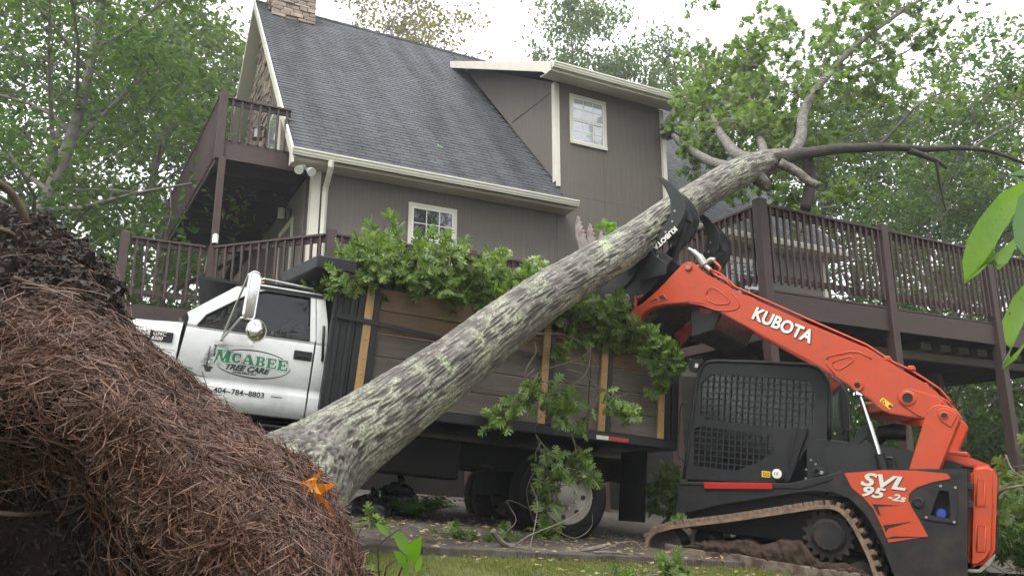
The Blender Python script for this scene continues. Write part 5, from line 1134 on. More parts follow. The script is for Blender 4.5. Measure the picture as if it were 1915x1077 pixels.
class Foliage:
    def __init__(s): s.tw = []; s.p = []; s.d = []; s.n = []; s.s = []
    def spray(s, *a, **k):
        t, p, d, n, z = spray(*a, **k); s.tw += t; s.p += p; s.d += d; s.n += n; s.s += z
    def twig_mesh(s, name, mat, parent, r=.006):
        mm = MB()
        for P in s.tw: k = len(P); mm.tube([tuple(q) for q in P], [r*(1-.6*i/(k-1)) for i in range(k)], 4, False)
        o = mm.build(name, mat, parent, smooth=True); o['kind'] = 'stuff'; return o
    def arrays(s): return np.array(s.p), np.array(s.d), np.array(s.n), np.array(s.s)
    def leaves(s, name, mat, parent, tmpl, singles=0, view=None):
        p, d, n, z = s.arrays(); rt = rots(d, n); order = np.arange(len(p))
        if singles:
            # nearest to the viewer stand out singly
            key = np.linalg.norm(p, axis=1)/z; order = np.argsort(key); sel = order[:singles]; order = order[singles:]
            mes = [inst_mesh('leaf', tmpl[0]*np.array([1, 1, c]), tmpl[1], np.zeros((1, 3)), np.eye(3)[None], np.ones(1), mat) for c in (1.0, 1.7, .4)]
            inv = parent.matrix_world.inverted() if parent else Matrix.Identity(4)
            for q, i in enumerate(sel):
                W_ = Matrix(rt[i].tolist()).to_4x4() @ Matrix.Diagonal((z[i], z[i], z[i], 1)); W_.translation = p[i]
                link('leaf', mes[q % 3], parent, inv @ W_)
        if len(order):
            me = inst_mesh(name, tmpl[0], tmpl[1], p[order], rt[order], z[order], mat); o = link(name, me, parent)
            if parent: o.matrix_local = parent.matrix_world.inverted()
            o['kind'] = 'stuff'; return o

# ------------------------------------------------------------------ uprooted oak: trunk, root plate, limbs, crown
fallen = empty('fallen_oak', T3(-1.6, 4.9, -.3), 'uprooted oak leaning from its root mound over truck and deck', 'tree')
FI = fallen.matrix_world.inverted()
AX = [(-1.662, 5.65, -0.126), (-1.524, 5.912, 0.064), (-1.41, 6.083, 0.205), (-1.238, 6.295, 0.386), (-0.957, 6.64, 0.654), (-0.575, 7.065, 1.015), (-0.109, 7.466, 1.47), (0.47, 7.905, 1.983), (1.101, 8.597, 2.513), (1.874, 9.45, 3.225), (2.756, 10.091, 3.957), (3.319, 10.508, 4.352), (3.731, 10.81, 4.585), (4.016, 10.983, 4.717)]
RA = [.50, .41, .345, .305, .282, .263, .252, .229, .229, .221, .206, .197, .190, .155]
def bark_trunk():
    n, m = 640, 224; ax = crom(np.array(AX), n); ra = crom(np.array(RA)[:, None], n)[:, 0]
    d = unit(np.gradient(ax, axis=0)); ref = np.array([0., 0, 1.]); a = unit(np.cross(d, ref)); b = np.cross(a, d)
    s = np.r_[0, np.cumsum(np.linalg.norm(np.diff(ax, axis=0), axis=1))]; t = np.linspace(0, 2*math.pi, m, endpoint=False)
    S, Tt = np.meshgrid(s, t, indexing='ij'); rr = ra[:, None]*np.ones_like(Tt)
    # broad swellings, then furrows that run along the stem and braid
    cyl = np.stack([np.cos(Tt)*rr, np.sin(Tt)*rr, S], -1)
    big = (fbm(cyl*np.array([2.2, 2.2, 1.1]), 3)-.45)*.05
    warp = (fbm(cyl*np.array([5, 5, 3.0]))-.5)*1.1
    q = cyl*np.array([40, 40, 4.4]); q[..., 0] += warp*2.0; q[..., 2] += warp*1.0
    v1 = vnoise(q); v2 = vnoise(q*2.1+9.1); ridge = 1-np.abs(2*(.68*v1+.32*v2)-1); ridge = np.clip((ridge-.45)/.5, 0, 1)
    fine = fbm(cyl*np.array([55, 55, 25.]), 3)
    h = ridge*.75+fine*.35; flare = np.maximum(0, 1.4-S)/1.4; buttress = .028*flare*np.sin(3*Tt+.6)
    amp = .020+.012*np.clip((2-S)/2, 0, 1)-.010*np.clip((S-5)/3, 0, 1)
    rad = rr+big+buttress+amp*(h-.6)
    V = ax[:, None]+a[:, None]*(np.cos(Tt)*rad)[..., None]+b[:, None]*(np.sin(Tt)*rad)[..., None]
    i, j = np.meshgrid(np.arange(n-1), np.arange(m), indexing='ij'); L = np.stack([i*m+j, i*m+(j+1) % m, (i+1)*m+(j+1) % m, (i+1)*m+j], -1).reshape(-1)
    me = np_mesh('trunk', V.reshape(-1, 3)-np.array(fallen.location), L, np.full((n-1)*m, 4), None, True)
    at = me.attributes.new('relief', 'FLOAT', 'POINT'); at.data.foreach_set('value', h.ravel().astype(np.float32))
    at = me.attributes.new('along', 'FLOAT', 'POINT'); at.data.foreach_set('value', S.ravel().astype(np.float32))
    return me
def bark_mat():
    m, nt, b = nodes('oak_bark'); A_ = nt.nodes.new('ShaderNodeAttribute'); A_.attribute_name = 'relief'; S_ = nt.nodes.new('ShaderNodeAttribute'); S_.attribute_name = 'along'
    v = coords(nt, 'World'); r = nt.nodes.new('ShaderNodeMapRange'); r.inputs[1].default_value = .15; r.inputs[2].default_value = .95; nt.links.new(A_.outputs['Fac'], r.inputs[0])
    c = col_mix(nt, r.outputs[0], (.034, .027, .022), (.150, .134, .114))
    c = col_mix(nt, noise(nt, v, 3.0, 5, .6, .45, .7), c, (.052, .040, .034))           # wet brown areas
    r2 = nt.nodes.new('ShaderNodeMapRange'); r2.inputs[1].default_value = .45; r2.inputs[2].default_value = .85; nt.links.new(A_.outputs['Fac'], r2.inputs[0])
    def masked(f):
        mu = nt.nodes.new('ShaderNodeMath'); mu.operation = 'MULTIPLY'; nt.links.new(f, mu.inputs[0]); nt.links.new(r2.outputs[0], mu.inputs[1]); return mu.outputs[0]
    def mul(f, g):
        mu = nt.nodes.new('ShaderNodeMath'); mu.operation = 'MULTIPLY'; nt.links.new(f, mu.inputs[0]); nt.links.new(g, mu.inputs[1]); return mu.outputs[0]
    pale = masked(noise(nt, v, 16, 6, .8, .50, .64)); c = col_mix(nt, pale, c, (.31, .295, .27))                        # pale grey ridge tops
    patch = noise(nt, v, 2.4, 5, .65, .455, .565); speck = noise(nt, v, 48, 5, .75, .46, .55)
    c = col_mix(nt, masked(mul(patch, speck)), c, (.33, .355, .24))                                                       # lichen
    patch2 = noise(nt, coords(nt, 'World', (1, 1, 1), (.4, .9, .2)), 2.9, 5, .65, .60, .68); speck2 = noise(nt, v, 40, 5, .75, .42, .54)
    c = col_mix(nt, mul(patch2, speck2), c, (.33, .39, .24))
    nt.links.new(c, b.inputs['Base Color']); b.inputs['Roughness'].default_value = .62; b.inputs['Specular IOR Level'].default_value = .45
    bump(nt, b, noise(nt, v, 120, 5, .7, 0, 1), .5, .006); return m
tme = bark_trunk(); BARK = bark_mat(); tme.materials.append(BARK); link('trunk', tme, fallen)
def limb(pts, r0, r1, mat=None, name='limb', n=8):
    k = len(pts)*4; P = crom(np.array(pts), k)-np.array(fallen.location); rr = np.linspace(r0, r1, k)*(1+.12*(vnoise(P*3)-.5)); P = P+.25*r0*(np.stack([vnoise(P*2.5), vnoise(P*2.5+7), vnoise(P*2.5+13)], -1)-.5)
    return MB().tube([tuple(p) for p in P], list(rr), n).build(name, mat or M['limb'], fallen, smooth=True)
LB = {}
LB['right'] = [(3.781, 10.618, 4.528), (4.118, 10.784, 4.69), (4.78, 11.043, 4.888), (5.551, 11.314, 5.043), (6.386, 11.507, 5.093), (7.077, 11.689, 5.192), (7.701, 11.893, 5.2), (8.472, 12.134, 5.062)]
limb(LB['right'], .105, .02, M['dark_limb'])
LB['r_up'] = [(5.592, 11.308, 5.066), (6.021, 11.511, 5.49), (6.558, 11.796, 5.999), (7.204, 12.108, 6.401)]; limb(LB['r_up'], .035, .01, M['dark_limb'])
LB['r_dn'] = [(6.089, 11.421, 5.028), (6.551, 11.55, 4.925), (6.771, 11.673, 4.843)]; limb(LB['r_dn'], .055, .02, M['dark_limb'])
LB['r_dn2'] = [(6.568, 11.554, 4.909), (6.601, 11.62, 4.644), (6.754, 11.835, 4.197)]; limb(LB['r_dn2'], .028, .008, M['dark_limb'])
LB['r_tip'] = [(7.203, 11.693, 5.176), (7.762, 11.911, 5.541), (8.623, 12.205, 6.014)]; limb(LB['r_tip'], .022, .008, M['limb'])
LB['up'] = [(4.145, 11.068, 4.788), (4.468, 11.459, 5.286), (4.818, 12.092, 6.054), (5.514, 12.881, 7.017), (6.409, 13.653, 8.052), (7.28, 14.268, 8.89), (8.204, 14.886, 9.715), (9.129, 15.421, 10.459)]; limb(LB['up'], .10, .03)
LB['up_s'] = [(5.864, 13.197, 7.404), (6.625, 13.534, 7.704), (7.569, 13.935, 8.161), (8.347, 14.281, 8.838)]; limb(LB['up_s'], .03, .01)
LB['dn'] = [(4.343, 11.055, 4.842), (4.399, 11.113, 4.611), (4.386, 11.077, 4.343), (4.278, 11.072, 3.951)]; limb(LB['dn'], .10, .08, M['dark_limb'])
LB['stub'] = [(3.77, 10.536, 4.444), (3.976, 10.472, 4.289), (4.103, 10.407, 4.136), (4.206, 10.329, 4.035)]; limb(LB['stub'], .075, .05)
LB['left_up'] = [(3.401, 10.622, 4.513), (3.482, 11.703, 5.135), (3.682, 12.945, 5.941), (3.901, 14.249, 6.908), (4.131, 15.504, 8.071), (4.409, 16.692, 9.501)]; limb(LB['left_up'], .11, .03)
LB['left'] = [(3.015, 10.364, 4.308), (3.234, 12.295, 5.243), (3.458, 14.477, 6.408), (3.602, 16.1, 7.338), (3.77, 17.715, 8.296)]; limb(LB['left'], .085, .06)
LB['knee'] = [(3.356, 10.519, 4.308), (3.468, 10.497, 4.188), (3.528, 10.515, 4.115), (3.513, 10.53, 4.057)]; limb(LB['knee'], .12, .075, M['limb'])
LB['mid'] = [(3.623, 10.711, 4.568), (4.052, 12.045, 5.415), (4.525, 13.777, 6.734), (4.958, 15.421, 8.401), (5.457, 16.602, 9.86)]; limb(LB['mid'], .08, .02)
# crown: leafy shoots along the limbs
fo = Foliage(); g = np.random.default_rng(21)
def along(name, count, t0, t1, L, spread=1.0, **k):
    P = crom(np.array(LB[name]), 60)
    for _ in range(count):
        t = t0+(t1-t0)*g.random(); i = min(int(t*59), 58); ax_ = unit(P[i+1]-P[i]); d = unit(ax_*.5+g.normal(size=3)*.7+np.array([0, 0, .25])); ll = L*(.6+.7*g.random())
        fo.spray(P[i], d, ll, g, **k)
kw = dict(droop=.5, twigs=8, per=7, leaf=.155)
along('up', 22, .38, 1, 1.4, **kw); along('up_s', 9, .2, 1, 1.1, **kw); along('left_up', 18, .55, 1, 1.0, **kw); along('left', 4, .8, 1, .8, **kw)
along('mid', 26, .4, 1, 1.3, **kw); along('r_tip', 3, .5, 1, .8, droop=.6, twigs=5, per=4, leaf=.17); along('dn', 3, .3, .8, 1.0, **kw); along('r_up', 5, .4, 1, .8, droop=.5, twigs=5, per=4, leaf=.16)
for cx_, cy_, zc in [(4.817, 18.596, 10.131), (4.567, 18.353, 9.043), (4.718, 16.902, 8.664), (5.088, 15.101, 7.62), (5.695, 15.504, 8.071), (6.148, 15.394, 8.511), (4.366, 14.299, 6.708), (5.089, 14.311, 6.657), (4.594, 17.096, 7.886), (6.518, 15.021, 7.941), (7.067, 15.101, 7.62), (5.916, 14.274, 6.808), (7.168, 15.366, 8.621), (5.951, 16.662, 9.621), (5.363, 17.531, 10.267), (4.314, 14.357, 6.477), (4.471, 13.423, 6.087), (5.399, 14.236, 6.958), (5.396, 15.903, 8.535), (6.329, 14.286, 6.758), (5.051, 13.416, 6.115), (5.825, 13.91, 6.2), (5.075, 18.948, 10.785), (5.103, 17.657, 9.763)]:
    for _ in range(4): fo.spray(np.array([cx_, cy_, zc])+g.normal(size=3)*.4, g.normal(size=3)+np.array([0, 0, .2]), .9+.5*g.random(), g, **kw)
fo.twig_mesh('twigs', M['twig'], fallen, .008).matrix_local = FI
fo.leaves('crown_leaves', M['oak_pale'], fallen, OAK_LO)

# root plate: a tipped mound of soil
NET = [
 [(-3.562, 4.919, 1.763), (-2.951, 4.207, 1.109), (-2.5, 3.607, 0.624), (-2.213, 3.224, 0.298), (-2.374, 3.464, 0.163), (-2.503, 3.68, -0.082), (-2.514, 3.747, -0.556)],
 [(-2.992, 4.748, 1.624), (-2.587, 4.158, 1.096), (-2.178, 3.551, 0.638), (-1.916, 3.171, 0.304), (-2.049, 3.413, 0.161), (-2.164, 3.628, -0.081), (-2.125, 3.64, -0.541)],
 [(-2.775, 4.774, 1.517), (-2.366, 4.176, 1.027), (-1.938, 3.557, 0.615), (-1.648, 3.126, 0.279), (-1.766, 3.345, 0.147), (-1.887, 3.545, -0.079), (-1.893, 3.587, -0.533)],
 [(-2.507, 4.727, 1.297), (-2.157, 4.211, 0.888), (-1.746, 3.58, 0.522), (-1.514, 3.138, 0.229), (-1.605, 3.281, 0.071), (-1.765, 3.582, -0.102), (-1.732, 3.533, -0.525)],
 [(-2.408, 4.681, 1.068), (-1.995, 4.155, 0.696), (-1.602, 3.615, 0.382), (-1.38, 3.164, 0.129), (-1.355, 3.11, -0.07), (-1.444, 3.306, -0.236), (-1.488, 3.426, -0.509)],
 [(-2.261, 4.623, 0.888), (-1.903, 4.189, 0.56), (-1.458, 3.645, 0.266), (-1.235, 3.189, 0.028), (-1.185, 3.077, -0.145), (-1.215, 3.168, -0.302), (-1.235, 3.276, -0.524)],
 [(-1.98, 4.578, 0.655), (-1.681, 4.177, 0.403), (-1.29, 3.668, 0.173), (-1.097, 3.255, -0.032), (-1.018, 3.087, -0.183), (-1.0, 3.07, -0.32), (-1.0, 3.119, -0.517)],
 [(-1.66, 4.532, 0.425), (-1.425, 4.165, 0.244), (-1.138, 3.743, 0.081), (-0.996, 3.421, -0.076), (-0.914, 3.249, -0.212), (-0.86, 3.125, -0.335), (-0.822, 3.07, -0.527)],
 [(-1.356, 4.426, 0.231), (-1.172, 4.094, 0.117), (-1.018, 3.818, -0.014), (-0.912, 3.541, -0.145), (-0.837, 3.364, -0.26), (-0.788, 3.236, -0.367), (-0.742, 3.182, -0.564)],
 [(-1.051, 4.217, 0.038), (-0.981, 4.03, -0.04), (-0.899, 3.796, -0.132), (-0.834, 3.613, -0.225), (-0.786, 3.48, -0.311), (-0.74, 3.352, -0.419), (-0.703, 3.295, -0.603)],
 [(-0.91, 4.103, -0.122), (-0.87, 3.961, -0.174), (-0.826, 3.825, -0.25), (-0.783, 3.688, -0.319), (-0.749, 3.607, -0.409), (-0.705, 3.475, -0.496), (-0.663, 3.408, -0.643)],
 [(-0.746, 3.914, -0.397), (-0.731, 3.87, -0.427), (-0.716, 3.827, -0.461), (-0.692, 3.73, -0.489), (-0.665, 3.64, -0.541), (-0.637, 3.549, -0.589), (-0.614, 3.522, -0.685)]]
net = np.array(NET); back = []
for i in range(len(net)):
    r = net[i, 0]; gz = -.868-.108*r[0]+.0414*r[1]; w = min(1, i/11); hgt = r[2]-gz
    f3 = np.array([1, 1, 0.]); away = r*f3; k_ = 1-.45*w
    back.append([r+away*.46*k_+np.array([0, 0, -hgt-.15]), r+away*.36*k_+np.array([0, 0, -hgt*.62]), r+away*.16*k_+np.array([0, 0, -hgt*.17])])
net = np.concatenate([np.array(back), net], 1)                     # columns: back ground .. ridge (3) .. front foot
NS, NT = 190, 170
srf = crom(net, NS); srf = crom(srf.transpose(1, 0, 2), NT).transpose(1, 0, 2)
nrm_ = unit(np.cross(np.gradient(srf, axis=1), np.gradient(srf, axis=0))); nrm_ *= np.where((nrm_*(srf-np.array([-2.2, 4.4, .1]))).sum(-1, keepdims=True) < 0, -1, 1)
cl_ = fbm(srf*4.5, 4)-.47; cl2 = fbm(srf*13, 4)-.47
uu = np.linspace(0, 1, NS)[:, None]; vv = np.linspace(0, 1, NT)[None]
topz = np.clip((.42-uu)/.15, 0, 1)*np.clip((.55-np.abs(vv-.38)*2.2)/.3, 0, 1)     # clods near the top left
surf = srf+nrm_*(cl_*.10+cl2*.05+topz*np.maximum(cl2, -.02)*.26)[..., None]
i, j = np.meshgrid(np.arange(NS-1), np.arange(NT-1), indexing='ij'); L_ = np.stack([i*NT+j, (i+1)*NT+j, (i+1)*NT+j+1, i*NT+j+1], -1).reshape(-1)
me = np_mesh('root_plate', surf.reshape(-1, 3)-np.array(fallen.location), L_, np.full((NS-1)*(NT-1), 4), M['soil'], True); link('root_plate', me, fallen)
def rootpath(pts, r0, r1): limb(pts, r0, r1, M['root'], 'root', 7)
rootpath([(-3.059, 4.299, 1.768), (-2.953, 4.42, 1.7), (-2.905, 4.497, 1.595), (-2.866, 4.58, 1.472)], .020, .026)
rootpath([(-2.917, 4.082, 1.402), (-2.716, 4.097, 1.341), (-2.735, 4.198, 1.349)], .014, .010); rootpath([(-2.172, 3.424, -0.087), (-2.018, 3.427, -0.102), (-1.977, 3.631, -0.092)], .013, .006)
rootpath([(-2.487, 3.868, 1.02), (-2.369, 3.928, 0.985), (-2.207, 3.991, 0.939)], .016, .006); rootpath([(-2.568, 4.411, 1.321), (-2.48, 4.378, 1.248), (-2.408, 4.337, 1.205)], .01, .005)

# pine straw lying over the plate
g = np.random.default_rng(5)
def on_surf(u, v): return surf[np.clip((u*(NS-1)).astype(int), 0, NS-2), np.clip((v*(NT-1)).astype(int), 0, NT-2)], nrm_[np.clip((u*(NS-1)).astype(int), 0, NS-2), np.clip((v*(NT-1)).astype(int), 0, NT-2)]
def straw(N):
    u = g.random(N)*1.0; v = .24+.76*g.random(N)          # v: ridge ~ .33, front foot 1
    # straw reaches down to an uneven edge above the hollow, and thins out on the clods at the top left
    edge = np.interp(u, [0, .1, .2, .27, .36, .45, .6, 1], [.66, .645, .64, .70, .82, .89, .97, 1.05])+.09*(fbm(np.stack([u*26, u*0, u*0], -1))-.5)
    topcut = np.interp(u, [0, .1, .2, .3, .4, .5, 1], [.50, .50, .50, .475, .41, .335, .25])+.08*(fbm(np.stack([u*30, v*8, u*0], -1))-.5)
    keep = ((v < edge) | ((g.random(N) < .16) & (v < edge+.22))) & ((v > topcut) | (g.random(N) < .035)); u, v = u[keep], v[keep]
    p, n = on_surf(u, v); return p, n, u, v
def needle_rot(n, lift):
    N = len(n); t = unit(np.cross(n, g.normal(size=(N, 3)))); dn = unit(np.array([.25, -.25, -1.0])-n*(n*np.array([.25, -.25, -1.0])).sum(-1, keepdims=True))
    fl = vnoise(p*3.1)[:, None]; t = unit(t+dn*(.10+.9*fl)); t = unit(t+n*lift[:, None]); return t
ND_V = []; ND_F = []
for i_, y in enumerate((-.5, -.17, .17, .5)):
    for k in range(3): a_ = 2*math.pi*k/3; ND_V.append((math.cos(a_), y, math.sin(a_)))
for i_ in range(3):
    for k in range(3): ND_F.append((3*i_+k, 3*i_+(k+1) % 3, 3*i_+3+(k+1) % 3, 3*i_+3+k))
ND_V = np.array(ND_V)
Vs, Ls, Ts = [], [], []; base_ = 0
p, n, u, v = straw(60000)
N = len(p); lift = g.normal(size=N)*.24+.06; t = needle_rot(n, lift); rt = rots(t, n+g.normal(size=n.shape)*.2)
length = .12+.19*g.random(N); width = .0012+.0013*g.random(N); bend = (g.random(N)-.5)*.55
tv = np.repeat(ND_V[None], N, 0); tv[..., 0] *= width[:, None]; tv[..., 2] *= width[:, None]
yy = tv[..., 1].copy(); tv[..., 1] *= length[:, None]; tv[..., 0] += (bend*length)[:, None]*(yy**2*4-.5)*.6; tv[..., 2] -= length[:, None]*(yy**2)*.22
V_ = np.einsum('nij,nkj->nki', rt, tv)+(p+n*(.004+.045*g.random(N)**1.5)[:, None])[:, None]
fl_ = np.array(ND_F).ravel(); L_ = (fl_[None]+(np.arange(N)*12)[:, None]).ravel()
me = np_mesh('pine_straw', V_.reshape(-1, 3), L_, np.full(N*9, 4), M['needle']); tag(link('pine_straw', me), 'reddish brown pine straw covering the root mound', 'pine straw', kind='stuff')
# dark litter flakes on the clods
N = 6500; u = g.random(N); v = .26+.25*g.random(N)**.8; p, n = on_surf(u*.62, v); t = unit(np.cross(n, g.normal(size=(N, 3))))
me = inst_mesh('leaf_litter', KITE_V*np.array([1.1, 1, 2]), KITE_F, p+n*.012, rots(unit(t+n*g.normal(size=(N, 1))*.45), n+g.normal(size=n.shape)*.5), .02+.035*g.random(N), M['debris'])
tag(link('leaf_litter', me), 'dark rotted leaf litter and bark on top of the root mound', 'leaf litter', kind='stuff')
N = 2600; u = g.random(N)*.5; v = .60+.4*g.random(N); p, n = on_surf(u, v); t = unit(np.cross(n, g.normal(size=(N, 3))))
me = inst_mesh('hollow_litter', KITE_V*np.array([.8, 1, 2]), KITE_F, p+n*.008, rots(unit(t+n*g.normal(size=(N, 1))*.5), n+g.normal(size=n.shape)*.5), .015+.035*g.random(N), M['debris'])
o = link('soil_crumbs', me, fallen, FI); o['kind'] = 'stuff'
# fine roots hanging in the hollow
fr = MB()
for k in range(420):
    u_ = g.random()*.42; v_ = .60+.38*g.random(); q, nn = on_surf(np.array([u_]), np.array([v_])); q = q[0]; d = unit(g.normal(size=3)*.7+nn[0]*.5+np.array([0, 0, -.7])); L0 = .03+.09*g.random()
    fr.tube([tuple(q), tuple(q+d*L0*.5+g.normal(size=3)*.012), tuple(q+d*L0+np.array([0, 0, -.25*L0]))], [.0016, .0012, .0006], 3, False)
o = fr.build('root_hairs', M['dark_limb'], fallen); o.matrix_local = FI; o['kind'] = 'stuff'

# ------------------------------------------------------------------ standing trees and shrubs
def gen_tree(seed, H, r0, cb, cw, limbs, per_clump, leaf, path=None, subs=6, clump=.5, flat=.6):
    """trunk+limb tubes and leaf arrays of one tree, base at the origin"""
    g = np.random.default_rng(seed); mm = MB()
    if path is None:
        path = np.array([[0, 0, -.4]]+[[g.normal()*.02*H*t, g.normal()*.02*H*t, H*t] for t in (.15, .32, .5, .68, .85, 1.0)])
    tp = crom(np.array(path, float), 22); rr = r0*(1-np.linspace(0, 1, 22)*.9); mm.tube([tuple(q) for q in tp], list(rr), 9, False)
    P = []
    for i in range(limbs):
        t = cb+(1-cb)*((i+.5)/limbs)**.9; k = t*21; a = int(min(k, 20)); b0 = tp[a]+(tp[a+1]-tp[a])*(k-a); az = i*2.4+g.random()*.8
        prof = math.sin(math.pi*min(.12+.86*(t-cb)/(1-cb), 1))**.7; L = cw*(.35+.75*prof)*(.75+.5*g.random()); up = .25+.55*g.random()+.5*t
        d = np.array([math.cos(az), math.sin(az), up]); d /= np.linalg.norm(d); q = [b0]
        for s_ in range(5): d = unit(d+g.normal(size=3)*.16+np.array([0, 0, -.03])); q.append(q[-1]+d*L/5)
        q = np.array(q); rl = r0*(1-t*.85)*.45; mm.tube([tuple(x) for x in q], list(np.linspace(rl, .012, 6)), 5, False)
        for s_ in range(subs):
            ts = .3+.7*(s_+g.random())/subs; kk = ts*5; a = int(min(kk, 4)); b1 = q[a]+(q[a+1]-q[a])*(kk-a); sd = unit(unit(q[a+1]-q[a])*.6+g.normal(size=3)*.75); sl = L*(.18+.28*g.random())
            e = b1+sd*sl; mm.tube([tuple(b1), tuple(b1+sd*sl*.5+g.normal(size=3)*.04*sl), tuple(e)], [.02, .014, .005], 3, False)
            for c_, f in ((e, 1.0), (b1+sd*sl*.55, .6)):
                n = int(per_clump*f*(.55+.9*g.random())); x = g.normal(size=(n, 3))*np.array([1, 1, flat])*clump*(.5+.6*g.random()); P.append(c_+x)
    P = np.concatenate(P); N = len(P); d = unit(g.normal(size=(N, 3))*np.array([1, 1, .6])+np.array([0, 0, -.25])); n = unit(g.normal(size=(N, 3))*.55+np.array([0, 0, 1.]))
    return mm, P, rots(d, n), leaf*(.6+.7*g.random(N))
def tree_thing(name, spec, mat, label, loc, group, cat='tree', rz=0, bark=None, **k):
    mm, P, rt, sz = gen_tree(**spec); e = empty(name, T3(*loc) @ Matrix.Rotation(rz, 4, 'Z'), label, cat, group)
    mm.build('trunk', bark or M['bark_far'], e, smooth=True); o = link('crown', inst_mesh('crown', KITE_V, KITE_F, P, rt, sz, mat), e); o['kind'] = 'stuff'; return e
def tree_copy(src, loc, rz, s, label, group, mat=None, sxy=1.0):
    e = src.copy(); COL.objects.link(e); e.matrix_world = T3(*loc) @ Matrix.Rotation(rz, 4, 'Z') @ Matrix.Diagonal((s*sxy, s*sxy, s, 1)); e['label'] = label; e['group'] = group
    for c_ in src.children:
        d = c_.copy(); COL.objects.link(d); d.parent = e
        if mat and c_.name.startswith('crown'): d.data = d.data.copy() if False else d.data; d.material_slots[0].link = 'OBJECT'; d.material_slots[0].material = mat
    return e
GL_ = 'trees standing left of the house'; GR_ = 'trees standing right of the house'; GB_ = 'tree tops behind the roof'; GO_ = 'woods around the yard'
za = -.4
# the near left tree with its forked pale stem
pth = [(0, 0, -.5), (-.1, 0, 2.2), (.25, .1, 4.4), (.9, .1, 6.2), (1.25, .3, 8.6), (1.5, .2, 11.5), (1.9, .1, 14.5)]
tA = tree_thing('broadleaf_tree', dict(seed=3, H=14.5, r0=.27, cb=.28, cw=3.7, limbs=22, per_clump=46, leaf=.17, path=pth, subs=7, clump=.42), M['leaf_mid'], 'near pale-stemmed tree at the left edge of the photo', (-10.7, 15.8, za), GL_)
tB = tree_thing('broadleaf_tree', dict(seed=8, H=17, r0=.24, cb=.10, cw=4.2, limbs=26, per_clump=46, leaf=.22, subs=7, clump=.46), M['leaf_far'], 'slender tree behind the left end of the balcony', (-12.2, 26.0, za), GL_)
tC = tree_thing('broadleaf_tree', dict(seed=15, H=13, r0=.2, cb=.06, cw=4.4, limbs=26, per_clump=50, leaf=.20, subs=7, clump=.44), M['leaf_mid'], 'low bushy tree filling the gap left of the balcony', (-12.6, 20.5, za), GL_)
tD = tree_thing('broadleaf_tree', dict(seed=23, H=20, r0=.3, cb=.2, cw=5.2, limbs=28, per_clump=46, leaf=.24, subs=7, clump=.5), M['leaf_far'], 'tall dark tree at the top right corner', (24.2, 27.0, za), GR_)
tree_copy(tB, (-16.5, 23, za), 1.1, 1.0, 'tree second from the left edge, behind the near pale stem', GL_)
tree_copy(tD, (-15.5, 33, za), 2.2, 1.0, 'tallest tree far behind the left balcony rail', GL_)
tree_copy(tC, (-9.8, 28.5, za), 2.9, .95, 'tree showing between balcony rail and left gable', GL_)
tree_copy(tC, (-17.5, 17.5, za), 4.0, .9, 'bushy tree above the root mound at the left edge', GL_)
tree_copy(tB, (-13.2, 31.5, za), 5.0, 1.05, 'far tree in the middle of the left woods', GL_)
# right hand woods
tree_copy(tB, (11.4, 27.5, za), .4, .78, 'tree right behind the fallen crown', GR_)
tree_copy(tC, (14.2, 25.0, za), 1.4, .98, 'bushy tree behind the bare limb at the right', GR_)
tree_copy(tC, (17.6, 24.5, za), 3.4, .95, 'bushy tree above the far deck railing', GR_, M['leaf_yellow'])
tree_copy(tB, (15.8, 30, za), 2.2, .85, 'slim tree between two bushy trees at the right', GR_)
tree_copy(tC, (22.0, 22.5, za), 5.1, 1.0, 'bushy tree at the right edge below the tall dark one', GR_)
tree_copy(tC, (11.9, 21.5, za), .2, .62, 'small tree close behind the right end of the roof', GR_)
# tops over the roof
tree_copy(tB, (3.3, 37, za), 3.3, 1.42, 'tallest green tree top behind the dormer roof', GB_, None, .62); tree_copy(tB, (6.4, 36.5, za), 1.3, 1.22, 'green tree top above the right end of the dormer gutter', GB_, None, .75); tree_copy(tC, (9.6, 36, za), 4.3, 1.32, 'green tree top behind the fallen crown', GB_, None, .8); tree_copy(tC, (5.0, 39, za), 2.3, 1.55, 'pale tree top between two taller ones behind the dormer', GB_, None, .7)
tE = tree_thing('autumn_tree', dict(seed=31, H=27, r0=.28, cb=.55, cw=4.2, limbs=16, per_clump=26, leaf=.26, subs=6, clump=.5), M['leaf_autumn'], 'thin yellowing tree top behind the ridge by the chimney', (-7.2, 39, za), GB_)
tree_copy(tE, (-4.9, 42, za), 2.0, 1.0, 'fainter yellowing tree top further right behind the ridge', GB_)
# woods on the other sides of the yard close in the light
for k, (x, y, s_) in enumerate(((-11, -5, 1.0), (-5, -11, 1.05), (3, -12, 1.0), (10, -9, 1.1), (15, -2, 1.0), (-14, 3, .95), (17.5, 6, .9), (-9, -14, 1.1), (19, 13, .9))):
    tree_copy((tB, tD, tC)[k % 3], (x, y, -1.0), k*1.7, s_, 'tree of the woods behind the viewer', GO_)
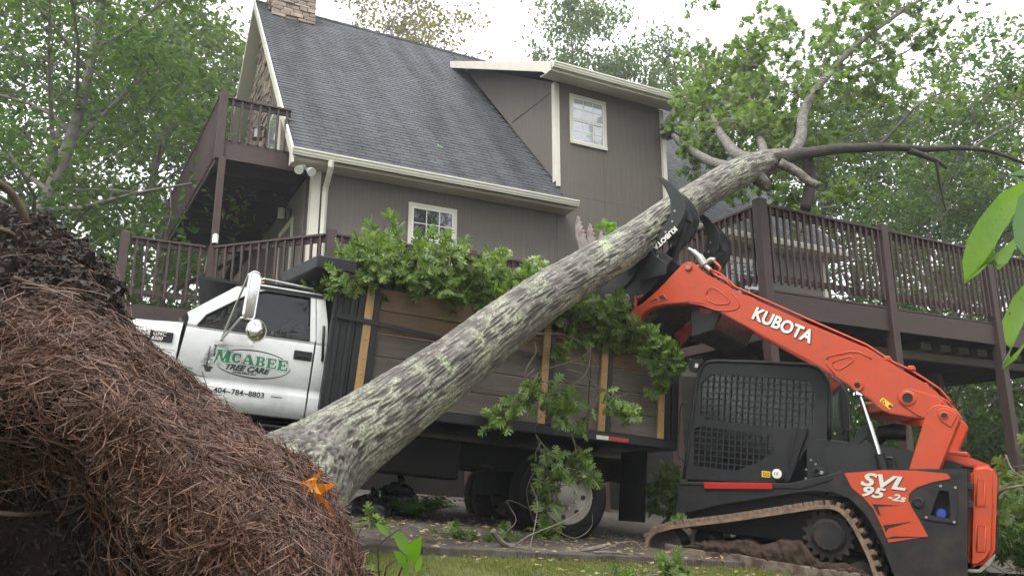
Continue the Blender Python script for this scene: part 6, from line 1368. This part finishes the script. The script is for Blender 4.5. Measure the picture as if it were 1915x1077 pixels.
# shrubs under and beside the decks
def gen_shrub(seed, rx, rz, n, leaf):
    g = np.random.default_rng(seed); mm = MB(); P = []
    for i in range(34):
        d = unit(g.normal(size=3)*np.array([1, 1, .6])+np.array([0, 0, .7])); e = d*np.array([rx, rx, rz])*(.55+.5*g.random()); mm.tube([(0, 0, -.2), tuple(e*.5+g.normal(size=3)*.08), tuple(e)], [.02, .012, .004], 4, False)
        for t in (.55, .8, 1.0): P.append(e*t+g.normal(size=(n, 3))*.16)
    P = np.concatenate(P); N = len(P); return mm, P, rots(unit(g.normal(size=(N, 3))+np.array([0, 0, -.2])), unit(g.normal(size=(N, 3))*.6+np.array([0, 0, 1]))), leaf*(.6+.7*g.random(N))
def shrub(name, loc, seed, rx, rz, n, leaf, mat, label, group):
    mm, P, rt, sz = gen_shrub(seed, rx, rz, n, leaf); e = empty(name, T3(*loc), label, 'shrub', group); mm.build('stems', M['bark_far'], e)['kind'] = 'stuff'
    o = link('foliage', inst_mesh('foliage', KITE_V, KITE_F, P, rt, sz, mat), e); o['kind'] = 'stuff'; return e
SG = 'shrubs below the decks'
s1 = shrub('shrub', (9.3, 13.8, -1.0), 2, 1.5, 1.7, 42, .10, M['leaf_yellow'], 'bright green shrub under the deck behind the loader engine', SG)
s2 = shrub('shrub', (-8.2, 15.2, .2), 4, 1.6, 2.3, 45, .11, M['leaf_mid'], 'shrub behind the left end of the lower deck railing', SG)
def sh(src, loc, rz, s_, label): tree_copy(src, loc, rz, s_, label, SG)
sh(s1, (11.2, 14.2, -1.1), 2, 1.15, 'bright shrub left of the last deck post in view'); sh(s2, (12.3, 16.0, -1.2), 1, 1.2, 'darker shrub beyond the right deck post'); sh(s1, (8.3, 16.3, -.9), 4, 1.0, 'shrub in the shade under the side deck')
sh(s2, (10.2, 18.5, -1), .5, 1.3, 'tall shrub in the shade far under the side deck'); sh(s2, (14.5, 19, -1.2), .5, 1.7, 'broad shrub at the foot of the right woods')
sh(s2, (-10.5, 17.5, .1), 3, 1.15, 'shrub behind the root mound and lower railing'); sh(s2, (-9.6, 20.3, .1), 5, 1.1, 'shrub seen through the railing below the balcony'); sh(s2, (-12.5, 16, .2), 2, 1.3, 'shrub at the far left above the root mound')
sh(s1, (8.6, 10.6, -1.5), 1, .95, 'low shrub right behind the loader tail'); sh(s2, (17, 21, -1.2), .5, 1.8, 'broad shrub at the right edge behind the deck'); sh(s2, (13, 23, -1.0), 1.5, 2.0, 'thicket behind the deck railing')

sh(s2, (10.8, 24.5, -1.0), 2.5, 2.1, 'dense thicket seen past the loader cab under the deck'); sh(s2, (9.4, 21.8, -1.0), 3.5, 1.5, 'thicket beside the right corner of the house')
sh(s2, (12.2, 28.5, -1.0), .7, 2.9, 'far thicket seen through the gap behind the loader cab'); sh(s2, (15.2, 27, -1.0), 1.9, 2.6, 'far thicket low behind the middle of the side deck'); sh(s2, (19.5, 27.5, -1.0), 4.2, 2.9, 'far thicket at the right edge behind the deck railing')
tree_copy(tC, (13.0, 29.5, za), 2.4, .95, 'bushy tree deep in the woods behind the bare limb', GR_); tree_copy(tC, (19.8, 30.5, za), .7, 1.0, 'bushy tree deep in the woods at the right edge', GR_)

# ------------------------------------------------------------------ cut oak brush, litter and small things
def local_dir(Mx, v): return np.array(Mx.to_3x3() @ Vector(v))
def brush(name, label, loc, build, mat, singles, tw_r=.006, group=None, leafname='leaf_mass', cat='branch', tmpl=None):
    e = empty(name, T3(*loc), label, cat, group); f = Foliage(); build(f); tw = f.twig_mesh('twigs', M['twig'], e, tw_r); tw.matrix_local = e.matrix_world.inverted()
    f.leaves(leafname, mat, e, tmpl or OAK_HI, singles); return e, f
g = np.random.default_rng(77)
def load(f):
    for k in range(140):
        x = -2.5+3.05*g.random(); hump = .22+.26*math.exp(-((x+1.9)/.45)**2)+.20*math.exp(-((x+.75)/.5)**2)-.10*max(0, (x+.1))
        s0 = np.array(TM @ Vector((x, .25+.7*g.random(), 2.33+.2*g.random()*hump))); d = local_dir(TM, (g.normal()*.45, -.75*g.random()-.1, .75*hump*2.2+.12*g.normal()))
        f.spray(s0, d, (.50+.35*g.random())*(.8+hump), g, droop=.7, twigs=6, per=6, leaf=.132)
lo, _ = brush('oak_brush_load', 'heap of cut leafy oak branches piled on the truck bed', tuple(TM @ Vector((-1.2, .8, 1.25))), load, M['oak'], 290, cat='brush')
TRK = lambda x, y, z: np.array(TM @ Vector((x, y, z)))
def hang(paths, per, leaf, droop=.9, twigs=5, L=.35):
    def b(f):
        for P, cnt in paths:
            Q = crom(np.array(P), 24); f.tw.append(Q[::2])
            for _ in range(cnt):
                i_ = int((.25+.75*g.random())*22); d = unit(Q[i_+1]-Q[i_])*.5+g.normal(size=3)*.55+np.array([0, 0, -.25]); f.spray(Q[i_], d, L*(.6+.8*g.random()), g, droop=droop, twigs=twigs, per=per, leaf=leaf)
    return b
HP = [([(0.846, 8.498, 1.469), (0.723, 8.426, 1.342), (0.237, 8.318, 1.156), (0.014, 8.349, 0.827), (-0.152, 8.443, 0.452)], 7), ([(0.846, 8.498, 1.469), (0.775, 8.418, 1.17), (0.459, 8.372, 0.94), (0.235, 8.403, 0.613), (0.346, 8.45, 0.425)], 5), ([(0.581, 8.454, 1.232), (0.751, 8.468, 1.177), (0.921, 8.509, 1.012), (0.864, 8.55, 0.847)], 3), ([(0.238, 8.354, 1.218), (0.153, 8.345, 1.048), (0.571, 8.453, 0.616), (0.654, 8.494, 0.454)], 3)]
brush('hanging_oak_branch', 'leafy oak branch hanging down the plank side of the truck', HP[0][0][0], hang(HP, 4, .125), M['oak'], 200)
HR = [([(1.008, 9.054, 2.13), (1.249, 9.035, 1.999), (1.549, 9.031, 1.81), (1.733, 9.135, 1.393)], 7), ([(1.426, 9.016, 1.869), (1.662, 9.041, 1.563), (1.815, 9.145, 1.149)], 7), ([(0.764, 9.148, 1.96), (0.636, 9.129, 1.829), (0.447, 9.125, 1.64)], 4), ([(0.893, 9.151, 2.153), (1.138, 9.125, 2.051), (1.38, 9.114, 1.889)], 5)]
brush('dark_oak_branch', 'dark leafy oak branch drooping beneath the grapple', HR[0][0][0], hang(HR, 5, .13), M['oak'], 150)
HW = [([(0.718, 8.616, 0.378), (0.602, 8.613, 0.186), (0.404, 8.629, -0.086), (0.291, 8.645, -0.353)], 5), ([(0.686, 8.586, 0.294), (0.71, 8.575, 0.13), (0.571, 8.609, -0.005)], 2), ([(0.238, 8.613, 0.186), (0.153, 8.616, -0.032), (0.235, 8.652, -0.38)], 2)]
brush('wheel_oak_branch', 'oak branch caught in front of the rear truck wheel', HW[0][0][-1], hang(HW, 3, .12, .6, 4, .26), M['oak'], 120)
HR2 = [([(1.819, 10.401, 0.456), (1.902, 10.356, 0.223), (1.983, 10.334, -0.102)], 6), ([(2.171, 10.291, 0.484), (2.05, 10.254, 0.221), (1.95, 10.286, 0.092)], 5)]
brush('shaded_oak_branch', 'oak branch in the gap between truck and loader', HR2[0][0][0], hang(HR2, 5, .14), M['oak'], 40)
# ground brush
def gp(x, y, dz=.0): return np.array([x, y, ground_z(x, y)+dz])
def pile(cx_, cy_, rx, ry, n, leaf=.14, h=.12, up=.25):
    def b(f):
        for _ in range(n):
            x, y = cx_+g.normal()*rx, cy_+g.normal()*ry; f.spray(gp(x, y, .03+h*g.random()), g.normal(size=3)*np.array([1, 1, .15])+np.array([0, 0, up]), .3+.25*g.random(), g, droop=.5, twigs=4, per=5, leaf=leaf)
    return b
def ground_hit(px): return px
brush('ground_oak_branch', 'oak leaves lying along the kerb by the rear truck wheel', tuple(gp(-.2, 7.55)), pile(-.35, 7.6, .5, .10, 7, .12, .04), M['oak'], 60)
brush('lawn_oak_branch', 'pale oak leaves on the lawn in front of the loader track', tuple(gp(1.05, 6.6)), pile(1.2, 6.75, .36, .25, 8, .12, .03, .05), M['oak_pale'], 120)
brush('track_oak_branch', 'few green oak leaves lying on top of the loader track', tuple(LM @ Vector((-2.7, .2, .36))), lambda f: [f.spray(np.array(LM @ Vector((-2.72+.1*i_, .12, .36))), g.normal(size=3)*np.array([1, 1, .2])+np.array([0, 0, .4]), .1, g, droop=.4, twigs=2, per=4, leaf=.09) for i_ in range(2)], M['oak_pale'], 20)
brush('right_oak_brush', 'big pile of leafy oak brush behind the loader at the right edge', tuple(gp(6.0, 7.6)), lambda f: [f.spray(gp(6.3+g.normal()*.75, 8.4+g.normal()*.7, .1+1.35*g.random()), g.normal(size=3)*np.array([1, 1, .5])+np.array([-.3, -.4, .2]), .6+.4*g.random(), g, droop=.6, twigs=6, per=7, leaf=.17) for _ in range(95)], M['oak_pale'], 200, cat='brush')
# bare branches
def bare(name, label, paths, mat=None, cuts=()):
    e = empty(name, T3(*paths[0][0][0]), label, 'branch')
    for P, r0, r1 in paths:
        k = len(P)*4; Q = crom(np.array(P), k); Q = Q+.012*(np.stack([vnoise(Q*6), vnoise(Q*6+5), vnoise(Q*6+11)], -1)-.5); o = MB().tube([tuple(q) for q in Q], list(np.linspace(r0, r1, k)), 7).build('limb', mat or M['twig'], e, smooth=40); o.matrix_local = e.matrix_world.inverted()
    for p, d, r in cuts:
        p = Vector(p); d = Vector(d).normalized(); o = MB().cyl(p-d*.004, p+d*.003, r*.95, 12).build('cut_end', M['cut'], e); o.matrix_local = e.matrix_world.inverted()
    return e
BR_ = [(-0.214, 7.401, -0.533), (-0.059, 7.443, -0.495), (0.131, 7.501, -0.522), (0.396, 7.563, -0.563), (0.625, 7.715, -0.551), (0.863, 7.86, -0.513)]; B2 = [(-0.166, 7.304, -0.352), (-0.106, 7.377, -0.437), (-0.035, 7.443, -0.495)]
c0 = Vector(BR_[0])-Vector(BR_[1]); c1 = Vector(B2[0])-Vector(B2[1])
bare('cut_branch', 'grey forked branch with fresh cut ends lying on the kerb', [(BR_, .034, .022), (B2, .024, .024),
 ([(0.226, 7.505, -0.536), (0.382, 7.318, -0.611), (0.506, 7.134, -0.702), (0.627, 6.992, -0.751)], .02, .01), ([(0.012, 7.443, -0.495), (0.155, 7.47, -0.397), (0.35, 7.557, -0.332), (0.604, 7.683, -0.219), (0.763, 7.751, -0.077)], .008, .003), ([(0.154, 7.468, -0.51), (0.207, 7.603, -0.311), (0.238, 7.763, -0.125), (0.165, 7.817, 0.07)], .006, .003),
 ([(0.35, 7.557, -0.332), (0.572, 7.633, -0.429), (0.728, 7.713, -0.339), (0.742, 7.683, -0.219)], .0035, .002), ([(-0.084, 7.522, -0.4), (0.037, 7.698, -0.277), (-0.048, 7.86, -0.102), (0.218, 7.989, -0.203)], .0035, .002)], None, [(BR_[0], c0, .034), (B2[0], c1, .024)])
bare('thin_dead_branch', 'thin grey twigs lying on the drive before the loader track', [([(0.742, 7.665, -0.556), (0.999, 7.771, -0.569), (1.212, 7.891, -0.635), (1.375, 7.707, -0.726)], .010, .005), ([(0.802, 7.765, -0.545), (1.142, 8.06, -0.487), (1.254, 7.977, -0.569)], .006, .003), ([(0.654, 7.755, -0.506), (0.478, 7.382, -0.66), (0.691, 7.198, -0.751)], .008, .004)])
bare('bare_hanging_twig', 'bare pale twig arching below the trunk in front of the planks', [([(0.15, 8.089, 1.454), (0.235, 8.168, 1.552), (0.574, 8.27, 1.554), (0.803, 8.356, 1.416), (0.915, 8.404, 1.225)], .007, .003), ([(0.235, 8.188, 1.472), (0.246, 8.215, 1.364), (0.152, 8.255, 1.203), (0.096, 8.272, 0.929)], .010, .005), ([(0.459, 8.213, 1.578), (0.742, 8.286, 1.489), (0.826, 8.32, 1.354)], .005, .002)])
bare('brush_stick', 'bare forked stick poking out of the brush at the right edge', [([(4.598, 7.848, -0.053), (4.637, 7.729, 0.01), (4.798, 7.618, 0.044)], .014, .010), ([(4.674, 7.756, 0.315), (4.688, 7.69, 0.166), (4.805, 7.663, 0.068)], .009, .006)])
# grass
def grass():
    N = 42000; s = -1.6+6.4*g.random(N); t = -2.4*g.random(N)**.8-.005; x = KA.x+KD.x*s+KN.x*t; y = KA.y+KD.y*s+KN.y*t
    dn = fbm(np.stack([x*1.7, y*1.7, x*0], -1)); keep = g.random(N) < np.clip((dn-.25)*3.2, .15, 1); x, y = x[keep], y[keep]; N = len(x); z = -.868-.108*x+.0414*y
    d = unit(g.normal(size=(N, 3))*np.array([.55, .55, .1])+np.array([0, 0, 1])); tv = np.array([(-.5, 0, 0), (.5, 0, 0), (.28, .6, .05), (0, 1, .16), (-.28, .6, .05)])
    h = .025+.05*g.random(N)*(dn[keep]*1.6); sc_ = np.stack([np.full(N, .006), h, h], -1)
    me = inst_mesh('grass', tv, [(0, 1, 2, 4), (4, 2, 3)], np.stack([x, y, z-.004], -1), rots(d, unit(g.normal(size=(N, 3)))), sc_, M['grass']); tag(link('grass', me), 'short yellow-green lawn grass in front of the kerb', 'grass', kind='stuff')
grass()
# scattered leaf bits and bark on the drive and lawn
N = 1500; x = -1.6+5.5*g.random(N); y = 6.6+3.6*g.random(N); z = ground_z(x, y)+np.where((np.stack([x-KA.x, y-KA.y], -1)*np.array([KN.x, KN.y])).sum(-1) > 0, .066, .012)
me = inst_mesh('ground_litter', KITE_V, KITE_F, np.stack([x, y, z], -1), rots(unit(g.normal(size=(N, 3))*np.array([1, 1, .15])), unit(g.normal(size=(N, 3))*.25+np.array([0, 0, 1]))), .03+.05*g.random(N), M['tan_leaf']); tag(link('ground_litter', me), 'dry brown leaf bits scattered over drive and lawn', 'leaf litter', kind='stuff')
# fern
fe = empty('fern', T3(*([(-1.035, 9.345, -0.267)][0])), 'green fern growing by the drive behind the trunk', 'fern')
for k in range(46):
    az = g.random()*6.283; L0 = .42+.34*g.random(); el = .5+.7*g.random(); pv_, dv = [], []
    for i_ in range(15):
        t = i_/14; a_ = Vector((math.cos(az)*L0*t, math.sin(az)*L0*t, L0*(el*t-1.0*el*t*t*.9)))
        for sgn in (-1, 1): pv_.append(tuple(a_)); dv.append((math.cos(az+sgn*1.25), math.sin(az+sgn*1.25), -.15))
    sc_ = np.array([.15*(1-abs(i_//2/14-.3))*1.0 for i_ in range(30)])*(1-np.array([i_//2/14 for i_ in range(30)])**2*.7)
    link('frond', inst_mesh('frond', KITE_V*np.array([.5, 1, 1]), KITE_F, np.array(pv_), rots(np.array(dv, float), np.tile([0, 0, 1.], (30, 1))), sc_, M['fern']), fe)
# plastic bags
def bag(loc, s, label, sd):
    n, m = 26, 40; th_ = np.linspace(0, math.pi, n)[:, None]; ph = np.linspace(0, 2*math.pi, m, endpoint=False)[None]; P = np.stack([np.sin(th_)*np.cos(ph), np.sin(th_)*np.sin(ph), np.cos(th_)*np.ones_like(ph)], -1)
    rd_ = 1+.35*(fbm(P*2.2+sd)-.5)+.22*np.abs(vnoise(P*5+sd)-.5); P = P*rd_[..., None]*np.array(s); P[..., 2] = np.maximum(P[..., 2], -s[2]*.6)
    i_, j_ = np.meshgrid(np.arange(n-1), np.arange(m), indexing='ij'); L_ = np.stack([i_*m+j_, (i_+1)*m+j_, (i_+1)*m+(j_+1) % m, i_*m+(j_+1) % m], -1).reshape(-1)
    e = empty('plastic_bag', T3(*loc), label, 'bag', 'plastic bags by the drive'); link('sack', np_mesh('sack', P.reshape(-1, 3), L_, np.full((n-1)*m, 4), M['plastic'], True), e)
    MB().tube([(0, 0, s[2]*.75), (.03, .02, s[2]*1.1), (.06, 0, s[2]*1.25)], [.06, .035, .06], 8).build('knot', M['plastic'], e, smooth=True)
bp_ = [(-1.587, 9.234, -0.235), (-1.349, 9.619, -0.125), (-1.694, 8.722, -0.249)]
bag(bp_[0], (.26, .2, .17), 'black plastic bag nearest the trunk base', 1.0); bag(bp_[1], (.24, .2, .2), 'black plastic bag beside the fern', 5.0)
# orange leaf and tan leaves on the straw
def one_leaf(name, label, p, d, n, s, mat, tm=None, curl=1.0):
    tm = tm or OAK_HI; me = inst_mesh('blade', tm[0]*np.array([1, 1, curl]), tm[1], np.zeros((1, 3)), rots(np.array([d], float), np.array([n], float)), np.array([s]), mat)
    e = empty(name, T3(*p), label, 'leaf'); link('blade', me, e); MB().tube([(0, 0, 0), tuple(-np.array(d)/np.linalg.norm(d)*s*.22)], .0022, 5).build('stem', mat, e); return e
LW = oak_template([(.015, .06), (.03, .24), (.24, .30), (.27, .36), (.08, .37), (.06, .48), (.40, .66), (.42, .74), (.10, .62), (.08, .74), (.34, .90), (.30, .96), (.06, .84)], .5)
OL = [(-0.832, 3.867, -0.13), (-0.857, 3.856, -0.086), (-0.874, 3.839, -0.057), (-0.899, 3.822, -0.071), (-0.877, 3.82, -0.104), (-0.887, 3.822, -0.114), (-0.924, 3.822, -0.074), (-0.946, 3.821, -0.026), (-0.966, 3.815, -0.002), (-0.993, 3.8, 0.017), (-0.985, 3.795, 0.034), (-0.951, 3.805, 0.036), (-0.926, 3.811, 0.053), (-0.892, 3.814, 0.082), (-0.884, 3.817, 0.073), (-0.904, 3.813, 0.046), (-0.911, 3.809, 0.022), (-0.869, 3.818, 0.024), (-0.819, 3.839, 0.025), (-0.817, 3.841, 0.015), (-0.855, 3.826, -0.007), (-0.877, 3.82, -0.024), (-0.864, 3.835, -0.043), (-0.842, 3.855, -0.081), (-0.827, 3.877, -0.125)]
ole = empty('orange_oak_leaf', T3(*OL[0]), 'bright orange oak leaf standing at the edge of the straw', 'leaf')
_o = np.array(OL)-np.array(OL[0]); _o[:, 1] += .02*np.sin(_o[:, 0]*60)+.25*(_o[:, 0]+.03)**2*8
MB().add([tuple(q) for q in _o], [tuple(range(len(_o)))]).build('blade', M['orange_leaf'], ole, solid=.0012)
_m = [(-0.818, 3.851, -0.146), (-0.878, 3.808, -0.038), (-0.919, 3.792, 0.005), (-0.974, 3.782, 0.027)]; MB().tube([tuple(np.array(q)-np.array(OL[0])) for q in _m], [.0016, .0012, .001, .0006], 5).build('midrib', M['orange_leaf'], ole)
one_leaf('tan_leaf', 'pale dry leaf lying on the straw near the orange leaf', [(-1.123, 3.418, 0.02)][0], (.8, .2, -.35), (-.1, -.8, .6), .11, M['tan_leaf'], None, 2)
one_leaf('tan_leaf', 'second dry tan leaf lower on the straw', [(-0.976, 3.312, -0.053)][0], (.6, .1, -.6), (-.3, -.8, .5), .09, M['tan_leaf'], None, 2)
rl = HM @ Vector((3.05, 1.0, roof_z(1.0)+.01)); one_leaf('fallen_leaf', 'single pale leaf lying on the main roof slope', tuple(rl), tuple(HM.to_3x3() @ Vector((.9, .1, .1))), tuple(HM.to_3x3() @ Vector((0, -.72, .69))), .17, M['leaf_under'], None, .5)
brush('sprig', 'small bright yellow-green sprig behind the grapple teeth', [(1.29, 10.139, 3.148)][0], lambda f: [f.spray(np.array([(1.29, 10.151, 3.1)][0]), np.array([.1*g.normal(), 0, 1]), .3, g, droop=.1, twigs=4, per=4, leaf=.10) for _ in range(2)], M['bright_leaf'], 15)
# sapling in front of the kerb
OVAL = np.array([(0, 0, 0), (.15, .2, .02), (.22, .45, .03), (.16, .75, 0), (0, 1, -.08), (-.16, .75, 0), (-.22, .45, .03), (-.15, .2, .02), (0, .3, -.03), (0, .65, -.03)]); OVAL_F = [(0, 1, 8), (1, 2, 8), (2, 9, 8), (2, 3, 9), (3, 4, 9), (4, 5, 9), (5, 6, 9), (6, 8, 9), (6, 7, 8), (7, 0, 8)]
sp = empty('sapling', T3(*([(-0.687, 4.463, -0.532)][0])), 'small bright green sapling in front of the kerb', 'sapling'); SI = sp.matrix_world.inverted()
for P in ([(-0.687, 4.463, -0.532), (-0.699, 4.429, -0.396), (-0.704, 4.402, -0.287), (-0.637, 4.388, -0.233), (-0.547, 4.372, -0.171)], [(-0.671, 4.446, -0.464), (-0.659, 4.429, -0.396), (-0.595, 4.417, -0.347)], [(-0.623, 4.456, -0.505), (-0.575, 4.429, -0.396), (-0.511, 4.409, -0.315)]):
    MB().tube(P, list(np.linspace(.006, .003, len(P))), 6).build('stem', M['root'], sp, smooth=True).matrix_local = SI
for px, tip, s_ in (([(-0.645, 4.388, -0.233)][0], [(-0.704, 4.321, -0.171)][0], .085), ([(-0.525, 4.415, -0.342)][0], [(-0.623, 4.38, -0.201)][0], .17), ([(-0.539, 4.423, -0.374)][0], [(-0.471, 4.287, -0.241)][0], .14), ([(-0.539, 4.43, -0.402)][0], [(-0.607, 4.355, -0.306)][0], .12), ([(-0.539, 4.439, -0.437)][0], [(-0.562, 4.315, -0.355)][0], .10), ([(-0.715, 4.426, -0.383)][0], [(-0.827, 4.331, -0.419)][0], .15), ([(-0.503, 4.436, -0.423)][0], [(-0.475, 4.415, -0.342)][0], .08)):
    d = np.array(tip)-np.array(px); o = link('leaf', inst_mesh('leaf', OVAL*np.array([.9, 1, 1]), OVAL_F, np.array([px]), rots(d[None], np.array([[.2, -.8, .5]])), np.array([max(s_, np.linalg.norm(d))]), M['bright_leaf'], True), sp, SI)
# near leaves at the right edge of the view
nt_ = empty('foreground_sprig', T3(*([(0.86, 1.17, 0.472)][0])), 'large bright green leaves of a near plant at the right edge', 'plant'); NI = nt_.matrix_world.inverted()
MB().tube([(0.982, 1.44, 0.013), (0.899, 1.274, 0.264), (0.856, 1.191, 0.391), (0.86, 1.17, 0.472), (0.869, 1.144, 0.577)], [.006, .005, .004, .004, .003], 8).build('stem', M['root'], nt_, smooth=True).matrix_local = NI
def big_leaf(outline, mid, zc, mat, bulge):
    """a broad leaf from its margin and midrib, gently cupped"""
    P = np.array(outline); c_ = np.array(mid); k = len(P); ctr = crom(c_, k); toc = unit(-P.mean(0)); V = []; rows = 5
    for r_ in range(rows+1):
        f = r_/rows; q = ctr*(1-f)+P*f; V.append(q+toc*bulge*math.sin(math.pi*f*.9)*.5)
    mm = MB().grid([[tuple(p) for p in row] for row in V]); o = mm.build('leaf', mat, nt_, smooth=True); o.matrix_local = NI; MB().tube([tuple(p+toc*.0015) for p in crom(c_, 12)], list(np.linspace(.0022, .0007, 12)), 5).build('midrib', M['leaf_under'], o, smooth=True)
big_leaf([(0.766, 1.125, 0.447), (0.718, 1.111, 0.421), (0.675, 1.101, 0.378), (0.652, 1.099, 0.345), (0.64, 1.097, 0.313), (0.643, 1.104, 0.283), (0.675, 1.12, 0.302), (0.704, 1.135, 0.324), (0.71, 1.132, 0.339), (0.709, 1.129, 0.31), (0.736, 1.145, 0.326), (0.758, 1.147, 0.36), (0.787, 1.16, 0.39)], [(0.835, 1.17, 0.472), (0.754, 1.137, 0.399), (0.706, 1.13, 0.347), (0.645, 1.104, 0.286)], 1.2, M['spotted_leaf'], .012)
big_leaf([(0.681, 0.986, 0.386), (0.663, 0.99, 0.37), (0.655, 0.998, 0.336), (0.658, 1.004, 0.312), (0.67, 1.008, 0.296), (0.694, 1.018, 0.298)], [(0.722, 1.013, 0.401), (0.704, 1.017, 0.342)], 1.05, M['leaf_under'], .01)
big_leaf([(0.71, 1.064, 0.28), (0.675, 1.051, 0.251), (0.654, 1.049, 0.217), (0.652, 1.046, 0.188), (0.66, 1.048, 0.178), (0.641, 1.044, 0.152), (0.666, 1.051, 0.166), (0.697, 1.064, 0.198)], [(0.749, 1.083, 0.285), (0.696, 1.068, 0.221), (0.642, 1.044, 0.155)], 1.08, M['spotted_leaf'], .012)
big_leaf([(0.742, 1.073, 0.448), (0.716, 1.066, 0.438), (0.704, 1.067, 0.432), (0.72, 1.069, 0.423), (0.746, 1.08, 0.421)], [(0.753, 1.077, 0.434), (0.709, 1.067, 0.432)], 1.15, M['leaf_under'], .004)
MB().lathe([(-.045, .03), (-.05, .033), (.045, .033), (.05, .02), (.06, .02)], (0, 0, 0), 'z', 14).build('post_lamp', M['white'], None, smooth=40)
pl = bpy.data.objects['post_lamp']; pl.matrix_world = HM @ T3(-1.09, .60, 4.12) @ Matrix.Scale(1.5, 4); tag(pl, 'small white glass lamp on the balcony post above the railing', 'lamp')

# ------------------------------------------------------------------ thin haze volume added to imitate the sky's veiling glare and fade far trees
hz = MB().box(-60, 60, -30, 75, -3.2, 34).build('haze', None); hz['kind'] = 'stuff'
hm = bpy.data.materials.new('haze'); hm.use_nodes = True; hm.node_tree.nodes.clear(); ho = hm.node_tree.nodes.new('ShaderNodeOutputMaterial'); pv2 = hm.node_tree.nodes.new('ShaderNodeVolumePrincipled')
pv2.inputs['Color'].default_value = (.93, .95, 1, 1); pv2.inputs['Density'].default_value = .0017; pv2.inputs['Anisotropy'].default_value = .3; hm.node_tree.links.new(pv2.outputs[0], ho.inputs['Volume']); hz.data.materials.append(hm)
